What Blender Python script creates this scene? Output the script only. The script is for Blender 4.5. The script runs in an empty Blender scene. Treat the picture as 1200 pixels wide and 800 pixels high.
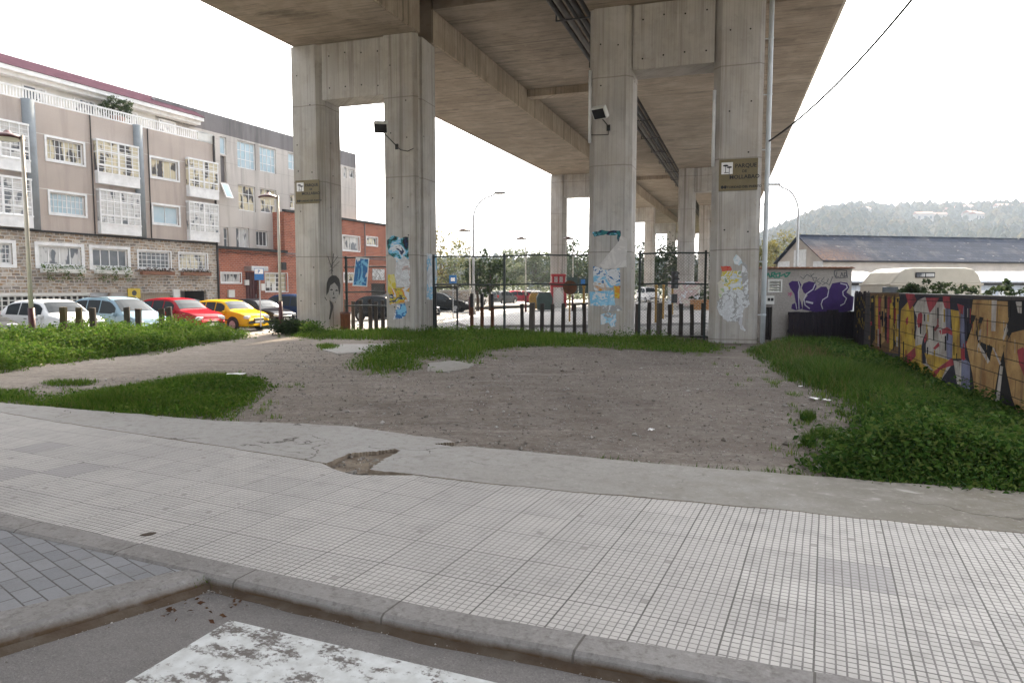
import bpy, math, random
import numpy as np
from mathutils import Vector, noise as mnoise
R = math.radians
random.seed(7)
rng = np.random.default_rng(7)
sc = bpy.context.scene
COL = sc.collection

# ------------------------------------------------------------------ camera, sky, sun, exposure
CAM_H = 1.65
PITCH = 4.43
cam = bpy.data.cameras.new('camera')
cam.lens = 24.0
cam.sensor_width = 36.0
cam.clip_end = 6000
cam.clip_start = 0.05
camo = bpy.data.objects.new('camera', cam)
COL.objects.link(camo)
camo.location = (0, 0, CAM_H)
camo.rotation_euler = (R(90 - PITCH), 0, 0)
sc.camera = camo

SUN_AZ, SUN_EL = 8.5, 37.0          # azimuth clockwise from +Y
w = bpy.data.worlds.new('World')
sc.world = w
w.use_nodes = True
nt = w.node_tree
nt.nodes.clear()
sky = nt.nodes.new('ShaderNodeTexSky')
sky.sky_type = 'NISHITA'
sky.sun_disc = False
sky.sun_elevation = R(SUN_EL)
sky.sun_rotation = R(SUN_AZ)
sky.air_density = 1.0
sky.dust_density = 6.0
sky.ozone_density = 1.0
hs = nt.nodes.new('ShaderNodeHueSaturation')
hs.inputs['Saturation'].default_value = 0.22
bg = nt.nodes.new('ShaderNodeBackground')
bg.inputs['Strength'].default_value = 0.15
wo = nt.nodes.new('ShaderNodeOutputWorld')
nt.links.new(sky.outputs[0], hs.inputs['Color'])
nt.links.new(hs.outputs[0], bg.inputs['Color'])
nt.links.new(bg.outputs[0], wo.inputs['Surface'])

sl = bpy.data.lights.new('sun', 'SUN')
sl.energy = 4.0
sl.angle = R(2.5)
sl.color = (1.0, 0.84, 0.62)
so = bpy.data.objects.new('sun', sl)
COL.objects.link(so)
sdir = Vector((math.sin(R(SUN_AZ)) * math.cos(R(SUN_EL)), math.cos(R(SUN_AZ)) * math.cos(R(SUN_EL)), math.sin(R(SUN_EL))))
so.rotation_euler = sdir.to_track_quat('Z', 'Y').to_euler()
so.location = (0, 0, 60)

sc.view_settings.view_transform = 'Standard'
sc.view_settings.look = 'None'
sc.view_settings.exposure = 2.2
sc.view_settings.gamma = 1.0
sc.view_settings.use_curve_mapping = False
sc.render.engine = 'CYCLES'
sc.cycles.use_denoising = True
sc.cycles.max_bounces = 7
sc.cycles.diffuse_bounces = 4
sc.cycles.glossy_bounces = 3
sc.cycles.volume_bounces = 0
sc.cycles.transparent_max_bounces = 8

# ------------------------------------------------------------------ geometry of the view
TH = R(PITCH)
def ray(u, v):
    a = (u - 600) / 800.0
    c = (400 - v) / 800.0
    return (a, math.cos(TH) + math.sin(TH) * c, -math.sin(TH) + math.cos(TH) * c)
def G(u, v, z=0.0):
    r = ray(u, v)
    t = (z - CAM_H) / r[2]
    return (r[0] * t, r[1] * t)
class Frame:
    """A plan frame: origin o, local x axis at ang degrees from world +X, local y a quarter turn on."""
    def __init__(s, o, ang):
        s.o = o; s.ang = ang
        s.X = (math.cos(R(ang)), math.sin(R(ang)))
        s.Y = (-s.X[1], s.X[0])
    def at(s, u, v, y=0.0):
        r = ray(u, v)
        oy = s.o[0] * s.Y[0] + s.o[1] * s.Y[1] + y
        t = oy / (r[0] * s.Y[0] + r[1] * s.Y[1])
        p = (r[0] * t - s.o[0], r[1] * t - s.o[1])
        return (p[0] * s.X[0] + p[1] * s.X[1], CAM_H + r[2] * t)
    def loc(s, x, y):
        dx, dy = x - s.o[0], y - s.o[1]
        return (dx * s.X[0] + dy * s.X[1], dx * s.Y[0] + dy * s.Y[1])
    def wor(s, x, y):
        return (s.o[0] + x * s.X[0] + y * s.Y[0], s.o[1] + x * s.X[1] + y * s.Y[1])
    def root(s, name, label, cat, group=None, z=0.0):
        return thing(name, label, cat, (s.o[0], s.o[1], z), R(s.ang), group)
ST = Frame((0, 0), -24.7)             # street: x along the kerb, y across it
BR = Frame((0, 24.5), -17.8)          # bridge: x across the decks, y along them
FA = Frame((-18.9, 43.5), 65.3)       # facades on the left: x along, y into the buildings
WA = Frame((6.8, 9.1), -107.8)        # painted wall on the right: x towards the street, y behind it
HU = Frame((8.9, 23.7), -4.0)         # rendered hut

# ------------------------------------------------------------------ object helpers
def thing(name, label, cat, loc=(0, 0, 0), rz=0.0, group=None):
    o = bpy.data.objects.new(name, None)
    COL.objects.link(o)
    o.empty_display_size = 0.3
    o.location = loc
    o.rotation_euler = (0, 0, rz)
    return tag(o, label, cat, group)
def tag(o, label, cat, group=None, kind=None):
    if label: o['label'] = label
    if cat: o['category'] = cat
    if group: o['group'] = group
    if kind: o['kind'] = kind
    return o
def structure(o):
    o['kind'] = 'structure'
    return o
def stuff(o, label=None, cat=None):
    o['kind'] = 'stuff'
    if label: o['label'] = label
    if cat: o['category'] = cat
    return o
def dup(root, loc, rz=None, label=None, group=None, scale=None):
    r = root.copy(); COL.objects.link(r); r.location = loc
    if rz is not None: r.rotation_euler = (0, 0, rz)
    if scale is not None: r.scale = (scale,) * 3
    if label: r['label'] = label
    if group: r['group'] = group
    for ch in list(root.children):
        c = ch.copy(); COL.objects.link(c); c.parent = r
        for g in list(ch.children):
            d = g.copy(); COL.objects.link(d); d.parent = c
    return r

class MB:
    def __init__(s): s.v = []; s.f = []; s.m = []
    def add(s, vs, fs, mi=0):
        b = len(s.v)
        s.v.extend(tuple(p) for p in vs)
        for f in fs:
            s.f.append(tuple(b + i for i in f)); s.m.append(mi)
        return s
    def box(s, x0, x1, y0, y1, z0, z1, mi=0):
        v = [(x, y, z) for z in (z0, z1) for y in (y0, y1) for x in (x0, x1)]
        return s.add(v, [(0, 2, 3, 1), (4, 5, 7, 6), (0, 1, 5, 4), (2, 6, 7, 3), (0, 4, 6, 2), (1, 3, 7, 5)], mi)
    def obox(s, c, size, rz=0.0, tilt=0.0, mi=0):
        """box centred at c, turned by rz about z after a tilt about local x"""
        cz, sz, ct, st_ = math.cos(rz), math.sin(rz), math.cos(tilt), math.sin(tilt)
        v = []
        for z in (-.5, .5):
            for y in (-.5, .5):
                for x in (-.5, .5):
                    X, Y, Z = x * size[0], y * size[1], z * size[2]
                    Y, Z = Y * ct - Z * st_, Y * st_ + Z * ct
                    v.append((c[0] + X * cz - Y * sz, c[1] + X * sz + Y * cz, c[2] + Z))
        return s.add(v, [(0, 2, 3, 1), (4, 5, 7, 6), (0, 1, 5, 4), (2, 6, 7, 3), (0, 4, 6, 2), (1, 3, 7, 5)], mi)
    def quad(s, a, b, c, d, mi=0): return s.add([a, b, c, d], [(0, 1, 2, 3)], mi)
    def prism(s, pts, fn, d0, d1, mi=0):
        """polygon pts extruded: fn(p, d) -> 3D"""
        n = len(pts)
        v = [fn(p, d0) for p in pts] + [fn(p, d1) for p in pts]
        fs = [tuple(range(n))[::-1], tuple(range(n, 2 * n))] + [(i, (i + 1) % n, n + (i + 1) % n, n + i) for i in range(n)]
        return s.add(v, fs, mi)
    def tube(s, pts, r, n=8, mi=0, caps=True):
        pts = [Vector(p) for p in pts]
        rr = r if hasattr(r, '__len__') else [r] * len(pts)
        vs, fs = [], []
        prev = None
        for i, p in enumerate(pts):
            d = (pts[min(i + 1, len(pts) - 1)] - pts[max(i - 1, 0)]).normalized()
            if prev is None:
                a = Vector((0, 0, 1)) if abs(d.z) < .9 else Vector((1, 0, 0))
                x = d.cross(a).normalized()
            else:
                x = (prev - d * prev.dot(d)).normalized()
            prev = x
            y = d.cross(x)
            for k in range(n):
                t = 2 * math.pi * k / n
                vs.append(p + (x * math.cos(t) + y * math.sin(t)) * rr[i])
        for i in range(len(pts) - 1):
            for k in range(n):
                fs.append((i * n + k, i * n + (k + 1) % n, (i + 1) * n + (k + 1) % n, (i + 1) * n + k))
        if caps:
            fs.append(tuple(range(n))[::-1]); fs.append(tuple(range((len(pts) - 1) * n, len(pts) * n)))
        return s.add(vs, fs, mi)
    def lathe(s, prof, c=(0, 0, 0), n=16, mi=0):
        vs = []; fs = []
        for (r, z) in prof:
            for k in range(n):
                t = 2 * math.pi * k / n
                vs.append((c[0] + r * math.cos(t), c[1] + r * math.sin(t), c[2] + z))
        for i in range(len(prof) - 1):
            for k in range(n):
                fs.append((i * n + k, i * n + (k + 1) % n, (i + 1) * n + (k + 1) % n, (i + 1) * n + k))
        return s.add(vs, fs, mi)
    def disc(s, c, r, axis='y', n=18, depth=.02, mi=0):
        def fn(p, d):
            if axis == 'y': return (c[0] + p[0], c[1] + d, c[2] + p[1])
            if axis == 'x': return (c[0] + d, c[1] + p[0], c[2] + p[1])
            return (c[0] + p[0], c[1] + p[1], c[2] + d)
        pts = [(r * math.cos(2 * math.pi * k / n), r * math.sin(2 * math.pi * k / n)) for k in range(n)]
        return s.prism(pts, fn, -depth / 2, depth / 2, mi)
    def build(s, name, mats, parent=None, smooth=False, bevel=0.0, loc=None):
        me = bpy.data.meshes.new(name)
        me.from_pydata(s.v, [], s.f)
        if not isinstance(mats, (list, tuple)): mats = [mats]
        for m in mats: me.materials.append(m)
        if len(mats) > 1: me.polygons.foreach_set('material_index', s.m)
        if smooth: me.polygons.foreach_set('use_smooth', [True] * len(me.polygons))
        me.update()
        o = bpy.data.objects.new(name, me)
        COL.objects.link(o)
        if parent is not None: o.parent = parent
        if loc is not None: o.location = loc
        if bevel:
            b = o.modifiers.new('bevel', 'BEVEL'); b.width = bevel; b.segments = 2; b.limit_method = 'ANGLE'
        return o

def fast_mesh(name, V, F, mats, parent=None, smooth=False, mi=None):
    """V (n,3), F (m,k) numpy"""
    me = bpy.data.meshes.new(name)
    n, (m, k) = len(V), F.shape
    me.vertices.add(n); me.vertices.foreach_set('co', np.asarray(V, np.float32).ravel())
    me.loops.add(m * k); me.loops.foreach_set('vertex_index', F.astype(np.int32).ravel())
    me.polygons.add(m)
    me.polygons.foreach_set('loop_start', np.arange(0, m * k, k, dtype=np.int32))
    me.polygons.foreach_set('loop_total', np.full(m, k, np.int32))
    if not isinstance(mats, (list, tuple)): mats = [mats]
    for q in mats: me.materials.append(q)
    if mi is not None: me.polygons.foreach_set('material_index', np.asarray(mi, np.int32))
    me.polygons.foreach_set('use_smooth', np.full(m, smooth, bool))
    me.update(calc_edges=True); me.validate()
    o = bpy.data.objects.new(name, me); COL.objects.link(o)
    if parent is not None: o.parent = parent
    return o

# ------------------------------------------------------------------ material helpers
class NT:
    def __init__(s, name):
        s.m = bpy.data.materials.new(name); s.m.use_nodes = True
        s.t = s.m.node_tree; s.t.nodes.clear()
        s.out = s.t.nodes.new('ShaderNodeOutputMaterial')
        s.bsdf = s.t.nodes.new('ShaderNodeBsdfPrincipled')
        s.t.links.new(s.bsdf.outputs[0], s.out.inputs['Surface'])
        s.tc = s.t.nodes.new('ShaderNodeTexCoord')
    def n(s, typ, ins=None, **props):
        nd = s.t.nodes.new(typ)
        for k, v in props.items(): setattr(nd, k, v)
        if ins:
            for k, v in ins.items(): s.set(nd.inputs[k], v)
        return nd
    def set(s, sock, v):
        if isinstance(v, bpy.types.NodeSocket): s.t.links.new(v, sock)
        elif isinstance(v, bpy.types.Node): s.t.links.new(v.outputs[0], sock)
        else:
            if sock.type == 'RGBA' and len(v) == 3: v = (*v, 1)
            sock.default_value = v
    def math(s, op, a, b=None, c=None):
        nd = s.t.nodes.new('ShaderNodeMath'); nd.operation = op
        s.set(nd.inputs[0], a)
        if b is not None: s.set(nd.inputs[1], b)
        if c is not None: s.set(nd.inputs[2], c)
        return nd.outputs[0]
    def mix(s, f, a, b, mode='MIX'):
        nd = s.t.nodes.new('ShaderNodeMix'); nd.data_type = 'RGBA'; nd.blend_type = mode
        s.set(nd.inputs[0], f); s.set(nd.inputs[6], a); s.set(nd.inputs[7], b)
        return nd.outputs[2]
    def noise(s, scale, detail=6, rough=.55, vec=None, dist=0.0):
        nd = s.n('ShaderNodeTexNoise', {'Scale': scale, 'Detail': detail, 'Roughness': rough, 'Distortion': dist})
        s.set(nd.inputs['Vector'], vec if vec is not None else s.tc.outputs['Object'])
        return nd.outputs['Fac']
    def ramp(s, f, a, b, lo=0.0, hi=1.0):
        nd = s.n('ShaderNodeMapRange', {'From Min': a, 'From Max': b, 'To Min': lo, 'To Max': hi})
        s.set(nd.inputs['Value'], f)
        return nd.outputs[0]
    def cramp(s, f, stops, interp='LINEAR'):
        nd = s.t.nodes.new('ShaderNodeValToRGB'); nd.color_ramp.interpolation = interp
        e = nd.color_ramp.elements
        while len(e) < len(stops): e.new(.5)
        for i, (p, c) in enumerate(stops):
            e[i].position = p; e[i].color = (*c, 1)
        s.set(nd.inputs[0], f)
        return nd.outputs[0]
    def mapping(s, scale=(1, 1, 1), rot=(0, 0, 0), loc=(0, 0, 0), vec=None):
        nd = s.n('ShaderNodeMapping', {'Scale': scale, 'Rotation': rot, 'Location': loc})
        s.set(nd.inputs['Vector'], vec if vec is not None else s.tc.outputs['Object'])
        return nd.outputs[0]
    def xyz(s, vec=None):
        nd = s.n('ShaderNodeSeparateXYZ'); s.set(nd.inputs[0], vec if vec is not None else s.tc.outputs['Object'])
        return nd.outputs[0], nd.outputs[1], nd.outputs[2]
    def comb(s, x, y, z):
        nd = s.n('ShaderNodeCombineXYZ'); s.set(nd.inputs[0], x); s.set(nd.inputs[1], y); s.set(nd.inputs[2], z)
        return nd.outputs[0]
    def done(s, col, rough=.8, bump=None, bstr=.3, bdist=.01, metal=0.0, spec=.4):
        s.set(s.bsdf.inputs['Base Color'], col)
        s.set(s.bsdf.inputs['Roughness'], rough)
        s.bsdf.inputs['Metallic'].default_value = metal
        s.bsdf.inputs['Specular IOR Level'].default_value = spec
        if bump is not None:
            b = s.n('ShaderNodeBump', {'Strength': bstr, 'Distance': bdist, 'Height': bump})
            s.t.links.new(b.outputs[0], s.bsdf.inputs['Normal'])
        return s.m

def pm(name, col, col2=None, scale=6.0, rough=.75, metal=0.0, spec=.4, bump=0.0, bscale=60, lo=.35, hi=.65):
    t = NT(name)
    if col2 is None: col2 = tuple(c * .72 for c in col)
    f = t.ramp(t.noise(scale, 8, .6), lo, hi)
    c = t.mix(f, col, col2)
    return t.done(c, rough, t.noise(bscale, 4) if bump else None, bump, .01, metal, spec)

def concrete(name, base, warm, dark, boards='x', lifts=2.9, streak=.6):
    t = NT(name)
    x, y, z = t.xyz()
    h = t.math('ADD', x, y)
    if boards == 'x':
        vec = t.comb(t.math('MULTIPLY', h, 9.0), t.math('MULTIPLY', z, .22), t.math('MULTIPLY', y, 2.0))
    else:
        vec = t.comb(t.math('MULTIPLY', x, .5), t.math('MULTIPLY', y, 7.0), z)
    st = t.noise(1.0, 5, .6, vec)
    big = t.noise(.45, 6, .6)
    c = t.mix(t.ramp(big, .38, .62), base, warm)
    c = t.mix(t.ramp(st, .5, .78, 0, streak), c, dark)
    spots = t.noise(3.0, 8, .7)
    c = t.mix(t.ramp(spots, .56, .74, 0, .5), c, dark)
    fine = t.noise(60, 4, .6)
    c = t.mix(t.ramp(fine, .3, .7, 0, .25), c, tuple(q * 1.25 for q in base))
    pat = t.noise(1.4, 4, .5, t.mapping((1, 1, .8), loc=(3, 8, 2)))
    c = t.mix(t.ramp(pat, .52, .58, 0, .28), c, tuple(q * .62 for q in base)); c = t.mix(t.ramp(pat, .44, .38, 0, .22), c, tuple(min(1, q * 1.3) for q in base))
    ro = t.noise(1.0, 5, .6, t.comb(t.math('MULTIPLY', h, 3.4), t.math('MULTIPLY', z, .06), 3.0)) if boards == 'x' else t.noise(.8, 7, .7, t.mapping((.5, 1.8, 1)))
    c = t.mix(t.ramp(ro, .55, .68, 0, .7), c, dark)
    # formwork board joints
    q = h if boards == 'x' else y
    fr = t.math('FRACT', t.math('DIVIDE', q, .16 if boards == 'x' else .20))
    ln = t.math('LESS_THAN', fr, .07)
    c = t.mix(t.math('MULTIPLY', ln, .28), c, dark)
    if lifts:
        zz = z if boards == 'x' else y
        wob = t.math('MULTIPLY', t.noise(1.2, 2), .05)
        fl = t.math('FRACT', t.math('DIVIDE', t.math('ADD', zz, wob), lifts))
        l2 = t.math('LESS_THAN', fl, .014)
        c = t.mix(t.math('MULTIPLY', l2, .55), c, dark)
        # each lift a slightly different pour
        wn = t.n('ShaderNodeTexWhiteNoise', noise_dimensions='1D')
        t.set(wn.inputs['W'], t.math('FLOOR', t.math('DIVIDE', t.math('ADD', zz, wob), lifts)))
        c = t.mix(t.math('MULTIPLY', wn.outputs[0], .25), c, warm)
    hgt = t.math('ADD', t.math('MULTIPLY', fine, .5), t.math('SUBTRACT', st, t.math('MULTIPLY', ln, .6)))
    return t.done(c, .9, hgt, .35, .01, spec=.25)

M = {}
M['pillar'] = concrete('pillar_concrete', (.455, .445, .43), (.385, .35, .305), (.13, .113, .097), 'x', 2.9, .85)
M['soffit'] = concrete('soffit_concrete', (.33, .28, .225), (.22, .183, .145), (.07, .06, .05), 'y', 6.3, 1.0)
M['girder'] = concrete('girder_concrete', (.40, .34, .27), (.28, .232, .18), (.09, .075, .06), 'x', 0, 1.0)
M['hole'] = pm('tie_hole_dark', (.015, .014, .013))
M['dark'] = pm('dark_void', (.02, .02, .022))
M['black'] = pm('black_paint', (.018, .018, .02), rough=.5)
M['blackpipe'] = pm('dark_pipe', (.035, .03, .028), (.012, .011, .01), 2.0, .6)
M['rubber'] = pm('rubber', (.02, .02, .02), rough=.85)
M['alu'] = pm('aluminium', (.5, .51, .53), (.38, .39, .40), 3, .45, .8)
M['pvc'] = pm('drain_grey', (.58, .62, .65), (.46, .50, .53), 2, .6, spec=.2)
M['flue'] = pm('flue_grey', (.24, .265, .285), (.19, .21, .225), 1.5, .9, spec=.05)
M['white'] = pm('white_paint', (.76, .77, .78), (.62, .63, .64), 3, .55)
M['offwhite'] = pm('offwhite_wall', (.66, .66, .64), (.55, .55, .52), 1.5, .8)
M['maroon'] = pm('maroon_paint', (.085, .018, .022), (.05, .012, .014), 5, .5)
M['green_mesh'] = pm('fence_green_black', (.045, .056, .053), (.028, .036, .034), 4, .6)
M['wood'] = None

# ------------------------------------------------------------------ SETTING: ground, street, plot
def smooth01(x): 
    x = max(0.0, min(1.0, x)); return x * x * (3 - 2 * x)
def inpoly(px, py, poly):
    px = np.asarray(px); py = np.asarray(py)
    r = np.zeros(px.shape, bool); n = len(poly); j = n - 1
    for i in range(n):
        xi, yi = poly[i]; xj, yj = poly[j]
        if yi != yj:
            c = ((yi > py) != (yj > py)) & (px < (xj - xi) * (py - yi) / (yj - yi) + xi)
            r ^= c
        j = i
    return r
def polydist(px, py, poly):
    d = np.full(np.shape(px), 1e9)
    n = len(poly)
    for i in range(n):
        ax, ay = poly[i]; bx, by = poly[(i + 1) % n]
        ex, ey = bx - ax, by - ay
        L = ex * ex + ey * ey + 1e-9
        t = np.clip(((px - ax) * ex + (py - ay) * ey) / L, 0, 1)
        d = np.minimum(d, np.hypot(px - ax - t * ex, py - ay - t * ey))
    return d
GP = lambda l, z=0.0: [G(u, v, z) for u, v in l]
BANK = GP([(-120, 452), (0, 437), (60, 425), (130, 418), (190, 412), (240, 402), (285, 397), (292, 389)]) + [(-9.9, 23.6), (-12.2, 22.6), (-15, 20.8), (-20, 19)]
PATCH = GP([(0, 457), (40, 459), (63, 465), (80, 460), (147, 452), (200, 443), (255, 438), (290, 437), (312, 444), (320, 453), (300, 470), (278, 484), (250, 491), (180, 487), (100, 481), (0, 471), (-80, 468), (-80, 456)])
TUFT1 = GP([(45, 447), (80, 445), (118, 445), (110, 450), (60, 452)])
CENTRE = GP([(395, 430), (448, 439), (501, 431), (500, 420), (514, 419), (562, 425), (580, 411), (617, 406), (700, 407), (800, 410), (840, 410), (862, 404), (842, 394), (800, 394), (690, 392), (600, 387), (536, 386), (440, 386), (345, 389), (335, 394), (360, 397), (430, 398), (488, 399), (440, 406), (415, 415)])
TUFT2 = GP([(367, 404), (385, 401), (402, 404), (396, 408), (375, 409)])
RIGHTG = GP([(868, 408), (885, 415), (900, 427), (915, 438), (933, 450), (950, 457), (965, 466), (977, 474), (984, 490), (1005, 500), (1013, 513), (990, 527), (962, 540), (948, 553), (1000, 559), (1067, 566), (1120, 571)]) + [(4.9, 5.3), (5.75, 6.0), (8.3, 13.5), (10.6, 20.7), (11.6, 23.0), (8.4, 22.2)]
TUFT3 = [GP(p) for p in ([(935, 487), (946, 483), (958, 487), (948, 491)], [(945, 504), (965, 498), (983, 505), (980, 513), (955, 510)], [(936, 516), (945, 511), (958, 515), (950, 521)])]

def plot_h(x, y):
    n1 = mnoise.noise((x * .35, y * .35, 1.3)); n2 = mnoise.noise((x * 1.7, y * 1.7, 4.0)); n3 = mnoise.noise((x * 6, y * 6, 2.0))
    h = -.035 + .035 * n1 + .014 * n2 + .006 * n3
    h -= .09 * smooth01((x - 1) / 7) * smooth01((y - 9) / 8)
    h -= .28 * smooth01((-19.4 - (x * .908 - y * .418)) / 2.6)
    return min(h, -.006) if y < 8.5 else h
MOUND_C = np.array(BANK)
def mound(x, y):
    inside = inpoly(np.array([x]), np.array([y]), BANK)[0]
    if not inside: return 0.0
    d = polydist(np.array([x]), np.array([y]), BANK)[0]
    return .22 * smooth01(d / 1.6)

# polylines in street coordinates
def curve(pts):
    xs, ys = zip(*pts)
    return lambda x: np.interp(x, xs, ys)
K_IN = curve([(-60, 2.7), (-5.5, 2.89), (-1.8, 2.93), (-1.0, 3.0), (.2, 3.13), (2, 3.36), (6, 3.95), (40, 9.0)])
K_OUT = curve([(-60, 2.5), (-5.15, 2.70), (-1.75, 2.75), (-1.3, 2.79), (-.33, 2.87), (1, 3.04), (6, 3.72), (40, 8.8)])
T_FAR = curve([(-60, 7.0), (-10, 5.36), (-8.6, 5.24), (-5.7, 5.13), (-4.3, 5.04), (-3.3, 5.04), (-2.4, 5.09), (-1, 5.28), (.34, 5.43), (1.26, 5.53), (6, 6.05), (40, 10.5)])
S_FAR = curve([(-60, 8.2), (-10.8, 5.79), (-6.9, 6.12), (-5.8, 6.42), (-5.1, 6.53), (-3.8, 6.40), (-3.25, 6.22), (-1.17, 6.35), (.26, 6.51), (1.5, 6.67), (6, 7.15), (40, 12)])

TS_DIP = curve([(-4.62, 9), (-4.6, 5.3), (-4.35, 5.06), (-4.1, 4.93), (-3.92, 4.86), (-3.74, 4.83), (-3.5, 4.94), (-3.3, 5.03), (-3.2, 5.3), (-3.18, 9)])
TS = lambda x: min(float(T_FAR(x)) + .25, float(TS_DIP(x)))
def strip_sheet(name, f0, f1, z, m, x0=-60.0, x1=40.0, skirt=0.0):
    xs = np.concatenate([np.linspace(x0, -14, 20, endpoint=False), np.arange(-14, 6, .1), np.linspace(6, x1, 20)])
    mb = MB(); V = []; Fc = []
    for x in xs:
        V += [(x, float(f0(x)), z), (x, float(f1(x)), z)]
        if skirt: V += [(x, float(f0(x)), z - skirt), (x, float(f1(x)), z - skirt)]
    s = 4 if skirt else 2
    for i in range(len(xs) - 1):
        a, b = i * s, (i + 1) * s
        Fc.append((a, b, b + 1, a + 1))
        if skirt: Fc += [(a + 2, b + 2, b, a), (a + 1, b + 1, b + 3, a + 3)]
    mb.add(V, Fc)
    o = mb.build(name, m); o.rotation_euler = (0, 0, R(ST.ang))
    return structure(o)

# --- materials of the ground
def m_tiles():
    t = NT('hydraulic_tiles')
    x, y, z = t.xyz()
    wob = t.math('MULTIPLY', t.math('SUBTRACT', t.noise(.8, 2), .5), .012)
    xx = t.math('ADD', x, wob); yy = t.math('ADD', y, wob)
    T = .40
    tx = t.math('DIVIDE', xx, T); ty = t.math('DIVIDE', t.math('SUBTRACT', yy, .12), T)
    # ground settles: rows of tiles shifted a few mm
    wr = t.n('ShaderNodeTexWhiteNoise', noise_dimensions='1D'); t.set(wr.inputs['W'], t.math('FLOOR', tx))
    ty = t.math('ADD', ty, t.math('MULTIPLY', wr.outputs[0], .035))
    ix = t.math('FLOOR', tx); iy = t.math('FLOOR', ty)
    wn = t.n('ShaderNodeTexWhiteNoise', noise_dimensions='2D'); t.set(wn.inputs['Vector'], t.comb(ix, iy, 0.0))
    rnd = wn.outputs[0]
    # repaired (newer, paler, wider grooved) tiles grow more common to the right
    zone = t.ramp(t.math('ADD', t.math('MULTIPLY', ix, T), t.math('MULTIPLY', iy, T * .35)), -.25, 1.5)
    zn = t.noise(.55, 2, .5, t.comb(ix, iy, 7.0))
    newer = t.math('GREATER_THAN', t.math('ADD', zone, t.math('MULTIPLY', t.math('SUBTRACT', zn, .5), 1.5)), .5)
    fx = t.math('FRACT', tx); fy = t.math('FRACT', ty)
    def edge(f, w):
        return t.math('MAXIMUM', t.math('LESS_THAN', f, w), t.math('GREATER_THAN', f, 1 - w if not isinstance(w, bpy.types.NodeSocket) else t.math('SUBTRACT', 1.0, w)))
    joint = t.math('MAXIMUM', edge(fx, .012), edge(fy, .012))
    cx = t.math('FRACT', t.math('MULTIPLY', fx, 9.0)); cy = t.math('FRACT', t.math('MULTIPLY', fy, 9.0))
    gw = t.math('ADD', .082, t.math('MULTIPLY', newer, .014))
    groove = t.math('MAXIMUM', edge(cx, gw), edge(cy, gw))
    big = t.noise(.7, 6, .6); mid = t.noise(5, 6, .6); fine = t.noise(90, 3)
    old = t.mix(t.ramp(big, .35, .65), (.57, .545, .515), (.45, .43, .41))
    new = t.mix(t.ramp(mid, .3, .7), (.57, .55, .52), (.475, .455, .43))
    base = t.mix(newer, old, new)
    base = t.mix(t.ramp(rnd, 0, 1, 0, .28), base, (.29, .28, .275))
    odd = t.math('GREATER_THAN', rnd, .982)
    base = t.mix(t.math('MULTIPLY', odd, .5), base, (.27, .26, .27))
    cid = t.n('ShaderNodeTexWhiteNoise', noise_dimensions='2D'); t.set(cid.inputs['Vector'], t.comb(t.math('FLOOR', t.math('MULTIPLY', tx, 9.0)), t.math('FLOOR', t.math('MULTIPLY', ty, 9.0)), 0.0))
    base = t.mix(t.math('MULTIPLY', cid.outputs[0], .16), base, (.30, .285, .265))
    base = t.mix(t.math('MULTIPLY', t.math('GREATER_THAN', cid.outputs[0], .9965), .55), base, (.16, .145, .13))
    stn = t.noise(1.7, 7, .7, t.mapping(loc=(4, 9, 0)))
    base = t.mix(t.ramp(stn, .56, .72, 0, .5), base, (.26, .245, .225))
    base = t.mix(t.ramp(mid, .52, .75, 0, .45), base, (.28, .265, .255))
    gcol = t.mix(newer, (.175, .165, .158), (.145, .135, .13))
    gstr = t.ramp(t.noise(2.5, 4), .25, .6, .7, 1.0)
    c = t.mix(t.math('MULTIPLY', groove, gstr), base, gcol)
    jf = t.math('MULTIPLY', joint, t.ramp(t.noise(1.1, 3), .3, .55, .55, 1.0))
    c = t.mix(jf, c, (.085, .078, .072))
    # chewing gum and small dark blots
    vo = t.n('ShaderNodeTexVoronoi', {'Scale': 2.3}); t.set(vo.inputs['Vector'], t.tc.outputs['Object'])
    blot = t.math('LESS_THAN', t.math('ADD', vo.outputs['Distance'], t.math('MULTIPLY', mid, .05)), .062)
    c = t.mix(t.math('MULTIPLY', blot, .5), c, (.10, .09, .085))
    c = t.mix(t.ramp(fine, .3, .75, 0, .18), c, (.62, .6, .58))
    hgt = t.math('SUBTRACT', t.math('ADD', t.math('MULTIPLY', rnd, .5), t.math('MULTIPLY', fine, .25)), t.math('MULTIPLY', t.math('MAXIMUM', groove, joint), .7))
    return t.done(c, .8, hgt, .5, .004, spec=.3)
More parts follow.
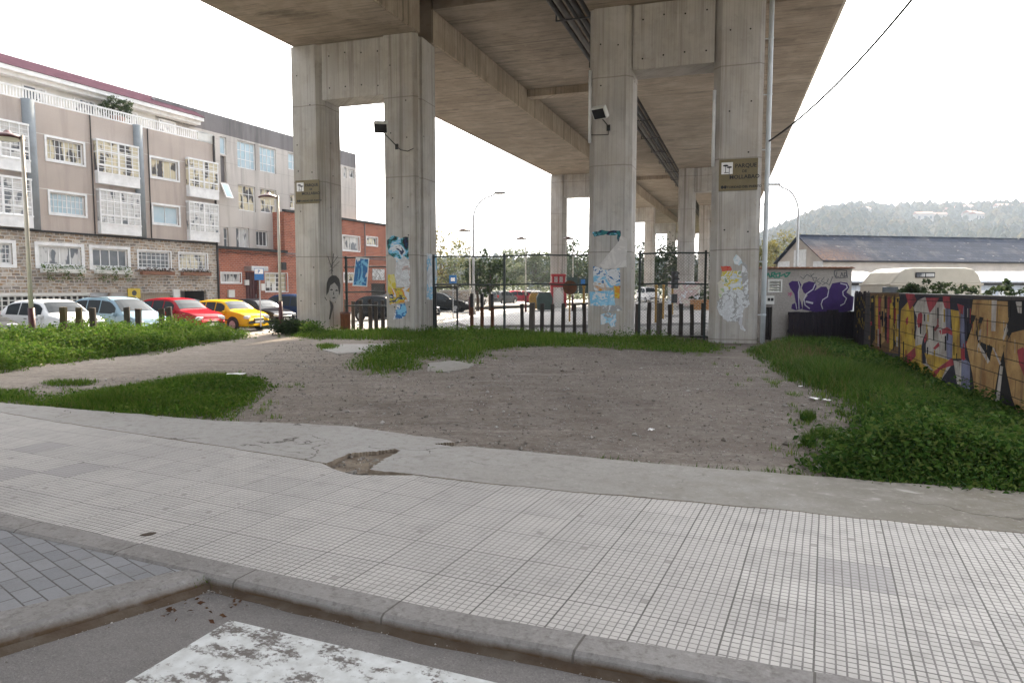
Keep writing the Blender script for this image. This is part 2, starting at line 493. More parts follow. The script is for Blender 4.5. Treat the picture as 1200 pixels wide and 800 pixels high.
def m_slab():
    t = NT('old_concrete_slab')
    big = t.noise(.5, 7, .6); mid = t.noise(3.5, 7, .65); fine = t.noise(45, 5, .7)
    x, y, z = t.xyz()
    c = t.mix(t.ramp(big, .35, .65), (.43, .42, .405), (.35, .335, .315))
    # browner and darker towards the right-hand end
    right_brown = t.math('MULTIPLY', t.ramp(x, -3.0, 1.2), t.ramp(mid, .3, .6, .6, 1.0))
    c = t.mix(right_brown, c, (.145, .13, .098))
    c = t.mix(t.ramp(t.noise(9, 7, .75), .5, .68, 0, .55), c, (.20, .185, .165))
    c = t.mix(t.ramp(t.noise(14, 6, .75, t.mapping(loc=(5, 5, 0))), .56, .7, 0, .5), c, (.52, .50, .47))
    c = t.mix(t.ramp(mid, .55, .75, 0, .55), c, (.22, .20, .175))
    c = t.mix(t.ramp(fine, .35, .7, 0, .3), c, (.17, .16, .145))
    wp = t.math('MULTIPLY', t.ramp(t.noise(1.3, 4, .55, t.mapping((1, 2.6, 1), loc=(3.1, 1.7, 0))), .63, .68), t.ramp(x, -.2, .4))
    c = t.mix(t.math('MULTIPLY', wp, .7), c, (.47, .45, .42))
    wv = t.mapping((.55, .8, 1))
    vo = t.n('ShaderNodeTexVoronoi', {'Scale': .8}, feature='DISTANCE_TO_EDGE')
    dv = t.n('ShaderNodeVectorMath', operation='ADD'); t.set(dv.inputs[0], wv)
    nz = t.n('ShaderNodeTexNoise', {'Scale': 2.6, 'Detail': 5}); t.set(nz.inputs['Vector'], t.tc.outputs['Object'])
    sc_ = t.n('ShaderNodeVectorMath', operation='SCALE'); t.set(sc_.inputs[0], nz.outputs['Color']); sc_.inputs['Scale'].default_value = .35
    t.set(dv.inputs[1], sc_.outputs[0]); t.set(vo.inputs['Vector'], dv.outputs[0])
    crack = t.math('LESS_THAN', vo.outputs['Distance'], .004)
    crack = t.math('MULTIPLY', crack, t.ramp(t.noise(.9, 2), .5, .56))
    c = t.mix(t.math('MULTIPLY', crack, .8), c, (.07, .06, .05))
    hgt = t.math('SUBTRACT', t.math('ADD', fine, t.math('MULTIPLY', mid, .6)), t.math('MULTIPLY', crack, 2.0))
    return t.done(c, .9, hgt, .4, .006, spec=.2)
def m_gravel():
    t = NT('gravel_earth')
    big = t.noise(.28, 6, .55); mid = t.noise(1.6, 8, .62); fine = t.noise(26, 6, .7)
    c = t.mix(t.ramp(big, .36, .62), (.235, .20, .168), (.155, .128, .104))
    c = t.mix(t.ramp(mid, .45, .7, 0, .7), c, (.29, .262, .238))
    c = t.mix(t.ramp(t.noise(.9, 5, .6, t.mapping(loc=(9, 4, 0))), .54, .68, 0, .7), c, (.115, .088, .070))
    x, y, z = t.xyz()
    soil_shade = t.math('MULTIPLY', t.ramp(t.math('SUBTRACT', x, t.math('MULTIPLY', y, .12)), -2.5, 3.5), t.ramp(big, .2, .6, .6, 1.0))  # darker soil and shade towards the right, both put into the colour
    c = t.mix(t.math('MULTIPLY', soil_shade, .72), c, (.062, .052, .045))
    dry = t.math('MULTIPLY', t.ramp(t.math('ADD', x, t.math('MULTIPLY', t.noise(.4, 3), 4.0)), 1.5, -3.0), .55)
    c = t.mix(dry, c, (.315, .272, .23))
    rut = t.noise(1.0, 4, .6, t.mapping((.35, 2.6, 1), rot=(0, 0, R(-38)), loc=(2, 5, 0)))
    c = t.mix(t.ramp(rut, .56, .66, 0, .55), c, (.12, .098, .08))
    c = t.mix(t.ramp(rut, .42, .34, 0, .45), c, (.33, .30, .27))
    vo = t.n('ShaderNodeTexVoronoi', {'Scale': 34}); t.set(vo.inputs['Vector'], t.tc.outputs['Object'])
    peb = t.math('LESS_THAN', vo.outputs['Distance'], .26)
    wn = t.n('ShaderNodeSeparateColor'); t.set(wn.inputs[0], vo.outputs['Color'])
    pick = t.math('MULTIPLY', peb, t.math('GREATER_THAN', wn.outputs[0], .6))
    pc = t.mix(wn.outputs[1], (.42, .40, .38), (.13, .11, .10))
    c = t.mix(t.math('MULTIPLY', pick, .75), c, pc)
    coarse = t.noise(11, 7, .75)
    c = t.mix(t.ramp(coarse, .5, .66, 0, .65), c, (.085, .072, .062))
    c = t.mix(t.ramp(coarse, .46, .32, 0, .6), c, (.36, .335, .31))
    c = t.mix(t.ramp(fine, .4, .7, 0, .5), c, (.10, .085, .075))
    hgt = t.math('ADD', t.math('MULTIPLY', pick, .6), t.math('ADD', fine, mid))
    return t.done(c, .95, hgt, .55, .015, spec=.15)
def m_asphalt(name, a, b, dusty=0.0):
    t = NT(name)
    big = t.noise(.6, 6, .6); fine = t.noise(110, 4, .75); mid = t.noise(6, 6, .65)
    c = t.mix(t.ramp(big, .35, .65), a, b)
    c = t.mix(t.ramp(mid, .5, .72, 0, .5), c, tuple(q * .62 for q in a))
    c = t.mix(t.ramp(fine, .52, .74, 0, .6), c, tuple(min(1, q * 1.8) for q in a))
    c = t.mix(t.ramp(fine, .46, .28, 0, .6), c, tuple(q * .4 for q in a))
    gr = t.noise(34, 5, .8)
    c = t.mix(t.ramp(gr, .54, .7, 0, .6), c, tuple(q * .45 for q in a)); c = t.mix(t.ramp(gr, .42, .28, 0, .5), c, tuple(q * 1.6 for q in a))
    return t.done(c, .9, t.math('ADD', fine, t.math('MULTIPLY', mid, .4)), .6, .006, spec=.25)
def m_kerb():
    t = NT('kerb_concrete')
    big = t.noise(1.2, 6, .6); fine = t.noise(60, 5, .7); mid = t.noise(9, 6, .65)
    x, y, z = t.xyz()
    c = t.mix(t.ramp(big, .35, .65), (.27, .258, .25), (.20, .19, .183))
    c = t.mix(t.ramp(mid, .52, .7, 0, .6), c, (.13, .118, .108))
    c = t.mix(t.ramp(fine, .35, .7, 0, .35), c, (.38, .365, .35))
    c = t.mix(t.ramp(t.noise(22, 6, .75), .52, .7, 0, .65), c, (.10, .09, .08))
    c = t.mix(t.ramp(t.noise(13, 6, .75, t.mapping(loc=(7, 2, 1))), .55, .7, 0, .5), c, (.40, .385, .365))
    # rust-brown grime near the gutter
    gr = t.math('MULTIPLY', t.ramp(z, -.012, -.04), t.ramp(mid, .25, .55, .5, 1.0))
    c = t.mix(gr, c, (.085, .055, .032))
    jt = t.math('LESS_THAN', t.math('FRACT', t.math('DIVIDE', x, 1.0)), .012)
    c = t.mix(t.math('MULTIPLY', jt, .7), c, (.08, .07, .06))
    return t.done(c, .9, t.math('ADD', fine, mid), .45, .008, spec=.2)
def m_pavers():
    t = NT('grey_block_paving')
    br = t.n('ShaderNodeTexBrick', {'Scale': 1.0, 'Mortar Size': .0045, 'Mortar Smooth': .2, 'Bias': 0.0, 'Brick Width': .20, 'Row Height': .10,
                                    'Color1': (.27, .275, .29), 'Color2': (.20, .205, .22), 'Mortar': (.07, .065, .06)})
    t.set(br.inputs['Vector'], t.mapping(rot=(0, 0, R(14))))
    mid = t.noise(4, 6, .65); fine = t.noise(80, 4, .7)
    c = t.mix(t.ramp(mid, .45, .72, 0, .5), br.outputs['Color'], (.17, .165, .16))
    c = t.mix(t.ramp(fine, .35, .7, 0, .25), c, (.36, .36, .37))
    hgt = t.math('SUBTRACT', fine, t.math('MULTIPLY', br.outputs['Fac'], 1.5))
    return t.done(c, .85, hgt, .5, .006, spec=.25)
def m_roadpaint():
    t = NT('worn_road_paint')
    mid = t.noise(5.0, 9, .75, t.mapping((1, 1.6, 1))); fine = t.noise(38, 6, .75)
    m = t.math('ADD', t.math('MULTIPLY', mid, .72), t.math('MULTIPLY', fine, .28))
    k = t.ramp(m, .508, .562)
    c = t.mix(t.ramp(t.noise(14, 5), .35, .7), (.66, .68, .68), (.50, .51, .50))
    c = t.mix(k, c, (.15, .135, .125))
    return t.done(c, .8, fine, .4, .004, spec=.3)
def m_soil():
    return pm('soil', (.10, .075, .055), (.055, .040, .030), 5, .95, bump=.6, bscale=40)

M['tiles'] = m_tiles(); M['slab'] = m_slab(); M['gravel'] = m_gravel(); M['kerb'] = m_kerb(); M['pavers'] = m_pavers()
M['asphalt'] = m_asphalt('street_asphalt', (.215, .203, .195), (.165, .156, .152))
M['asphalt_far'] = m_asphalt('far_asphalt', (.21, .205, .20), (.17, .168, .165))
M['island'] = pm('pale_paving', (.36, .35, .34), (.28, .27, .26), 1.2, .85)
M['earth'] = pm('far_earth', (.075, .085, .045), (.12, .105, .07), .2, .95)
M['soil'] = m_soil(); M['sandy'] = pm('sandy_subsoil', (.30, .25, .19), (.16, .125, .095), 5, .95, bump=.6, bscale=40)
M['roadpaint'] = m_roadpaint()

# --- base sheet to the horizon
mb = MB(); mb.quad((-1600, -150, -.6), (1600, -150, -.6), (1600, 1400, -.6), (-1600, 1400, -.6))
structure(mb.build('ground', M['earth']))
# --- near street
mb = MB(); mb.quad((-60, -40, -.062), (40, -40, -.062), (40, 10, -.062), (-60, 2.9, -.062))
o = structure(mb.build('road', M['asphalt'])); o.rotation_euler = (0, 0, R(ST.ang))
mk = [ST.loc(*G(u, v, -.058)) for u, v in ((146, 800), (585, 800), (270, 726))]
mk.insert(0, (mk[0][0] - .03, mk[0][1] - .7)); mk.insert(2, (mk[1][0] + 1.2, mk[1][1] - 1.0))
mk = [ (mk[0][0], mk[0][1]), (mk[3][0] + .9, mk[0][1]), (mk[3][0] + .9, mk[3][1] + .02), (mk[3][0], mk[3][1]), (mk[4][0], mk[4][1]), (mk[1][0], mk[1][1])]
mb = MB(); mb.add([(x, y, -.058) for x, y in mk], [tuple(range(6))])
o = structure(mb.build('road_marking', M['roadpaint'])); o.rotation_euler = (0, 0, R(ST.ang))
# --- sidewalk tiles and slab strip
strip_sheet('sidewalk', lambda x: K_IN(x) + .004, TS, 0.0, M['tiles'])
# slab strip as a fine grid with the broken corner missing
HOLE = [ST.loc(*G(u, v)) for u, v in [(383, 543), (398, 536), (412, 531), (440, 529), (463, 526), (470, 528), (452, 537), (438, 546), (427, 555), (412, 557), (400, 552), (404, 546), (392, 547)]]
NOTCH = [ST.loc(*G(u, v)) for u, v in [(508, 520), (520, 519), (545, 517), (560, 515), (557, 523), (530, 523)]]
def slab_strip():
    xs = np.concatenate([np.linspace(-60, -14, 24, endpoint=False), np.arange(-14, -5, .06), np.arange(-5, -2.7, .022), np.arange(-2.7, 6, .06), np.linspace(6, 40, 20)])
    n = 56
    V = np.zeros((len(xs) * n, 3)); idx = 0
    for i, x in enumerate(xs):
        j1 = .03 * mnoise.noise((x * 3, 0, 0)) + .02 * mnoise.noise((x * 11, 3, 0))
        j0 = .035 * mnoise.noise((x * 2, 8, 0)) + .012 * mnoise.noise((x * 13, 6, 0))
        y = np.linspace(T_FAR(x) + j0, S_FAR(x) + j1, n)
        for k in range(n):
            V[i * n + k] = (x + .009 * mnoise.noise((x * 31, y[k] * 31, 0)), y[k] + .009 * mnoise.noise((x * 31, y[k] * 31, 9)), .005 + .003 * mnoise.noise((x * 1.2, y[k] * 1.2, 0)))
    i, k = np.meshgrid(np.arange(len(xs) - 1), np.arange(n - 1), indexing='ij')
    a = (i * n + k).ravel()
    F = np.stack([a, a + n, a + n + 1, a + 1], 1)
    cx = V[F].mean(1)
    keep = ~(inpoly(cx[:, 0], cx[:, 1], HOLE) | inpoly(cx[:, 0], cx[:, 1], NOTCH))
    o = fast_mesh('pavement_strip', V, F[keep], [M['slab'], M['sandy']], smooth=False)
    o.rotation_euler = (0, 0, R(ST.ang))
    md = o.modifiers.new('thick', 'SOLIDIFY'); md.thickness = .09; md.offset = -1; md.material_offset_rim = 1
    structure(o)
slab_strip()
# soil showing in the broken corner
mb = MB()
hx = np.arange(-4.7, -2.9, .03); hy = np.arange(4.55, 5.85, .03)
V = [(x, y, -.04 + .022 * mnoise.noise((x * 6, y * 6, 0)) + .014 * mnoise.noise((x * 22, y * 22, 5))) for x in hx for y in hy]
n = len(hy)
Fq = [(i * n + k, (i + 1) * n + k, (i + 1) * n + k + 1, i * n + k + 1) for i in range(len(hx) - 1) for k in range(n - 1) if inpoly(np.array([hx[i]]), np.array([hy[k]]), [(p[0], p[1]) for p in [(-4.65, 4.95), (-3.0, 4.98), (-3.0, 5.8), (-4.65, 5.8)]])[0]]
mb.add(V, Fq)
o = structure(mb.build('path_soil', M['sandy'], smooth=True)); o.rotation_euler = (0, 0, R(ST.ang))
# lumps of broken slab lying in it
def chunk(name, x, y, z, s, m, label=None, cat=None, group=None):
    mb = MB()
    k = 9
    pts = [(math.cos(2 * math.pi * i / k) * random.uniform(.7, 1.1), math.sin(2 * math.pi * i / k) * random.uniform(.5, .9)) for i in range(k)]
    mb.prism(pts, lambda p, d: (p[0] * s, p[1] * s, d * s + .25 * s * p[0] * (d > 0)), -.3, random.uniform(.25, .45))
    o = mb.build(name, m, bevel=.1 * s, loc=(x, y, z)); o.rotation_euler = (0, 0, random.uniform(0, 6))
    if label: tag(o, label, cat, group)
    return o

# --- kerbs
def kerb_line(name, fin, fout, x0, x1, ztop, zbot, step=.1):
    mb = MB(); V = []; Fc = []
    xs = np.arange(x0, x1 + 1e-6, step)
    for x in xs:
        a, b = float(fin(x)), float(fout(x))
        e = .008 * mnoise.noise((x * 5, 1, 1))
        V += [(x, a, ztop - .05), (x, a, ztop), (x, b + .03, ztop + .4 * e), (x, b + .008, ztop - .014 + e), (x, b - .012 + e, zbot)]
    n = 5
    for i in range(len(xs) - 1):
        for k in range(n - 1): Fc.append((i * n + k + 1, i * n + k, (i + 1) * n + k, (i + 1) * n + k + 1))
    mb.add(V, Fc)
    o = structure(mb.build(name, M['kerb'], smooth=False)); o.rotation_euler = (0, 0, R(ST.ang))
    return o
kerb_line('kerb', K_IN, K_OUT, -40, 20, .006, -.16)
# kerb extension with block paving on the left
BIN = [(-3.36, 2.745), (-3.43, 2.66), (-3.79, 1.97), (-4.32, 1.0), (-5.1, -.5), (-6.2, -2.2), (-9, -4)]
BOUT = [(-3.14, 2.74), (-3.17, 2.62), (-3.47, 1.79), (-3.99, .8), (-4.78, -.7), (-5.9, -2.5), (-8.8, -4.3)]
mb = MB()
pl = [(-40, 2.69), (-5.15, 2.695), (-3.36, 2.735)] + BIN[1:] + [(-40, -4)]
mb.add([(x, y, -.004) for x, y in pl], [tuple(range(len(pl)))])
o = structure(mb.build('pavement', M['pavers'])); o.rotation_euler = (0, 0, R(ST.ang))
mb = MB(); V = []; Fc = []
def densify(p, n=8):
    out = []
    for i in range(len(p) - 1):
        for k in range(n):
            t = k / n; out.append((p[i][0] * (1 - t) + p[i + 1][0] * t, p[i][1] * (1 - t) + p[i + 1][1] * t))
    return out + [p[-1]]
bi, bo = densify(BIN), densify(BOUT)
for (a, b) in zip(bi, bo):
    dx, dy = b[0] - a[0], b[1] - a[1]
    e = .01 * mnoise.noise((a[0] * 6, a[1] * 6, 2))
    V += [(a[0], a[1], -.05), (a[0], a[1], .004), (a[0] + dx * .62, a[1] + dy * .62, .002 + .4 * e), (a[0] + dx * .8, a[1] + dy * .8, -.03 + e), (b[0] + e, b[1], -.16)]
n = 5
for i in range(len(bi) - 1):
    for k in range(n - 1): Fc.append((i * n + k, i * n + k + 1, (i + 1) * n + k + 1, (i + 1) * n + k))
mb.add(V, Fc)
o = structure(mb.build('kerb', M['kerb'])); o.rotation_euler = (0, 0, R(ST.ang))
# gutter dirt along both kerbs
def gutter(name, line, wid):
    mb = MB(); V = []; Fc = []
    for i, (x, y, nx, ny) in enumerate(line):
        wv = wid * (.7 + .5 * mnoise.noise((x * 3, y * 3, 3)))
        V += [(x - nx * .03, y - ny * .03, -.040 + .010 * mnoise.noise((x * 9, y * 9, 1))), (x + nx * wv * .5, y + ny * wv * .5, -.054), (x + nx * wv, y + ny * wv, -.0625)]
    for i in range(len(line) - 1):
        for k in range(2): Fc.append((i * 3 + k, i * 3 + k + 1, (i + 1) * 3 + k + 1, (i + 1) * 3 + k))
    mb.add(V, Fc)
    o = structure(mb.build(name, M['gutter'])); o.rotation_euler = (0, 0, R(ST.ang))
M['gutter'] = pm('gutter_dirt', (.075, .05, .032), (.11, .088, .066), 6, .95, bump=.6, bscale=50)
gutter('road_gutter', [(x, float(K_OUT(x)) - .012, 0, -1) for x in np.arange(-3.15, 8, .04)], .045)
gutter('road_gutter', [(b[0], b[1], .85, -.5) for b in bo], .045)

# --- gravel plot
def plot():
    xs = np.arange(-23, 16, .14); ys = np.arange(5.6, 33, .14)
    V = np.zeros((len(xs), len(ys), 3))
    X, Y = np.meshgrid(xs, ys, indexing='ij')
    wx = X * ST.X[0] + Y * ST.Y[0]; wy = X * ST.X[1] + Y * ST.Y[1]
    inb = inpoly(wx, wy, BANK); db = polydist(wx, wy, BANK)
    q = np.clip(db / 1.6, 0, 1); md = np.where(inb, .22 * q * q * (3 - 2 * q), 0)
    for i in range(len(xs)):
        for k in range(len(ys)):
            V[i, k] = (wx[i, k], wy[i, k], plot_h(wx[i, k], wy[i, k]))
    V[..., 2] += md
    lx = (wx - BR.o[0]) * BR.X[0] + (wy - BR.o[1]) * BR.X[1]
    ly = (wx - BR.o[0]) * BR.Y[0] + (wy - BR.o[1]) * BR.Y[1]
    okv = (ly < 2.2) & (X > -22.6) & (Y > S_FAR(X) - .5)
    n = len(ys)
    i, k = np.meshgrid(np.arange(len(xs) - 1), np.arange(n - 1), indexing='ij')
    a = (i * n + k).ravel(); F = np.stack([a, a + n, a + n + 1, a + 1], 1)
    keep = okv.ravel()[F].all(1)
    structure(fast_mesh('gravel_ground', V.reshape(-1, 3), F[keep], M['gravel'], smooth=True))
plot()
# slab remnants half buried in the grass
for pts, nm in (([(500, 433), (502, 424), (530, 421), (556, 425), (548, 430), (520, 434)], 'path_slab'), ([(377, 408), (400, 402), (452, 402), (470, 406), (430, 411), (395, 413)], 'path_slab')):
    mb = MB(); g = GP(pts)
    mb.prism(g, lambda p, d: (p[0], p[1], d), -.12, -.022)
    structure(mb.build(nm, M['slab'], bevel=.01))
# --- far asphalt, pale island, verge
mb = MB(); tA = BR.wor(-11.3, 2.0); P = [tA, BR.wor(60, 2.0), BR.wor(60, 100), (tA[0] + .418 * 100, tA[1] + .908 * 100)]
mb.add([(x, y, -.05) for x, y in P], [(0, 1, 2, 3)])
structure(mb.build('far_road', M['asphalt_far']))
mb = MB(); P = [ST.wor(*p) for p in [(-60, 6), (-21.6, 6), (-21.6, 140), (-60, 140)]]
mb.add([(x, y, -.3) for x, y in P], [(0, 1, 2, 3)])
structure(mb.build('car_park_pavement', M['asphalt_far']))
mb = MB(); g = GP([(535, 378), (548, 371), (600, 367), (700, 365), (840, 364), (850, 378), (700, 382), (600, 382), (548, 383)])
mb.prism(g, lambda p, d: (p[0], p[1], d), -.1, .06)
structure(mb.build('pavement_island', M['island'], bevel=.03))
mb = MB(); g = GP([(500, 361), (620, 357), (690, 354), (860, 352.5), (860, 349), (690, 350), (560, 353), (470, 356)])
mb.prism(g, lambda p, d: (p[0], p[1], d), -.1, .05)
structure(mb.build('far_pavement', pm('sunlit_pavement', (.45, .43, .39), (.36, .34, .31), 1, .85)))

# ------------------------------------------------------------------ ROAD BRIDGE
SL = .033
ZS = 10.96
bridge = BR.root('road_bridge', 'tall grey concrete road viaduct on paired pillars crossing over the gravel plot', 'bridge')
PIL = [(-9.01, -7.70, 1.3, 0.0, .25), (-5.04, -3.69, 1.7, .05, .14), (2.73, 4.19, 1.25, .18, .2), (6.78, 8.30, 1.3, .22, .14)]
def pillar(k, tb):
    s0, s1, d, cl, cr = PIL[k]
    ztop = ZS + SL * tb - (.004 if tb else 0)
    p = [(s0 + cl, 0)] if cl else [(s0, 0)]
    p += [(s1 - cr, 0), (s1, cr)]
    if k == 1: p += [(s1, .2), (s1 - .09, .24), (s1 - .09, .5), (s1, .54)]
    p += [(s1, d)] + [(s0, d)]
    if cl: p += [(s0, cl)]
    mb = MB()
    zs = [-.35] + [ztop]
    mb.prism([(a, b + tb) for a, b in p], lambda q, z: (q[0], q[1], z), zs[0], zs[1])
    # tie holes of the formwork, dark plugs
    if tb == 0:
        for z in np.arange(1.1, ztop, 1.25):
            for f in (.22, .78):
                if random.random() < .55:
                    mb.disc((s0 + cl + (s1 - s0 - cl - cr) * f + random.uniform(-.05, .05), -.001, z + random.uniform(-.2, .2)), .028, 'y', 8, .01, 1)
            if random.random() < .5: mb.disc((s1, .35 * d + random.uniform(0, .5), z), .028, 'x', 8, .01, 1)
    o = mb.build('pillar', [M['pillar'], M['hole']], bridge)
    if tb == 0: o.modifiers.new('b', 'BEVEL').width = .012
    return o
pillars = {}
for tb in (0, 40, 80, 120, 160):
    for k in range(4):
        pillars[(k, tb)] = pillar(k, tb)
    for (a, b) in ((PIL[0][1] - .003, PIL[1][0] + .003), (PIL[2][1] - .003, PIL[3][0] + .003)):
        mb = MB()
        mb.box(a, b, tb + .1, tb + 1.22, 8.88 + SL * tb, ZS + SL * tb - .006)
        if tb == 0:
            for fx in (.12, .38, .64, .9):
                for z in (9.25, 10.5):
                    mb.disc((a + (b - a) * fx, .099, z + random.uniform(-.06, .06)), .03, 'y', 8, .01, 1)
        mb.build('crossbeam', [M['pillar'], M['hole']], bridge, bevel=.012)
def run(name, prof, t0, t1, m, mi=None):
    mb = MB()
    mb.prism(prof, lambda p, d: (p[0], d, p[1] + SL * d), t0, t1)
    return mb.build(name, m, bridge)
segs = [(-46, .22), (1.42, 200)]
for t0, t1 in segs:
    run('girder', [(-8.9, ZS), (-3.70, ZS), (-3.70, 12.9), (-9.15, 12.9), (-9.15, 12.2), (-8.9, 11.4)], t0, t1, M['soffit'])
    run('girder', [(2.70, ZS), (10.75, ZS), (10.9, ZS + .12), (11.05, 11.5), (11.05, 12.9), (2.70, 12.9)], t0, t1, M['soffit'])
    # web faces carry their own vertical board marks: thin concrete facing on the girder's inner side
    run('web_face', [(-3.698, ZS + .02), (-3.62, ZS + .02), (-3.62, 12.196), (-3.698, 12.196)], t0, t1, M['girder'])
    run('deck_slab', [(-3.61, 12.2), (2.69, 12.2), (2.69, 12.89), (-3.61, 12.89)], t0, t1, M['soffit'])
run('deck_top', [(-9.3, 12.905), (11.2, 12.905), (11.2, 13.5), (11.05, 13.5), (11.05, 13.1), (-9.15, 13.1), (-9.15, 13.5), (-9.3, 13.5)], -46, 200, M['girder'])
for t in (-26, 14, 54, 94):
    run('diaphragm', [(-3.6, 11.8), (1.15, 11.8), (1.15, 12.19), (-3.6, 12.19)], t, t + .7, M['girder'])
# service pipes slung beside the right-hand girder
for i, (s, z, r) in enumerate([(1.45, 11.26, .09), (1.72, 11.24, .12), (1.98, 11.28, .08), (2.2, 11.22, .11), (2.44, 11.28, .08)]):
    mb = MB()
    mb.tube([(s, t, z + SL * t) for t in (-46, 0, 60, 120, 198)], r, 8)
    mb.build('service_pipe', M['blackpipe'] if i != 1 else pm('dull_pipe', (.10, .09, .08), (.06, .05, .045), 2, .6), bridge, smooth=True)
for t in np.arange(-11, 60, 6.0):
    mb = MB(); z = SL * t
    mb.box(1.30, 2.6, t, t + .06, 11.06 + z, 11.10 + z); mb.box(1.30, 1.35, t, t + .06, 11.1 + z, 12.21 + z); mb.box(2.55, 2.6, t, t + .06, 11.1 + z, 12.21 + z)
    mb.build('pipe_hanger', M['black'], bridge)
for (s, t, z0, z1) in ((2.735, .1, 6.6, 9.0), (6.79, .12, 5.6, 8.0)):
    mb = MB(); mb.tube([(s + .02, t, z0), (s + .02, t, z1)], .055, 10); mb.build('white_strip', M['white'], bridge, smooth=True)  # narrow white upright strips on the left edges of two pillars

# stencil graffiti of a dark haired face on the inner side of the first pillar
S1 = Frame(BR.wor(-7.70, 0), 90 - 17.8)
M['spray_black'] = pm('black_spray_paint', (.03, .03, .032), (.09, .088, .085), 30, .85)
M['spray_grey'] = pm('pale_grey_spray', (.46, .45, .43), (.30, .29, .28), 24, .85)
def on_side(pts, e, mb, mi):
    l = [S1.at(u, v) for u, v in pts]
    mb.prism([(x, z) for x, z in l], lambda p, d: (-7.70 + d, p[0], p[1]), -.003, e, mi)
mb = MB()
on_side([(382.5, 346), (383, 332), (385, 326), (389, 322.5), (394, 323), (397.5, 327), (399, 334), (398.5, 343), (397.5, 346), (396, 336), (392, 331), (387.5, 334), (385, 342)], .0020, mb, 0)
on_side([(385.3, 341), (387, 334.5), (391.5, 331.8), (395.5, 336), (397, 345), (394.5, 351), (391, 355), (387.5, 351)], .0022, mb, 1)
on_side([(386.5, 339.5), (388.5, 338.2), (390.5, 339.8), (388.5, 340.5)], .0036, mb, 0)
on_side([(392.5, 340.5), (394.5, 338.8), (396.3, 340.8), (394.3, 341.3)], .0036, mb, 0)
on_side([(390.8, 341), (391.6, 345), (390.2, 345.4)], .0036, mb, 0)
on_side([(389, 348.6), (391, 347.8), (393.6, 348.6), (391, 349.8)], .0036, mb, 0)
on_side([(386, 352), (388.5, 353.5), (391, 359), (389, 366), (387, 374), (385.5, 374), (387.5, 360)], .0024, mb, 0)
for (a, b) in (((384, 300), (390, 318)), ((391, 297), (388, 321)), ((396, 300), (387, 313)), ((384, 308), (397, 312)), ((386, 318), (398, 306)), ((380.5, 348), (383, 352))):
    on_side([(a[0] - .35, a[1]), (a[0] + .35, a[1]), (b[0] + .35, b[1]), (b[0] - .35, b[1])], .0018 + random.uniform(0, .002), mb, 0)
g_ = mb.build('graffiti', [M['spray_black'], M['spray_grey']], pillars[(0, 0)])
g_['label'] = 'black and pale grey stencilled face'

# ------------------------------------------------------------------ posters pasted on the pillars
def poster_mat(name, cols, scale=9, seed=0, lines=.0, stretch=(1, 1, 1)):
    t = NT(name); scale *= .45
    vec = t.mapping(stretch, loc=(seed * 3.7, seed, seed * 1.3))
    nz = t.n('ShaderNodeTexNoise', {'Scale': scale, 'Detail': 5, 'Roughness': .6, 'Distortion': .8}); t.set(nz.inputs['Vector'], vec)
    k = len(cols)
    f = t.ramp(nz.outputs['Fac'], .30, .70)
    c = t.cramp(f, [(i / k, q) for i, q in enumerate(cols)], 'CONSTANT')
    x, y, z = t.xyz()
    if lines:
        ln = t.math('LESS_THAN', t.math('FRACT', t.math('MULTIPLY', z, 24.0)), .35)
        wv = t.n('ShaderNodeTexNoise', {'Scale': 55.0}); t.set(wv.inputs['Vector'], t.mapping((1, 1, .2)))
        ln = t.math('MULTIPLY', ln, t.math('GREATER_THAN', wv.outputs['Fac'], .5))
        c = t.mix(t.math('MULTIPLY', ln, lines), c, (.08, .08, .09))
    dirt = t.noise(5, 7, .65)
    c = t.mix(t.ramp(dirt, .55, .75, 0, .45), c, (.30, .28, .25))
    return t.done(c, .75, t.noise(16, 5), .5, .01, spec=.25)
def ragged(pts, amp, n=5):
    out = []
    for i in range(len(pts)):
        a, b = pts[i], pts[(i + 1) % len(pts)]
        for k in range(n):
            t = k / n
            out.append((a[0] + (b[0] - a[0]) * t + random.uniform(-amp, amp), a[1] + (b[1] - a[1]) * t + random.uniform(-amp, amp)))
    return out
def poster(px, m, label, y=-.004, amp=.012, cat='poster', fr=BR, n=5, d=0.0, name='poster', group=None):
    l = [fr.at(u, v, d) for u, v in px]
    cx = sum(p[0] for p in l) / len(l); cz = min(p[1] for p in l)
    pts = ragged([(p[0] - cx, p[1] - cz) for p in l], amp, n)
    mb = MB(); mb.prism(pts, lambda p, q: (p[0], q, p[1]), 0, .003)
    wx, wy = fr.wor(cx, d + y)
    o = mb.build(name, m, loc=(wx, wy, cz)); o.rotation_euler = (0, 0, R(fr.ang))
    return tag(o, label, cat, group)
BLUE, LBL, WHT, CRM = (.05, .16, .36), (.20, .46, .66), (.62, .64, .66), (.55, .52, .45)
NAV, BLK, YEL, ORG, TEAL = (.02, .035, .09), (.02, .02, .025), (.55, .46, .07), (.60, .25, .04), (.03, .16, .17)
RED, GRY, PNK = (.50, .05, .04), (.33, .33, .33), (.5, .38, .36)
poster([(454, 282), (459, 276), (470, 279), (479, 277), (479, 304), (473, 305), (467, 312), (462, 302), (455, 298)], poster_mat('teal_bill', [NAV, BLK, TEAL, LBL, WHT, NAV], 5, 1), 'torn teal and navy poster topmost on the second pillar', amp=.02)
poster([(464, 308), (474, 300), (480, 306), (481, 336), (465, 336), (463, 322)], poster_mat('white_bill', [WHT, (.5, .5, .52), WHT, PNK, GRY], 7, 2, .3), 'white poster with faint pink faces under the teal one', y=-.008)
poster([(455, 322), (462, 321), (464, 330), (464, 342), (455, 343)], poster_mat('yellow_bill', [YEL, (.6, .55, .25), YEL, CRM], 4, 3), 'small faded yellow poster on the second pillar', y=-.012)
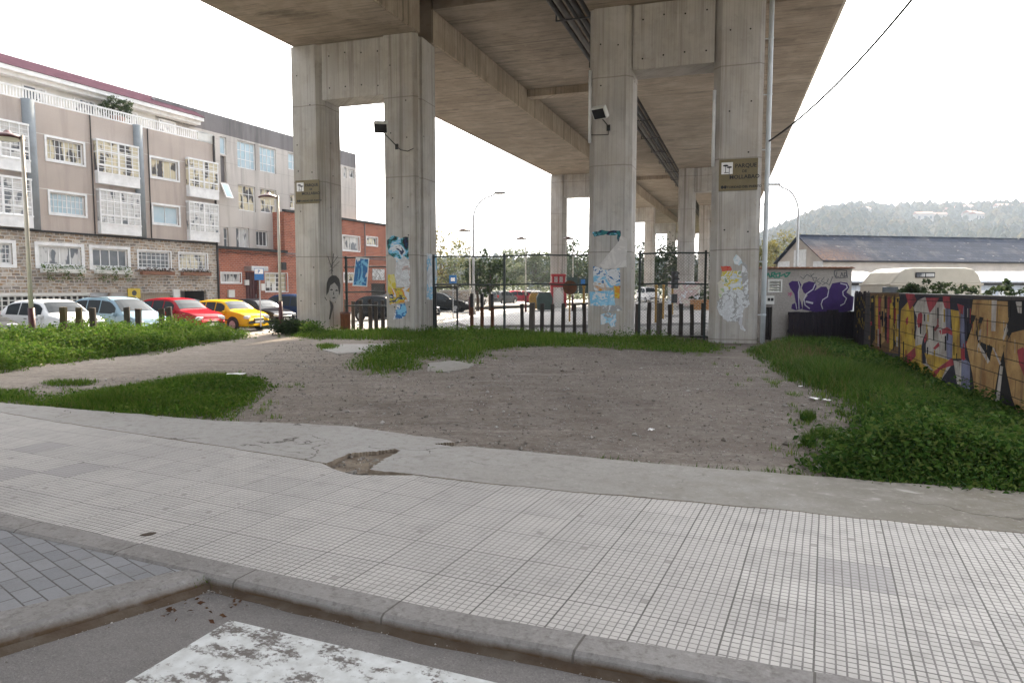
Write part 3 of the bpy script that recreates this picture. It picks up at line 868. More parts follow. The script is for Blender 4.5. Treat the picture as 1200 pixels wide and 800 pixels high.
poster([(456, 338), (480, 336.5), (480, 353), (467, 355), (457, 357)], poster_mat('colour_bill', [WHT, WHT, ORG, YEL, NAV, WHT], 6, 4, .4), 'white poster with orange and yellow figures on the second pillar', y=-.016)
poster([(465, 358), (475, 355), (477, 366), (472, 373), (461, 374), (463, 366)], poster_mat('blue_bill', [NAV, BLUE, WHT, BLUE, LBL], 5, 5), 'crumpled blue poster lowest on the second pillar', y=-.010, amp=.02)
S2 = Frame(BR.wor(PIL[1][1], 0), 90 - 17.8)
poster([(500, 297), (512, 299), (511.5, 351), (500, 351)], poster_mat('long_bill', [WHT, LBL, WHT, (.5, .52, .55), WHT], 5, 6, .35), 'tall white and pale blue poster strip on the side of the second pillar', fr=S2, y=-.005)
# third pillar
poster([(694, 272), (706, 270), (727, 271), (727, 283), (724, 283), (723, 275.5), (710, 275), (696, 277)], poster_mat('dark_strip', [BLK, NAV, TEAL, LBL, BLK], 6, 7), 'ragged dark strip of poster high on the third pillar', amp=.02)
poster([(728, 276), (735, 280), (734, 313), (724, 314), (708, 315), (702, 311), (716, 294), (724, 284)], poster_mat('peeled_back', [(.62, .60, .58), (.55, .53, .52), (.66, .64, .62)], 4, 8), 'big peeled pale grey paper flap folded down on the third pillar', y=-.02, amp=.015)
poster([(695, 312), (701, 313), (709, 316.5), (726, 314), (727, 334), (716, 337), (696, 333)], poster_mat('white_blue_bill', [WHT, LBL, WHT, BLUE, WHT], 6, 9), 'white poster with blue patches below the peeled flap', y=-.006)
poster([(695, 331), (709, 332), (711, 341), (697, 341)], poster_mat('orange_bill', [(.52, .33, .18), WHT, (.5, .4, .33), ORG], 6, 10), 'small orange and skin toned poster on the third pillar', y=-.010)
poster([(719, 335), (727, 335), (726, 350), (721, 349)], poster_mat('ochre_bill', [ORG, YEL, ORG, BLK], 4, 11), 'narrow ochre poster scrap beside the blue poster', y=-.012)
poster([(691, 342), (719, 340), (721, 357), (712, 359), (692, 358)], poster_mat('sky_bill', [LBL, WHT, LBL, (.3, .55, .72), WHT], 5, 12), 'wide sky blue poster on the third pillar', y=-.014)
poster([(704, 368), (722, 366), (722, 382), (716, 383), (714, 378), (704, 380)], poster_mat('low_sky_bill', [LBL, WHT, (.3, .55, .72), GRY, WHT], 7, 13), 'ragged pale blue poster lowest on the third pillar', y=-.007, amp=.02)
poster([(706, 358), (726, 357), (729, 363), (716, 366), (706, 364)], poster_mat('torn_white', [WHT, GRY, WHT], 9, 14), 'thin torn white paper strip between two blue posters', y=-.018, amp=.02)
# fourth pillar
poster([(859, 304), (863, 298), (868, 303), (870, 308), (866, 311), (861, 309)], poster_mat('pale_scrap', [WHT, (.45, .55, .6), WHT], 6, 15), 'pale blue scrap of paper topmost on the fourth pillar')
poster([(845, 312), (856, 312), (858, 317), (846, 318)], poster_mat('red_bill', [RED, (.5, .12, .08), RED, WHT], 5, 16), 'small red poster on the fourth pillar', y=-.008)
poster([(846, 318), (869, 317), (871, 339), (858, 342), (846, 340), (845, 330)], poster_mat('circles_bill', [WHT, (.5, .55, .6), YEL, WHT, (.25, .33, .2), WHT], 6, 17, .2), 'white poster with yellow and green rings on the fourth pillar', y=-.004)
poster([(841, 331), (846, 328), (850, 345), (843, 350)], poster_mat('green_bill', [(.35, .45, .25), CRM, WHT, NAV], 5, 18), 'greenish paper scrap at the edge of the fourth pillar', y=-.012)
poster([(870, 306), (875, 310), (877, 328), (877, 340), (871, 341), (869, 325)], poster_mat('white_edge', [WHT, GRY, WHT], 8, 19), 'long ragged white paper edge on the fourth pillar', y=-.010, amp=.02)
poster([(849, 340), (876, 339), (879, 356), (870, 366), (866, 377), (852, 377), (842, 368), (840, 353), (845, 350)], poster_mat('big_white_bill', [WHT, (.55, .56, .58), WHT, GRY, WHT, (.58, .58, .6)], 7, 20, .45), 'large layered white poster torn round its lower edge', y=-.014, amp=.03)
poster([(866, 368), (871, 369), (870, 380), (874, 388), (868, 386), (865, 376)], poster_mat('drip_white', [WHT, (.5, .5, .52)], 6, 21), 'ragged white paper tail hanging under the large white poster', y=-.005, amp=.02)

# ------------------------------------------------------------------ lettering
def text_part(s, size, m, parent, loc, name='lettering', align='LEFT', space=1.0, ext=.002):
    cu = bpy.data.curves.new('txt', 'FONT'); cu.body = s; cu.size = size; cu.align_x = align; cu.extrude = ext; cu.space_character = space
    cu.resolution_u = 2; cu.offset = size * .022
    ob = bpy.data.objects.new('txt', cu); COL.objects.link(ob)
    dg = bpy.context.evaluated_depsgraph_get()
    me = bpy.data.meshes.new_from_object(ob.evaluated_get(dg))
    bpy.data.objects.remove(ob)
    n = len(me.vertices); co = np.zeros(n * 3, np.float32); me.vertices.foreach_get('co', co); co = co.reshape(-1, 3)
    co = np.stack([co[:, 0], -co[:, 2], co[:, 1]], 1)
    me.vertices.foreach_set('co', co.ravel()); me.update()
    me.materials.clear(); me.materials.append(m)
    o = bpy.data.objects.new(name, me); COL.objects.link(o); o.parent = parent; o.location = loc
    return o
M['brown_plate'] = pm('brown_plate', (.175, .142, .075), (.14, .115, .06), 2, .55)
M['plate_white'] = pm('plate_white', (.78, .78, .78), (.7, .7, .7), 3, .5)
def park_sign(u0, v0, u1, v1, label):
    x0, z1 = BR.at(u0, v0); x1, z0 = BR.at(u1, v1)
    wd, ht = x1 - x0, z1 - z0
    wx, wy = BR.wor(x0, -.03)
    t = thing('park_sign', label, 'sign', (wx, wy, z0), R(BR.ang))
    mb = MB(); mb.box(0, wd, 0, .027, 0, ht); mb.build('panel', M['brown_plate'], t, bevel=.004)
    mb = MB(); mb.box(.06 * wd, .355 * wd, -.006, -.0005, .53 * ht, .90 * ht); em = mb.build('emblem', M['plate_white'], t)
    # two flat topped pines over a bench line, in black
    mb = MB()
    def tree(cx, cz, s):
        pts = [(cx + s * math.cos(a) * (1.0), cz + s * .42 * math.sin(a)) for a in np.linspace(0, 2 * math.pi, 14)[:-1]]
        mb.prism(pts, lambda p, d: (p[0] * wd, d, p[1] * ht), -.0085, -.0065)
        mb.prism([(cx - .008, cz), (cx + .008, cz), (cx + .008, cz - .22), (cx - .008, cz - .22)], lambda p, d: (p[0] * wd, d, p[1] * ht), -.0095, -.0066)
    tree(.17, .80, .075); tree(.265, .745, .07)
    mb.box(.13 * wd, .25 * wd, -.0092, -.0067, .565 * ht, .585 * ht)
    mb.build('pine_mark', M['black'], em)
    for s, z, sz, x, al in (('PARQUE', .72, .150, .69, 'CENTER'), ('DE', .565, .10, .66, 'CENTER'), ('MOLLABAO', .37, .150, .66, 'CENTER'), ('AUTORIDAD DEL PUERTO', .08, .088, .60, 'CENTER')):
        text_part(s, sz * ht * 1.15, M['black'], t, (x * wd, -.004, z * ht), align=al)
    mb = MB()
    for cx in (.09, .17):
        mb.prism([(cx + .035 * math.cos(a), .12 + .055 * math.sin(a)) for a in np.linspace(0, 2 * math.pi, 13)[:-1]], lambda p, d: (p[0] * wd, d, p[1] * ht), -.004, -.0005)
    mb.build('crest_mark', M['black'], t)
    return t
park_sign(843, 187.5, 887.5, 222.5, 'brown park name plate on the fourth pillar beside the drainpipe')
park_sign(346.5, 212, 374.6, 238, 'brown park name plate on the first pillar above the stencilled face')

# ------------------------------------------------------------------ things fixed to the pillars
dp_s = 8.47
dx, dy = BR.wor(dp_s, .02)
dpipe = thing('drainpipe', 'grey plastic drainpipe running full height down the fourth pillar', 'drainpipe', (dx, dy, -.12), R(BR.ang))
mb = MB(); mb.tube([(0, 0, 0), (0, 0, 3.2), (0, 0, 7), (0, 0, ZS + .1)], .075, 12); mb.build('pipe', M['pvc'], dpipe, smooth=True)
for z in (.9, 2.6, 4.4, 6.1, 7.8, 9.5):
    mb = MB(); mb.tube([(0, 0, z), (0, 0, z + .06)], .085, 12); mb.box(-.17, -.08, -.015, .015, z + .015, z + .045); mb.build('pipe_clip', M['pvc'], dpipe)
def floodlight(px, anchor, label, cable, side):
    ax, az = BR.at(*anchor)
    hx, hz = BR.at(px[0], px[1], -.75)
    wx, wy = BR.wor(ax, 0)
    t = thing('floodlight', label, 'floodlight', (wx, wy, az), R(BR.ang))
    h = Vector((hx - ax, -.75, hz - az))
    mb = MB(); mb.tube([(0, 0, 0), (0, -.12, .05), h * .8 + Vector((0, 0, -.08)), h + Vector((0, .03, -.1))], .018, 8); mb.box(-.06, .06, -.02, 0, -.1, .1); mb.build('arm', M['black'], t)
    mb = MB()
    mb.obox((0, 0, 0), (.50, .40, .20), side, R(-52)); b = mb.build('housing', M['offwhite'], t, bevel=.03); b.location = h
    mb = MB(); mb.obox((.0, -.012, -.01), (.42, .325, .19), side, R(-52)); g = mb.build('lens', pm('dark_glass', (.02, .022, .026), (.03, .03, .034), 3, .15), b)
    mb = MB(); c = [BR.at(u, v) for u, v in cable]
    mb.tube([(p[0] - ax, -.02 + (.5 if False else 0), p[1] - az) for p in c], .013, 6); mb.build('cable', M['black'], t)
    return t
floodlight((446.5, 149), (465, 172), 'grey floodlight on a bent arm on the second pillar', [(465, 172), (470, 176), (478, 177.5), (485, 174)], R(25))
floodlight((703, 132), (713, 150), 'grey floodlight on a short arm on the third pillar', [(713, 150), (713, 158), (700, 158.5), (693, 158.5)], R(-20))
# overhead cable from the drainpipe up past the deck edge
a = BR.wor(8.5, -.05); mb = MB()
p0 = Vector((a[0], a[1], BR.at(897, 166)[1])); p1 = Vector((9.3, 11.5, 1.65 + .448 * 13.0))
r_ = ray(1075, -8); p1 = Vector((r_[0] * 14.5, r_[1] * 14.5, CAM_H + r_[2] * 14.5))
pts = []
for i in range(17):
    t = i / 16; q = p0.lerp(p1, t); q.z -= .55 * 4 * t * (1 - t) * .5; pts.append(q)
mb.tube(pts, .029, 6)
tag(mb.build('overhead_cable', M['black']), 'thin black cable slanting up from the fourth pillar across the sky', 'cable')

# ------------------------------------------------------------------ fences, gate, posts behind the pillars
FT = 1.0
def wire_net(x0, x1, z0, z1, y, r=.0024, st=.11):
    mb = MB()
    W, H_ = x1 - x0, z1 - z0
    for sgn in (1, -1):
        for c in np.arange(-H_, W, st):
            # line x = x0 + c + s, z = z0 + s  for s in [0,H]
            s0 = max(0, -c); s1 = min(H_, W - c)
            if s1 - s0 < .02: continue
            xa, xb = c + s0, c + s1
            if sgn < 0: xa, xb = W - xa, W - xb
            a = Vector((x0 + xa, y, z0 + s0)); b = Vector((x0 + xb, y, z0 + s1))
            d = (b - a).normalized(); n = Vector((-d.z, 0, d.x)) * r
            mb.add([a - n, b - n, b + n, a + n], [(0, 1, 2, 3)])
            mb.add([a + Vector((0, r, 0)), b + Vector((0, r, 0)), b - Vector((0, r, 0)), a - Vector((0, r, 0))], [(0, 1, 2, 3)])
    return mb
def fence(s0, s1, zb, posts, label, rails=(2.86, 1.80)):
    wx, wy = BR.wor(s0, FT)
    t = thing('mesh_fence', label, 'fence', (wx, wy, zb), R(BR.ang))
    W = s1 - s0
    for z in rails:
        mb = MB(); n = max(2, int(W / .8)); mb.tube([(W * i / n, 0, z - zb + .02 * math.sin(i * 1.7)) for i in range(n + 1)], .028, 8); mb.build('rail', M['green_mesh'], t, smooth=True)
    for p in posts:
        mb = MB(); mb.box(p - s0 - .04, p - s0 + .04, -.04, .04, -.2, 2.95 - zb); mb.build('post', M['green_mesh'], t, bevel=.006)
    wire_net(.02, W - .02, .05, rails[0] - zb, 0).build('wire_mesh', M['green_mesh'], t)
    return t
fence(-3.55, 2.68, -.02, [-3.5, -.62, 2.62], 'long dark green wire mesh fence between the two middle pillars')
fence(4.32, 6.72, -.08, [4.4, 6.62], 'short dark green wire mesh fence between the third and fourth pillars')
fence(-7.45, -5.08, 0, [-7.35], 'dark wire mesh fence between the first and second pillars', rails=(2.88, 2.5, 1.5, .95))
x0, _ = BR.at(514.5, 360, FT + .25); x1, _ = BR.at(541, 360, FT + .25)
wx, wy = BR.wor(x0, FT - .12)
gate = thing('gate', 'narrow black framed wire gate next to the second pillar', 'gate', (wx, wy, -.02), R(BR.ang))
mb = MB(); wg = x1 - x0
for bx in ((0, .06, .0, 1.75), (wg - .06, wg, 0, 1.75)): mb.box(bx[0], bx[1], -.03, .03, bx[2], bx[3])
mb.box(.06, wg - .06, -.025, .025, 1.69, 1.75); mb.box(.06, wg - .06, -.025, .025, .03, .09)
mb.build('gate_frame', M['black'], gate)
wire_net(.06, wg - .06, .09, 1.69, 0, st=.1).build('wire_mesh', M['green_mesh'], gate)
mb = MB(); mb.box(wg - .1, wg - .02, -.06, -.03, .9, 1.0); mb.build('latch', M['alu'], gate)

def m_sleeper(name, a, b, c3):
    t = NT(name)
    x, y, z = t.xyz()
    gr = t.noise(1.0, 6, .65, t.mapping((28, 28, 2.2)))
    c = t.mix(t.ramp(gr, .35, .65), a, b)
    c = t.mix(t.ramp(t.noise(2.2, 5), .5, .68, 0, .8), c, c3)
    return t.done(c, .9, gr, .6, .012, spec=.2)
M['sleeper'] = m_sleeper('dark_weathered_wood', (.042, .036, .034), (.082, .07, .062), (.055, .04, .03))
M['sleeper_pale'] = m_sleeper('grey_weathered_wood', (.15, .135, .12), (.09, .078, .068), (.11, .085, .06))
M['sleeper_moss'] = m_sleeper('mossy_wood', (.05, .042, .028), (.085, .068, .03), (.075, .048, .018))
M['rust'] = m_sleeper('rusty_post', (.16, .065, .03), (.10, .04, .022), (.05, .03, .025))
def post(x, y, z0, h, wd, m, label, group, rz, cat='post', dp=None):
    mb = MB(); dp = dp or wd * .8
    j = lambda: random.uniform(-.012, .012)
    lean = (random.uniform(-.025, .025), random.uniform(-.02, .02))
    V = []
    for z in (0, .33, .66, 1):
        for sx, sy in ((-1, -1), (1, -1), (1, 1), (-1, 1)):
            V.append((sx * wd / 2 + j() + lean[0] * z, sy * dp / 2 + j() + lean[1] * z, z * h + (j() if z == 1 else 0)))
    F = [(3, 2, 1, 0), (12, 13, 14, 15)]
    for i in range(3):
        for k in range(4): F.append((i * 4 + k, i * 4 + (k + 1) % 4, i * 4 + 4 + (k + 1) % 4, i * 4 + 4 + k))
    mb.add(V, F)
    o = mb.build('wooden_post', m, bevel=.012, loc=(x, y, z0)); o.rotation_euler = (0, 0, rz + random.uniform(-.15, .15))
    return tag(o, label, cat, group)
for u in (612, 635, 647, 660, 673.5, 685):
    s, _ = BR.at(u, 380, 2.3); x, y = BR.wor(s, 2.3)
    post(x, y, -.2, 1.28 + random.uniform(-.05, .04), .135, M['sleeper'], 'dark square timber post behind the long mesh fence', 'timber posts behind the long mesh fence', R(BR.ang))
s, _ = BR.at(623, 380, 2.3); x, y = BR.wor(s, 2.3)
post(x, y, -.2, 1.3, .2, M['sleeper_pale'], 'wider greyish timber post among the dark ones behind the long fence', 'timber posts behind the long mesh fence', R(BR.ang))
for u in (747, 760, 785, 798, 811, 824):
    s, _ = BR.at(u, 380, 2.3); x, y = BR.wor(s, 2.3)
    post(x, y, -.3, 1.40 + random.uniform(-.04, .04), .14, M['sleeper'], 'dark square timber post behind the short mesh fence', 'timber posts behind the short mesh fence', R(BR.ang))
s, _ = BR.at(772, 380, 2.3); x, y = BR.wor(s, 2.3)
post(x, y, -.3, 1.42, .19, M['sleeper_pale'], 'wider greyish timber post among the dark ones behind the short fence', 'timber posts behind the short mesh fence', R(BR.ang))
for u in (406, 414, 423, 434, 441, 449):
    s, _ = BR.at(u, 380, 1.9); x, y = BR.wor(s, 1.9)
    post(x, y, -.2, 1.35 + random.uniform(-.06, .06), .14, M['sleeper'], 'dark square timber post between the first and second pillars', 'timber posts between the first and second pillars', R(BR.ang))
for u in (553, 565, 577):
    s, _ = BR.at(u, 380, 2.4); x, y = BR.wor(s, 2.4)
    mb = MB(); mb.box(-.06, .06, -.06, .06, 0, .95, 0); mb.box(-.058, .058, -.058, .058, .95, 1.5, 1)
    o = mb.build('metal_post', [M['rust'], M['black']], loc=(x, y, -.05), bevel=.008); o.rotation_euler = (0, 0, R(BR.ang))
    tag(o, 'rust coloured metal post with a dark top near the narrow gate', 'post', 'rusty posts near the gate')
for i, (u, m, lb) in enumerate([(74, 'sleeper_moss', 'mossy brown timber post in front of the white hatchback, nearest the lamp post'), (92, 'sleeper_moss', 'mossy timber post in the weeds behind which the white car ends'),
                               (109, 'sleeper', 'broad dark timber post in the weeds between the white and pale blue cars'), (149, 'sleeper', 'dark reddish timber post in front of the pale blue car door'),
                               (162, 'sleeper', 'short dark timber post in front of the pale blue car bonnet'), (189, 'sleeper', 'left one of the two close posts before the red car'), (199, 'sleeper', 'right one of the two close posts before the red car')]):
    y = 18.6 + (u - 74) * .031; x = (u - 600) / 800 * y
    post(x, y, -.1, 1.75 - 22 * y / 800 - (.04 if i in (4, 5) else 0) + random.uniform(-.02, .02), .155, M[m], lb, 'timber posts in the weeds by the parked cars', .1)
# blue poster board hung on the fence, bin
l = [BR.at(u, v, FT - .06) for u, v in [(417, 301.5), (432.5, 302.5), (430, 336), (413, 335)]]
mb = MB(); cx, cz = l[3]
mb.prism([(p[0] - cx, p[1] - cz) for p in l], lambda p, d: (p[0], d, p[1]), 0, .02)
wx, wy = BR.wor(cx, FT - .06)
t = thing('poster_board', 'tilted blue and white poster board hung on the fence by the second pillar', 'poster board', (wx, wy, cz), R(BR.ang))
mb.build('board', M['white'], t)
mc = (sum(p[0] for p in l) / 4 - cx, sum(p[1] for p in l) / 4 - cz)
mb = MB(); mb.prism([((p[0] - cx - mc[0]) * .9 + mc[0], (p[1] - cz - mc[1]) * .93 + mc[1]) for p in l], lambda p, d: (p[0], d, p[1]), -.003, -.0005)
mb.build('print', poster_mat('sea_bill', [NAV, BLUE, LBL, BLUE, WHT, BLUE], 2.2, 31), t)
s, _ = BR.at(404.5, 360, .75); x, y = BR.wor(s, .75)
t = thing('litter_bin', 'rusty red brown litter bin at the foot of the first pillar', 'bin', (x, y, -.03), R(BR.ang))
mb = MB(); mb.lathe([(0, .02), (.17, .02), (.2, .1), (.2, .62), (.21, .64), (.21, .68), (.17, .68), (.16, .2), (0, .15)], n=18); mb.build('bin_body', M['rust'], t, smooth=False)
mb = MB(); mb.lathe([(.2, .70), (.22, .70), (.22, .74), (.2, .74), (.2, .70)], n=18); mb.build('rim', M['maroon'], t)

# ------------------------------------------------------------------ BUILDINGS ON THE LEFT
def m_brick(name, a, b, mortar, bw, rh, ms, distort=0.0, noise2=None, rough=.9, squash=1.0, bias=0.0, dirt=(.1, .09, .08), dk=.4):
    t = NT(name)
    x, y, z = t.xyz()
    vec = t.comb(t.math('ADD', x, y), z, 0.0)
    if distort:
        nz = t.n('ShaderNodeTexNoise', {'Scale': 2.2, 'Detail': 3}); t.set(nz.inputs['Vector'], t.tc.outputs['Object'])
        sub = t.n('ShaderNodeVectorMath', operation='SUBTRACT'); t.set(sub.inputs[0], nz.outputs['Color']); sub.inputs[1].default_value = (.5, .5, .5)
        scl = t.n('ShaderNodeVectorMath', operation='SCALE'); t.set(scl.inputs[0], sub.outputs[0]); scl.inputs['Scale'].default_value = distort
        ad = t.n('ShaderNodeVectorMath', operation='ADD'); t.set(ad.inputs[0], vec); t.set(ad.inputs[1], scl.outputs[0]); vec = ad.outputs[0]
    br = t.n('ShaderNodeTexBrick', {'Scale': 1.0, 'Mortar Size': ms, 'Mortar Smooth': .15, 'Bias': bias, 'Brick Width': bw, 'Row Height': rh, 'Color1': a, 'Color2': b, 'Mortar': mortar}, squash=squash, squash_frequency=3)
    t.set(br.inputs['Vector'], vec)
    c = br.outputs['Color']
    if noise2:
        c = t.mix(t.math('MULTIPLY', t.ramp(t.noise(4.5, 5, .6, t.mapping((1, 1, 2.2))), .48, .62), t.math('SUBTRACT', 1.0, br.outputs['Fac'])), c, noise2)
    c = t.mix(t.ramp(t.noise(.5, 6, .6), .45, .7, 0, dk), c, dirt)
    f = t.noise(40, 4, .7)
    c = t.mix(t.ramp(f, .4, .75, 0, .25), c, dirt)
    return t.done(c, rough, t.math('SUBTRACT', t.math('MULTIPLY', f, .4), t.math('MULTIPLY', br.outputs['Fac'], 1.0)), .5, .02, spec=.2)
def m_render(name, a, b, streak, sk=.35, panel=None):
    t = NT(name)
    x, y, z = t.xyz()
    h = t.math('ADD', x, y)
    big = t.noise(.35, 6, .6); grain = t.noise(26, 5, .75)
    st = t.noise(1.0, 6, .6, t.comb(t.math('MULTIPLY', h, 1.6), t.math('MULTIPLY', z, .12), 0.0))
    c = t.mix(t.ramp(big, .35, .65), a, b)
    c = t.mix(t.ramp(grain, .35, .7, 0, .5), c, tuple(q * .62 for q in a))
    c = t.mix(t.ramp(st, .5, .72, 0, sk), c, streak)
    if panel:
        l1 = t.math('LESS_THAN', t.math('FRACT', t.math('DIVIDE', z, panel[1])), .02)
        l2 = t.math('LESS_THAN', t.math('FRACT', t.math('DIVIDE', h, panel[0])), .012)
        c = t.mix(t.math('MULTIPLY', t.math('MAXIMUM', l1, l2), .5), c, streak)
    return t.done(c, .95, grain, .6, .02, spec=.15)
M['stone'] = m_brick('ashlar_stone', (.52, .47, .41), (.17, .155, .145), (.56, .53, .49), .40, .16, .020, .14, (.34, .22, .12), squash=.62)
M['rough'] = m_render('roughcast_pink', (.50, .435, .395), (.43, .375, .34), (.27, .235, .215), .6)
M['greyrender'] = m_render('grey_render', (.55, .52, .495), (.46, .435, .415), (.26, .245, .235), .75, (3.2, 1.45))
M['greyband'] = m_render('grey_weathered_band', (.22, .21, .215), (.17, .16, .165), (.09, .085, .085), .7)
M['brick'] = m_brick('red_brick', (.42, .135, .08), (.28, .085, .055), (.40, .29, .23), .30, .125, .012, 0, None, dirt=(.12, .055, .04), dk=.35)
M['roof_purple'] = None
def m_corr(name, a, b, pitch, axis='x', rough=.5):
    t = NT(name); x, y, z = t.xyz()
    q = {'x': x, 'y': y}[axis]
    wv = t.math('SINE', t.math('MULTIPLY', q, 2 * math.pi / pitch))
    c = t.mix(t.ramp(t.noise(1.2, 6, .6), .35, .65), a, b)
    c = t.mix(t.ramp(wv, .55, 1, 0, .35), c, tuple(k * .5 for k in a))
    return t.done(c, rough, wv, .6, .03, spec=.3)
M['roof_purple'] = pm('purple_ribbed_roof', (.075, .042, .056), (.058, .034, .046), 2, .95, spec=.0)
M['slate'] = None
def m_pane(name, a, b, fold, cut, rough=.08):
    # folded curtains behind glass; bright sky reflections put into the same colours
    t = NT(name); x, y, z = t.xyz(); h = t.math('ADD', x, y)
    f = t.noise(1.0, 3, .5, t.comb(t.math('MULTIPLY', h, 1.9), t.math('MULTIPLY', z, .9), 0.0))
    k = t.ramp(f, cut - .03, cut + .03)
    fo = t.noise(1.0, 3, .5, t.comb(t.math('MULTIPLY', h, 16.0), t.math('MULTIPLY', z, .3), 0.0))
    c = t.mix(t.ramp(fo, .35, .65), a, fold)
    c = t.mix(k, c, b)
    return t.done(c, rough, spec=.6)
M['curtain'] = m_pane('curtained_glass', (.58, .58, .57), (.09, .10, .115), (.44, .44, .44), .55)
M['glass_warm'] = m_pane('warm_sky_glass', (.66, .60, .44), (.10, .10, .105), (.52, .48, .36), .54)  # yellow sky reflection put into the pane colour
M['glass'] = pm('dark_window_glass', (.045, .055, .065), (.11, .12, .13), 1.4, .06, spec=.7)
M['glass_blue'] = pm('pale_blue_blind', (.34, .48, .56), (.44, .54, .60), 1.2, .15, spec=.5)
M['recess'] = pm('dark_interior', (.03, .03, .032), (.05, .048, .045), 2)

def wall_holes(mb, x0, x1, z0, z1, holes, y, depth=.18, mi=0, mi_rev=0):
    """flat wall facing -y with rectangular openings (xa,xb,za,zb), reveals running back by depth"""
    xs = sorted({x0, x1, *[min(max(h[i], x0), x1) for h in holes for i in (0, 1)]})
    zs = sorted({z0, z1, *[min(max(h[i], z0), z1) for h in holes for i in (2, 3)]})
    for i in range(len(xs) - 1):
        for k in range(len(zs) - 1):
            cx, cz = (xs[i] + xs[i + 1]) / 2, (zs[k] + zs[k + 1]) / 2
            if any(h[0] < cx < h[1] and h[2] < cz < h[3] for h in holes): continue
            mb.quad((xs[i], y, zs[k]), (xs[i + 1], y, zs[k]), (xs[i + 1], y, zs[k + 1]), (xs[i], y, zs[k + 1]), mi)
    for (a, b, c, d) in holes:
        yb = y + depth
        mb.quad((a, y, c), (a, yb, c), (a, yb, d), (a, y, d), mi_rev); mb.quad((b, yb, c), (b, y, c), (b, y, d), (b, yb, d), mi_rev)
        mb.quad((a, y, c), (b, y, c), (b, yb, c), (a, yb, c), mi_rev); mb.quad((a, yb, d), (b, yb, d), (b, y, d), (a, y, d), mi_rev)
def window(parent, h, y, nx, nz, pane, fm, fw=.07, mw=.03, surround=0.0, depth=.12, name='window', extra=None):
    a, b, c, d = h
    mb = MB(); yf = y + depth
    for (p, q, r, s_) in ((a, b, c, c + fw), (a, b, d - fw, d), (a, a + fw, c + fw, d - fw), (b - fw, b, c + fw, d - fw)): mb.box(p, q, yf - .03, yf + .03, r, s_)
    for i in range(1, nx):
        x = a + (b - a) * i / nx; m2 = mw * (1.8 if extra and i in extra else 1)
        mb.box(x - m2 / 2, x + m2 / 2, yf - .022, yf + .022, c + fw, d - fw)
    for k in range(1, nz):
        z = c + (d - c) * k / nz; mb.box(a + fw, b - fw, yf - .018, yf + .018, z - mw / 2, z + mw / 2)
    if surround:
        s = surround
        for (p, q, r, t_) in ((a - s, b + s, d, d + s), (a - s, b + s, c - s, c), (a - s, a, c, d), (b, b + s, c, d)): mb.box(p, q, y - .035, y + .01, r, t_)
    w = mb.build(name, fm, parent)
    mb = MB(); mb.quad((a + .01, yf + .012, c + .01), (b - .01, yf + .012, c + .01), (b - .01, yf + .012, d - .01), (a + .01, yf + .012, d - .01))
    mb.build('pane', pane, w)
    return w
def wrect(u0, vt, vb, u1, y=0.0):
    x0, z1 = FA.at(u0, vt, y); _, z0 = FA.at(u0, vb, y); x1, _ = FA.at(u1, vt, y)
    return (x0, x1, z0, z1)

apt = FA.root('apartment_building', 'apartment building of pinkish roughcast over a stone ground floor with white galleries', 'building')
XL, XR = -26.0, .30
up = {'a': wrect(54, 160, 186, 96.7), 'c': wrect(176.5, 185, 207, 208), 'd': wrect(58, 225.6, 249, 99), 'e': wrect(179, 239, 261.6, 209)}
bays = {'b2': wrect(109, 162.3, 214, 158), 'b4': wrect(217, 185, 230, 251.5), 'b1': wrect(112.5, 222, 274, 160), 'b3': wrect(217.7, 233.5, 280.7, 252)}
b0x1 = FA.at(31, 180)[0]
bays['b5'] = (b0x1 - 2.6, b0x1, bays['b2'][2], bays['b2'][3]); bays['b6'] = (b0x1 - 2.6, b0x1, bays['b1'][2], bays['b1'][3])
# same floor, same sill: level the openings
lv = lambda ks, i, D: sum(D[k][i] for k in ks) / len(ks)
for ks in (('a', 'c'), ('d', 'e')):
    z0, z1 = lv(ks, 2, up), lv(ks, 3, up)
    for k in ks: up[k] = (up[k][0], up[k][1], z0, z1)
for ks in (('b2', 'b4', 'b5'), ('b1', 'b3', 'b6')):
    z0, z1 = lv(ks, 2, bays), lv(ks, 3, bays)
    for k in ks: bays[k] = (bays[k][0], bays[k][1], z0, z1)
more = [(-16.9, -15.1, up['a'][2], up['a'][3]), (-16.9, -15.1, up['d'][2], up['d'][3])]
st_w = [wrect(45, 288.6, 313, 95.6), wrect(108.4, 292, 313, 150), wrect(162.4, 292.4, 312.7, 200), wrect(210.3, 293.8, 313.3, 243), wrect(-34, 283, 310, 14.6)]
z0, z1 = sum(h[2] for h in st_w) / 5, sum(h[3] for h in st_w) / 5
st_w = [(h[0], h[1], z0, z1) for h in st_w] + [(-17.4, -15.2, z0, z1)]
ZL, ZP = 4.50, 10.68
mb = MB()
wall_holes(mb, XL, XR, ZL + .02, ZP, list(up.values()) + more + list(bays.values()), 0.0, .2)
mb.quad((XR, 0, ZL), (XR, 12, ZL), (XR, 12, ZP), (XR, 0, ZP)); mb.quad((XL, 12, 0), (XL, 0, 0), (XL, 0, ZP), (XL, 12, ZP))
mb.quad((XL, 0, ZP), (XR, 0, ZP), (XR, 12, ZP), (XL, 12, ZP))
mb.build('wall', M['rough'], apt)
gx = lambda u, v=345: FA.at(u, v)[0]
door_h = [(gx(107, 350), gx(130, 350), -.1, 1.42), (gx(131.5, 350), gx(154, 350), -.1, 1.40), (gx(163, 350), gx(202, 350), -.1, 1.40), (gx(212, 350), gx(243, 350), -.1, 1.50)]
lat = (gx(-30, 350), gx(106, 350), .55, 1.30)
mb = MB()
wall_holes(mb, XL, XR, -.3, ZL - .07, st_w + door_h + [lat], .06, .22)
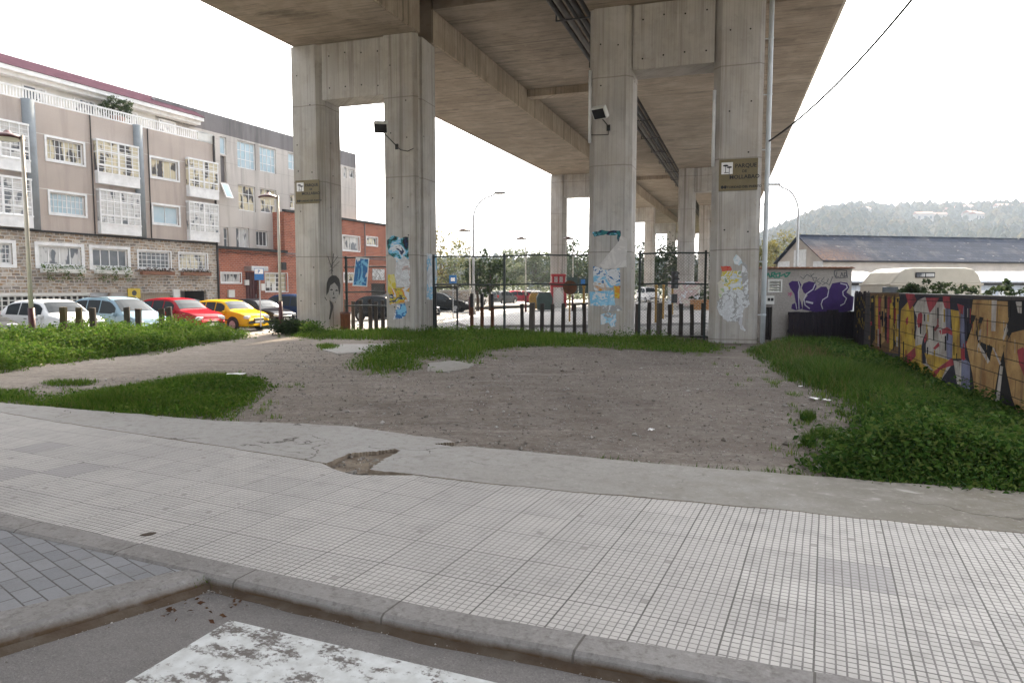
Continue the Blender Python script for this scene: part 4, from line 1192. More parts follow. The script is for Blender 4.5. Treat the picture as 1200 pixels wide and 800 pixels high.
mb.quad((XR, .06, -.3), (XR, 12, -.3), (XR, 12, ZL), (XR, .06, ZL))
mb.build('stone_wall', M['stone'], apt)
mb = MB(); mb.box(XL, XR + .02, -.06, .3, ZL - .07, ZL + .02); mb.build('ledge', M['dark'], apt)
# columns of grey flue pipe
for u in (36, 162.5):
    x = gx(u, 200); mb = MB(); mb.tube([(x, -.02, ZL + .02), (x, -.02, 7.6), (x, -.02, ZP + .05)], .29 if u < 100 else .26, 14); mb.build('flue_column', M['flue'], apt, smooth=True)
for x in (gx(107.5, 200), gx(176, 250)):
    mb = MB(); mb.tube([(x, -.05, ZL + .03), (x, -.05, ZP)], .03, 8); mb.build('downpipe', M['blackpipe'], apt)
mb = MB(); mb.tube([(XR - .05, -.08, ZL - 3.5), (XR - .05, -.08, ZP + .5)], .07, 8); mb.build('downpipe', M['blackpipe'], apt)
for k, (h, p, nx, nz, ex) in {'a': (up['a'], 'glass_warm', 8, 3, (4,)), 'c': (up['c'], 'glass_warm', 4, 1, ()), 'd': (up['d'], 'glass_blue', 8, 3, (4,)), 'e': (up['e'], 'glass_blue', 2, 1, ())}.items():
    window(apt, h, 0, nx, nz, M[p], M['white'], .07, .028, .10, extra=ex)
for h in more: window(apt, h, 0, 6, 3, M['curtain'], M['white'], .07, .028, .10)
def bay(h, pane, nx=6, out=.28):
    a, b, c, d = h; zp = c + .62
    mb = MB()
    # framed box: floor panel, sill, top, mullions
    mb.box(a, b, -out, .25, c, c + .52); mb.box(a - .02, b + .02, -out - .02, .25, c + .52, c + .60); mb.box(a - .02, b + .02, -out - .02, .25, d - .10, d)
    zs = [zp - .02, c + (d - c) * .42, c + (d - c) * .74, d - .1]
    for i in range(nx + 1):
        x = a + (b - a) * i / nx; wdt = .055 if i in (0, nx, nx // 2) else .022
        mb.box(max(a, x - wdt), min(b, x + wdt), -out - .001, -out + .05, zp - .02, d - .1)
    for z in zs[1:-1]: mb.box(a + .05, b - .05, -out + .002, -out + .045, z - .04, z + .04)
    n = 8
    for i in range(1, n):
        z = zp + (d - .1 - zp) * i / n; mb.box(a + .05, b - .05, -out + .006, -out + .035, z - .013, z + .013)
    for x in (a, b - .05):
        mb.box(x, x + .05, -out + .05, .1, zp, zp + .05); mb.box(x, x + .05, -out + .05, .1, c + (d - c) * .7, c + (d - c) * .7 + .05)
    w_ = mb.build('gallery_window', M['white'], apt)
    mb = MB(); y = -out + .03
    mb.quad((a + .02, y, zp), (b - .02, y, zp), (b - .02, y, d - .1), (a + .02, y, d - .1))
    mb.quad((a + .02, y, zp), (a + .02, y, d - .1), (a + .02, .2, d - .1), (a + .02, .2, zp)); mb.quad((b - .02, y, zp), (b - .02, .2, zp), (b - .02, .2, d - .1), (b - .02, y, d - .1))
    mb.build('pane', M[pane], w_)
for k, p in (('b2', 'glass_warm'), ('b4', 'glass_warm'), ('b1', 'curtain'), ('b3', 'curtain'), ('b5', 'curtain'), ('b6', 'curtain')): bay(bays[k], p)
for i, h in enumerate(st_w):
    window(apt, h, .06, 4 if i < 2 else 7, 1 if i < 2 else 4, M[('curtain', 'glass', 'glass', 'glass_warm', 'curtain', 'curtain')[i]], M['white'], .09, .05 if i < 2 else .03, .16 if i in (0, 1, 4) else .07, depth=.1)
# lattice of white blocks, doors
mb = MB(); a, b, c, d = lat
for z in (c, c + .25, c + .5, d - .05): mb.box(a, b, .1, .2, z, z + .05)
n = int((b - a) / .3)
for i in range(n + 1):
    x = a + (b - a) * i / n; mb.box(x - .03, x + .03, .11, .19, c + .05, d - .05)
mb.build('lattice', M['offwhite'], apt)
mb = MB(); mb.quad((a, .27, c), (b, .27, c), (b, .27, d), (a, .27, d)); mb.build('lattice_recess', M['recess'], apt)
mb = MB(); mb.box(a - .5, b, .02, .058, d, d + .12); mb.build('lintel', M['offwhite'], apt)
M['beige_door'] = m_corr('beige_slatted_door', (.42, .36, .28), (.36, .31, .24), .12)
for h, m, nm in ((door_h[0], M['alu'], 'metal_door'), (door_h[1], M['white'], 'door'), (door_h[2], M['beige_door'], 'garage_door')):
    mb = MB(); mb.quad((h[0], .2, h[2]), (h[1], .2, h[2]), (h[1], .2, h[3]), (h[0], .2, h[3]));
    for i in range(1, 5): mb.box(h[0], h[1], .18, .2, h[2] + (h[3] - h[2]) * i / 5, h[2] + (h[3] - h[2]) * i / 5 + .02)
    mb.build(nm, m, apt)
for z in (up['c'][2] - .28, up['a'][3] + .1, up['d'][3] + .1):
    mb = MB()
    for x0_, x1_ in ((XL, gx(33, 200) - .35), (gx(42, 200) + .05, bays['b2'][0] - .05), (gx(169, 200) + .05, bays['b4'][0] - .05)): mb.box(x0_, x1_, -.006, -.0005, z, z + .03)
    if z != up['c'][2] - .28: mb.build('render_band', M['offwhite'], apt)
h = door_h[3]; mb = MB()
mb.quad((h[0], 4, h[2]), (h[1], 4, h[2]), (h[1], 4, h[3]), (h[0], 4, h[3])); mb.quad((h[0], .28, h[2]), (h[0], 4, h[2]), (h[0], 4, h[3]), (h[0], .28, h[3])); mb.quad((h[1], 4, h[2]), (h[1], .28, h[2]), (h[1], .28, h[3]), (h[1], 4, h[3])); mb.quad((h[0], .28, h[3]), (h[0], 4, h[3]), (h[1], 4, h[3]), (h[1], .28, h[3]))
mb.build('garage_opening', M['recess'], apt)
mb = MB(); mb.box(gx(203.5), gx(211), -.02, .055, -.1, 1.6); mb.build('pier', M['offwhite'], apt)
# terrace: balustrade, attic, purple roof
mb = MB(); mb.box(XL, XR - .1, .02, .10, ZP + .52, ZP + .60); mb.box(XL, XR - .1, .02, .10, ZP + .03, ZP + .09)
for x in np.arange(XL + .1, XR - .6, .14): mb.box(x, x + .05, .04, .08, ZP + .09, ZP + .52)
mb.build('balustrade', M['white'], apt)
mb = MB(); mb.box(gx(232, 150), XR, 0.02, .2, ZP + .01, ZP + .62); mb.build('parapet', M['offwhite'], apt)
at_r = FA.at(222, 150, 2.0)[0]
mb = MB(); mb.box(XL, at_r, 2.0, 10, ZP, 12.35); mb.build('attic_wall', M['offwhite'], apt)
for x in np.arange(-15, at_r - 1.5, 2.6):
    mb = MB(); mb.box(x, x + 1.2, 1.96, 2.0, ZP + .35, ZP + 1.3); w_ = mb.build('attic_window', M['white'], apt)
    mb = MB(); mb.quad((x + .08, 1.955, ZP + .42), (x + 1.12, 1.955, ZP + .42), (x + 1.12, 1.955, ZP + 1.22), (x + .08, 1.955, ZP + 1.22)); mb.build('pane', M['curtain'], w_)
mb = MB(); mb.box(XL, at_r + .5, 1.25, 1.9, 12.30, 12.52); mb.box(XL, at_r + .45, 1.5, 2.1, 12.1, 12.3); mb.build('eaves', M['white'], apt)
mb = MB(); mb.prism([(1.2, 12.53), (2.7, 13.42), (9.0, 13.9), (12.4, 12.6), (12.4, 12.53)], lambda p, d: (d, p[0], p[1]), XL, at_r + .55); mb.build('roof', M['roof_purple'], apt)
for x in (-9.2, -5.2, -2.0):
    mb = MB(); mb.tube([(x, 1.9, 11.3), (x, 1.7, 11.3), (x, 1.6, 11.15)], .03, 6); mb.lathe([(.03, .0), (.11, -.05), (.11, -.15), (0, -.16)], (x, 1.6, 11.15), 10); mb.build('wall_lamp', M['black'], apt)

# grey building
GY = 2.0
gre = FA.root('grey_building', 'taller grey rendered building with a dark weathered top band behind the brick annexe', 'building')
gr = lambda *p: wrect(*p, y=GY)
gw = [(gr(277.6, 164, 195.6, 299), 4, 3, 'glass_blue'), (gr(304, 170.8, 200, 323), 4, 3, 'glass_blue'), (gr(337.6, 178.7, 198, 356), 3, 2, 'glass_blue'),
      (gr(279, 215.8, 246, 299), 3, 3, 'glass_warm'), (gr(305, 220, 248.4, 323.7), 3, 3, 'glass_warm'), (gr(339.5, 227, 244, 356), 3, 2, 'glass_warm'),
      (gr(257.4, 159.6, 180, 264.8), 1, 1, 'glass_blue'), (gr(262, 266.4, 292, 267.5), 1, 2, 'glass'), (gr(276.5, 266, 292.5, 292), 3, 1, 'curtain'), (gr(300, 270, 288, 313.6), 3, 1, 'glass'), (gr(321, 271, 288, 329), 2, 1, 'glass'),
      (gr(402.5, 196, 208, 406), 1, 1, 'curtain'), (gr(409, 198, 208, 415), 1, 1, 'curtain')]
rec = gr(258, 182, 213, 264.8)
mb = MB(); GX0, GX1 = -2.2, 17.3
wall_holes(mb, GX0, GX1, -.3, 12.0, [g[0] for g in gw] + [rec], GY, .2)
mb.quad((GX1, GY, -.3), (GX1, 14, -.3), (GX1, 14, 13.2), (GX1, GY, 13.2)); mb.quad((GX0, 14, -.3), (GX0, GY, -.3), (GX0, GY, 13.2), (GX0, 14, 13.2)); mb.quad((GX0, GY, 13.2), (GX1, GY, 13.2), (GX1, 14, 13.2), (GX0, 14, 13.2))
mb.build('wall', M['greyrender'], gre)
mb = MB(); mb.quad((GX0, GY, 12.0), (GX1, GY, 12.0), (GX1, GY, 13.2), (GX0, GY, 13.2)); mb.build('top_band', M['greyband'], gre)
mb = MB(); mb.quad((rec[0], GY + .2, rec[2]), (rec[1], GY + .2, rec[2]), (rec[1], GY + .2, rec[3]), (rec[0], GY + .2, rec[3])); mb.build('recess_panel', M['greyband'], gre)
for h, nx, nz, p in gw: window(gre, h, GY, nx, nz, M[p], M['white'], .07, .04, 0, depth=.14)
tw = gr(258, 213.6, 232.7, 266.5)
mb = MB(); mb.obox(((tw[0] + tw[1]) / 2, GY - .28, (tw[2] + tw[3]) / 2), (tw[1] - tw[0], .05, tw[3] - tw[2]), 0, R(-26)); w_ = mb.build('open_window', M['white'], gre)
mb = MB(); mb.obox(((tw[0] + tw[1]) / 2, GY - .28, (tw[2] + tw[3]) / 2), (tw[1] - tw[0] - .16, .062, tw[3] - tw[2] - .16), 0, R(-26)); mb.build('pane', M['glass_blue'], w_)

# brick annexe, low part with door and taller part to the right
BY = .9
bri = FA.root('brick_building', 'low red brick annexe with a maroon door and dark eaves, taller at its far end', 'building')
br_ = lambda *p: wrect(*p, y=BY)
bd = (FA.at(288, 340, BY)[0], FA.at(304, 340, BY)[0], -.3, FA.at(290, 318.5, BY)[1])
bw_ = [br_(259, 319.6, 331, 282), br_(310.5, 319.6, 342, 336.5)]
tw_ = [br_(401.5, 276, 293, 421), br_(429.5, 277.5, 287, 442), br_(403, 320, 330, 416)]
shut = br_(435, 332, 355, 452)
BX = FA.at(333, 260, BY)[0]
mb = MB(); wall_holes(mb, XR + .02, BX, -.3, 4.25, bw_ + [bd], BY, .22)
mb.quad((XR, BY, 4.25), (BX, BY, 4.25), (BX, GY, 4.25), (XR, GY, 4.25))
wall_holes(mb, BX, 26, -.3, 7.25, tw_ + [shut], BY, .22)
mb.quad((BX, GY, 4.25), (BX, BY, 4.25), (BX, BY, 7.25), (BX, GY, 7.25)); mb.quad((BX, BY, 7.25), (26, BY, 7.25), (26, 12, 7.25), (BX, 12, 7.25)); mb.quad((26, BY, -.3), (26, 12, -.3), (26, 12, 7.25), (26, BY, 7.25))
mb.build('wall', M['brick'], bri)
mb = MB(); mb.box(XR + .03, BX - .02, BY - .3, BY + .1, 4.26, 4.42); mb.box(BX - .1, 26.1, BY - .12, BY + .1, 7.26, 7.42); mb.build('eaves', M['dark'], bri)
mb = MB(); mb.box(BX - .02, 26.1, BY - .05, BY - .003, 4.2, 4.28); mb.tube([(FA.at(427, 280, BY)[0], BY - .06, 4.3), (FA.at(427, 280, BY)[0], BY - .06, 7.2)], .04, 8); mb.build('string_course', M['greyband'], bri)
mb = MB(); mb.quad((bd[0], BY + .2, bd[2]), (bd[1], BY + .2, bd[2]), (bd[1], BY + .2, bd[3]), (bd[0], BY + .2, bd[3]))
for i in range(5):
    x = bd[0] + (bd[1] - bd[0]) * (i + .5) / 5; mb.box(x - .09, x + .09, BY + .17, BY + .2, .1, bd[3] - .1)
d_ = mb.build('door', M['maroon'], bri)
mb = MB(); mb.tube([(bd[1] - .2, BY + .13, 1.0), (bd[1] - .2, BY + .13, 1.25)], .02, 6); mb.build('handle', M['alu'], d_)
c0, c1 = FA.at(287, 318, BY - .5), FA.at(304.5, 311, BY - .5)
mb = MB(); mb.box(bd[0] - .1, bd[1] + .2, BY - .7, BY, bd[3] + .05, bd[3] + .38); mb.build('canopy', M['alu'], bri, bevel=.03)
for i, h in enumerate(bw_ + tw_):
    window(bri, h, BY, (3, 4, 2, 3, 2)[i], (1, 4, 1, 1, 1)[i], M[('curtain', 'glass_warm', 'curtain', 'glass_warm', 'glass_warm')[i]], M['white'], .08, .05, .08 if i != 1 else .04)
mb = MB(); mb.box(shut[0], shut[1], BY + .1, BY + .14, .2, shut[3]); 
for k in range(12): mb.box(shut[0], shut[1], BY + .08, BY + .1, .3 + k * .18, .34 + k * .18)
mb.build('roller_shutter', M['blackpipe'], bri)
sb = br_(436, 315, 328, 450); mb = MB(); mb.box(sb[0], sb[1], BY - .06, BY - .003, sb[2], sb[3]); mb.build('sign_board', poster_mat('shop_sign', [WHT, WHT, GRY, WHT], 5, 40, .5), bri)
for k in range(3):
    mb = MB(); x = bd[1] + .35 + k * .5; mb.box(x - .17, x + .17, BY - .02, BY - .002, 1.5 + .2 * (k % 2), 2.0 + .2 * (k % 2))
    mb.build('notice', M['offwhite'], bri)
for (u, v, s) in ((270, 344, .5), (288, 331, .35)):
    x, z = FA.at(u, v, BY); mb = MB(); mb.box(x - s / 2, x + s / 2, BY - .14, BY - .003, z - s / 2, z + s / 2); mb.build('meter_box', M['offwhite'], bri)
mb = MB()
for k in range(7):
    x = XR + .6 + k * 1.25; mb.tube([(x, BY - .1, 4.1), (x + .6, BY - .13, 3.98), (x + 1.25, BY - .1, 4.1)], .02, 5)
mb.build('cable', M['black'], bri)
mb = MB(); x, z = FA.at(327, 312, BY); mb.obox((x, BY - .3, z), (.45, .4, .55)); mb.tube([(x, BY, z + .2), (x, BY - .3, z + .2)], .03, 6); mb.build('wall_lantern', M['black'], bri)

# ------------------------------------------------------------------ foliage tools
def m_leaf(name, cols, trans=.25, spec=.08):
    t = NT(name)
    gi = t.n('ShaderNodeNewGeometry')
    k = len(cols)
    c = t.cramp(gi.outputs['Random Per Island'], [(i / max(1, k - 1), q) for i, q in enumerate(cols)])
    big = t.noise(.55, 4)
    c = t.mix(t.ramp(big, .35, .65, 0, .45), c, tuple(q * .55 for q in cols[0]))
    t.done(c, .75, spec=spec)
    tr = t.t.nodes.new('ShaderNodeBsdfTranslucent'); t.set(tr.inputs[0], c)
    mx = t.t.nodes.new('ShaderNodeMixShader'); mx.inputs[0].default_value = trans
    t.t.links.new(t.bsdf.outputs[0], mx.inputs[1]); t.t.links.new(tr.outputs[0], mx.inputs[2]); t.t.links.new(mx.outputs[0], t.out.inputs['Surface'])
    return t.m
M['grass'] = m_leaf('grass_blades', [(.05, .112, .011), (.088, .18, .017), (.13, .225, .026), (.22, .23, .06)], .36)
M['grass_dark'] = m_leaf('long_grass_blades', [(.030, .075, .010), (.055, .122, .015), (.09, .17, .022), (.18, .18, .06)], .3)
M['weed'] = m_leaf('weed_leaves', [(.022, .058, .011), (.044, .10, .017), (.085, .155, .028), (.14, .175, .045)], .3)
M['weed_bright'] = m_leaf('bright_weed_leaves', [(.04, .09, .012), (.072, .15, .016), (.115, .195, .027), (.16, .20, .05)], .33)
M['leaf_dark'] = m_leaf('dark_tree_leaves', [(.03, .05, .022), (.045, .07, .03), (.07, .09, .04)], .2)
M['leaf_hazy'] = m_leaf('hazy_tree_leaves', [(.09, .115, .07), (.12, .145, .085), (.17, .175, .11)], .3)  # paler and greyer: distance haze put into the leaf colour
M['leaf_yellow'] = m_leaf('yellowing_leaves', [(.20, .17, .05), (.14, .13, .04), (.10, .11, .035)], .3)
M['bark'] = pm('bark', (.10, .08, .065), (.05, .04, .032), 8, .9, bump=.6, bscale=20)
M['dry'] = m_leaf('dry_blades', [(.22, .17, .09), (.16, .12, .06), (.12, .12, .05)], .2)

def scatter(poly, n, edge=.0):
    p = np.array(poly); lo, hi = p.min(0), p.max(0)
    out = []; got = 0
    while got < n:
        c = rng.uniform(lo, hi, (n * 2 + 100, 2))
        k = inpoly(c[:, 0], c[:, 1], poly)
        c = c[k]
        if edge:   # ragged edge: thin the rim
            d = polydist(c[:, 0], c[:, 1], poly)
            c = c[rng.uniform(0, 1, len(c)) < np.clip(d / edge, .12, 1)]
        out.append(c); got += len(c)
    return np.concatenate(out)[:n]
def nfield(x, y, s, seed):
    """cheap smooth random field in 0..1"""
    r = np.random.default_rng(seed); f = np.zeros_like(x)
    for k in range(6):
        a = r.uniform(0, 6.28); fr = s * r.uniform(.6, 1.8)
        f += np.sin((x * np.cos(a) + y * np.sin(a)) * fr + r.uniform(0, 6.28))
    return np.clip(f / 6 * 1.2 + .5, 0, 1)
def heights(P):
    z = np.array([plot_h(float(a), float(b)) for a, b in P])
    inb = inpoly(P[:, 0], P[:, 1], BANK); d = polydist(P[:, 0], P[:, 1], BANK)
    q = np.clip(d / 1.6, 0, 1)
    return z + np.where(inb, .22 * q * q * (3 - 2 * q), 0)
WALL_SEG = [WA.wor(-12, 0), WA.wor(3, 0)]
def hfade(P, poly, d0=.7, lo=.3):
    f = np.ones(len(P))
    if poly is not None: f *= lo + (1 - lo) * np.clip(polydist(P[:, 0], P[:, 1], poly) / d0, 0, 1)
    # growth is kept low in the dry strip along the painted wall
    dw = polydist(P[:, 0], P[:, 1], WALL_SEG)
    return f * np.clip(.42 + .30 * dw, 0, 1)
def blades(name, P, h, wd, mat, bend=.5, hv=.5, label=None, cat='grass', clump=None, poly=None):
    n = len(P); z = heights(P)
    if clump is not None:
        hh = h * (.45 + .9 * nfield(P[:, 0], P[:, 1], clump, 5))
    else: hh = np.full(n, h)
    hh = hh * rng.uniform(1 - hv, 1 + hv * .6, n) * hfade(P, poly)
    a = rng.uniform(0, 2 * np.pi, n); b = rng.uniform(.1, bend, n) * hh
    w = wd * rng.uniform(.6, 1.3, n)
    dx, dy = np.cos(a), np.sin(a); px, py = -dy, dx
    V = np.zeros((n, 5, 3))
    for k, (f, ww) in enumerate(((0, 1), (.55, .8))):
        off = b * f * f; zz = z - .01 + hh * f * (1 - .12 * f)
        for s, i in ((-1, 0), (1, 1)):
            V[:, k * 2 + i, 0] = P[:, 0] + dx * off + px * w * ww * s * .5
            V[:, k * 2 + i, 1] = P[:, 1] + dy * off + py * w * ww * s * .5
            V[:, k * 2 + i, 2] = zz
    V[:, 4, 0] = P[:, 0] + dx * b; V[:, 4, 1] = P[:, 1] + dy * b; V[:, 4, 2] = z + hh * .86
    o5 = (np.arange(n) * 5)[:, None]
    # triangles only: 3 per blade
    F = np.concatenate([o5 + np.array([0, 1, 3]), o5 + np.array([0, 3, 2]), o5 + np.array([2, 3, 4])])
    return stuff(fast_mesh(name, V.reshape(-1, 3), F, mat), label, cat)
def leaves_at(C, size, rngl, flat=.5, asp=.55):
    """pointed leaf quads at points C (n,3) -> V,F"""
    n = len(C)
    a = rngl.uniform(0, 2 * np.pi, n); t = rngl.normal(0, flat, n)
    s = size * rngl.uniform(.6, 1.35, n)
    ax = np.stack([np.cos(a) * np.cos(t), np.sin(a) * np.cos(t), np.sin(t)], 1)
    up = rngl.normal(0, 1, (n, 3)); up[:, 2] += 1.2
    sd = np.cross(ax, up); sd /= np.linalg.norm(sd, axis=1, keepdims=True) + 1e-9
    nn = np.cross(sd, ax)
    V = np.zeros((n, 4, 3))
    V[:, 0] = C - ax * (s * .5)[:, None]
    V[:, 1] = C + sd * (s * asp * .5)[:, None] + nn * (s * .08)[:, None]
    V[:, 2] = C + ax * (s * .5)[:, None] - nn * (s * .1)[:, None]
    V[:, 3] = C - sd * (s * asp * .5)[:, None] + nn * (s * .08)[:, None]
    F = (np.arange(n) * 4)[:, None] + np.array([0, 1, 2, 3])
    return V.reshape(-1, 3), F
def weeds(name, P, h, leaf, mat, per=14, label=None, cat='weeds', clump=1.3, seed=3, poly=None):
    """leafy stems: each plant a column of leaves"""
    n = len(P); z = heights(P)
    hh = h * (.35 + 1.0 * nfield(P[:, 0], P[:, 1], clump, seed)) * rng.uniform(.6, 1.2, n) * hfade(P, poly, .9)
    k = rng.uniform(0.08, 1, (n, per))
    rad = .10 + .10 * (1 - k)
    a = rng.uniform(0, 6.28, (n, per)); lean = rng.normal(0, .12, (n, 2))
    C = np.zeros((n, per, 3))
    C[..., 0] = P[:, None, 0] + np.cos(a) * rad + lean[:, None, 0] * k; C[..., 1] = P[:, None, 1] + np.sin(a) * rad + lean[:, None, 1] * k
    C[..., 2] = z[:, None] + hh[:, None] * k
    V, F = leaves_at(C.reshape(-1, 3), leaf, rng, .55)
    return stuff(fast_mesh(name, V, F, mat), label, cat)
def crown_mesh(name, centre, rad, n_cl, per, leaf, mat, parent, seed, gap=.25, smooth=False):
    r = np.random.default_rng(seed)
    d = r.normal(0, 1, (n_cl, 3)); d /= np.linalg.norm(d, axis=1, keepdims=True)
    rr = r.uniform(.25, 1, n_cl) ** .5
    lump = 1 + .28 * np.sin(d[:, 0] * 3.1 + seed) * np.cos(d[:, 2] * 2.7 + seed * .7)
    cc = d * (rr * lump)[:, None] * np.array(rad)
    cr = r.uniform(.14, .30, n_cl) * min(rad)
    pts = cc[:, None, :] + r.normal(0, 1, (n_cl, per, 3)) * cr[:, None, None] * np.array([1, 1, .7]) * .6
    C = pts.reshape(-1, 3) + np.array(centre)
    V, F = leaves_at(C, leaf, r, .6, .65)
    return fast_mesh(name, V, F, mat, parent)
def trunk_mesh(parent, h, r0, limbs, seed, spread, ztop):
    rr = random.Random(seed)
    mb = MB()
    mb.tube([(0, 0, -.3), (rr.uniform(-.1, .1), 0, h * .5), (rr.uniform(-.2, .2), rr.uniform(-.2, .2), h), (0, 0, ztop)], [r0, r0 * .75, r0 * .6, r0 * .15], 7)
    for i in range(limbs):
        a = 6.28 * i / limbs + rr.uniform(-.4, .4); z = h * rr.uniform(.7, 1.0)
        e = Vector((math.cos(a) * spread * rr.uniform(.5, .9), math.sin(a) * spread * rr.uniform(.5, .9), z + (ztop - h) * rr.uniform(.4, .9)))
        m_ = Vector((e.x * .5, e.y * .5, z + (e.z - z) * .35))
        mb.tube([(0, 0, z), m_, e], [r0 * .45, r0 * .3, r0 * .08], 5)
    return mb.build('trunk', M['bark'], parent)
def tree(x, y, h, rad, label, mat, seed, name='tree', group=None, per=26, ncl=70, leaf=.3, z=-.3, trunk=.3):
    t = thing(name, label, 'tree', (x, y, z), 0, group)
    th = h - rad[2] * 1.55
    trunk_mesh(t, max(.6, th), trunk, 6, seed, rad[0], h - rad[2] * .6)
    crown_mesh('crown', (0, 0, h - rad[2]), rad, ncl, per, leaf, mat, t, seed)
    return t

# ------------------------------------------------------------------ HUT, PAINTED WALL, YARD
def m_stucco():
    t = NT('grey_stucco'); x, y, z = t.xyz()
    g = t.noise(14, 6, .75); big = t.noise(.8, 5)
    c = t.mix(t.ramp(big, .35, .65), (.36, .335, .31), (.29, .27, .25))
    c = t.mix(t.ramp(g, .45, .7, 0, .55), c, (.19, .175, .16))
    return t.done(c, .95, g, .9, .03, spec=.15)
M['stucco'] = m_stucco()
M['terracotta'] = pm('terracotta', (.26, .12, .07), (.17, .09, .06), 6, .85)
hut = HU.root('hut', 'small grey stucco hut with purple graffiti and a row of roof tiles', 'hut', z=-.15)
hx1 = HU.at(997, 360)[0]; hz = HU.at(940, 315)[1] + .15
dh = [HU.at(893.5, 360), HU.at(904, 397)]
door = (dh[0][0], dh[1][0], .0, dh[0][1] + .15)
vh0, vh1 = HU.at(901.5, 329), HU.at(914.5, 341)
vent = (vh0[0], vh1[0], vh1[1] + .15, vh0[1] + .15)
mb = MB(); HX0 = -.30
wall_holes(mb, HX0, hx1, -.2, hz, [door, vent], 0, .14)
mb.quad((hx1, 0, -.2), (hx1, 5, -.2), (hx1, 5, hz), (hx1, 0, hz)); mb.quad((HX0, 5, -.2), (HX0, 0, -.2), (HX0, 0, hz), (HX0, 5, hz))
hut_wall = mb.build('wall', M['stucco'], hut)
mb = MB(); mb.prism([(-.12, hz + .002), (-.12, hz + .03), (2.5, hz + .10), (5.1, hz + .03), (5.1, hz + .002)], lambda p, d: (d, p[0], p[1]), HX0 - .05, hx1 + .05)
n = 17
for i in range(n):
    x = HX0 + (hx1 - HX0) * (i + .5) / n
    pts = [(x + .085 * math.cos(a), hz + .02 + .045 * math.sin(a)) for a in np.linspace(0, math.pi, 7)]
    mb.prism(pts, lambda p, d: (p[0], d, p[1] + max(0, (d + .16)) * .03), -.16, 2.4)
mb.build('tile_roof', M['terracotta'], hut)
mb = MB(); mb.quad((door[0], .13, door[2]), (door[1], .13, door[2]), (door[1], .13, door[3]), (door[0], .13, door[3])); mb.box(door[0] + .02, door[0] + .05, .08, .13, 0, door[3]); mb.box(door[1] - .08, door[1] - .03, .06, .13, 0, door[3]); mb.build('door', M['blackpipe'], hut)
mb = MB(); a, b, c, d = vent
for (p, q, r, s) in ((a - .05, b + .05, d, d + .05), (a - .05, b + .05, c - .05, c), (a - .05, a, c, d), (b, b + .05, c, d)): mb.box(p, q, -.03, .02, r, s)
for i in range(4): z = c + (d - c) * (i + .5) / 4; mb.obox(((a + b) / 2, .05, z), (b - a, .09, .02), 0, R(-35))
mb.build('vent', M['offwhite'], hut)
p0, p1 = HU.at(893, 346.5), HU.at(906, 356.5)
mb = MB(); mb.box(p0[0], p1[0], -.12, -.002, p1[1] + .15, p0[1] + .15); mbx = mb.build('meter_box', M['offwhite'], hut)
mb = MB()
for u in (899.8, 903.6): q0 = HU.at(u - 1.5, 349); q1 = HU.at(u + 1.5, 352.6); mb.box(q0[0], q1[0], -.126, -.121, q1[1] + .15, q0[1] + .15)
mb.build('meter_glass', M['black'], mbx)

def paint(name, col, wear=.25, joints=False, var=None):
    t = NT(name)
    big = t.noise(2.2, 6, .6); fine = t.noise(24, 5, .7)
    c = t.mix(t.ramp(big, .35, .68), col, var or tuple(q * .68 for q in col))
    c = t.mix(t.ramp(fine, .55, .75, 0, wear * 2), c, (.12, .105, .095))
    st = t.noise(1.0, 6, .6, t.mapping((7, 7, .6)))
    c = t.mix(t.ramp(st, .54, .74, 0, wear * 2), c, (.07, .06, .055))
    if joints:
        x, y, z = t.xyz()
        br = t.n('ShaderNodeTexBrick', {'Scale': 1.0, 'Mortar Size': .007, 'Mortar Smooth': .1, 'Brick Width': .80, 'Row Height': .245, 'Color1': (0, 0, 0), 'Color2': (0, 0, 0), 'Mortar': (1, 1, 1)})
        t.set(br.inputs['Vector'], t.comb(x, t.math('ADD', z, .06), 0.0))
        c = t.mix(t.math('MULTIPLY', br.outputs['Fac'], .85), c, (.02, .018, .018))
        return t.done(c, .85, t.math('SUBTRACT', t.math('MULTIPLY', fine, .3), br.outputs['Fac']), .5, .01, spec=.2)
    return t.done(c, .85, fine, .2, .01, spec=.2)
class Spray:
    """graffiti shapes on one wall face, each a thin coat over the one before"""
    def __init__(s, fr, dz=0.0, conv=lambda p: p): s.fr = fr; s.mb = MB(); s.mats = []; s.e = .002; s.dz = dz; s.conv = conv
    def shape(s, pts, m, y0=0.0):
        if m not in s.mats: s.mats.append(m)
        l = [s.fr.at(*s.conv(p)) for p in pts]; e = s.e; s.e += .0004
        # outer coat only: face and rim
        n = len(l); z = s.dz
        v = [(p[0], y0 - e, p[1] + z) for p in l] + [(p[0], y0 - .0005, p[1] + z) for p in l]
        s.mb.add(v, [tuple(range(n))] + [(i, n + i, n + (i + 1) % n, (i + 1) % n) for i in range(n)], s.mats.index(m))
    def line(s, pts, w, m, y0=0.0):
        for a, b in zip(pts[:-1], pts[1:]):
            dx, dy = b[0] - a[0], b[1] - a[1]; L = math.hypot(dx, dy) + 1e-9; nx, ny = -dy / L * w, dx / L * w
            ex, ey = dx / L * w * .6, dy / L * w * .6
            s.shape([(a[0] - nx - ex, a[1] - ny - ey), (b[0] - nx + ex, b[1] - ny + ey), (b[0] + nx + ex, b[1] + ny + ey), (a[0] + nx - ex, a[1] + ny - ey)], m, y0); s.e -= .0003
    def build(s, parent, name='graffiti'): return s.mb.build(name, s.mats, parent)
purple = paint('purple_spray', (.055, .028, .125), .1); pale = paint('pale_spray', (.50, .49, .55), .1); teal = paint('teal_spray', (.05, .22, .16), .1); ink = paint('grey_spray_line', (.12, .12, .13), .1); pink = paint('pink_spray', (.40, .12, .22), .1)
zc = lambda p: (880 + p[0] / 5.715, 290 + p[1] / 5.715)
sp = Spray(HU, .15, zc)
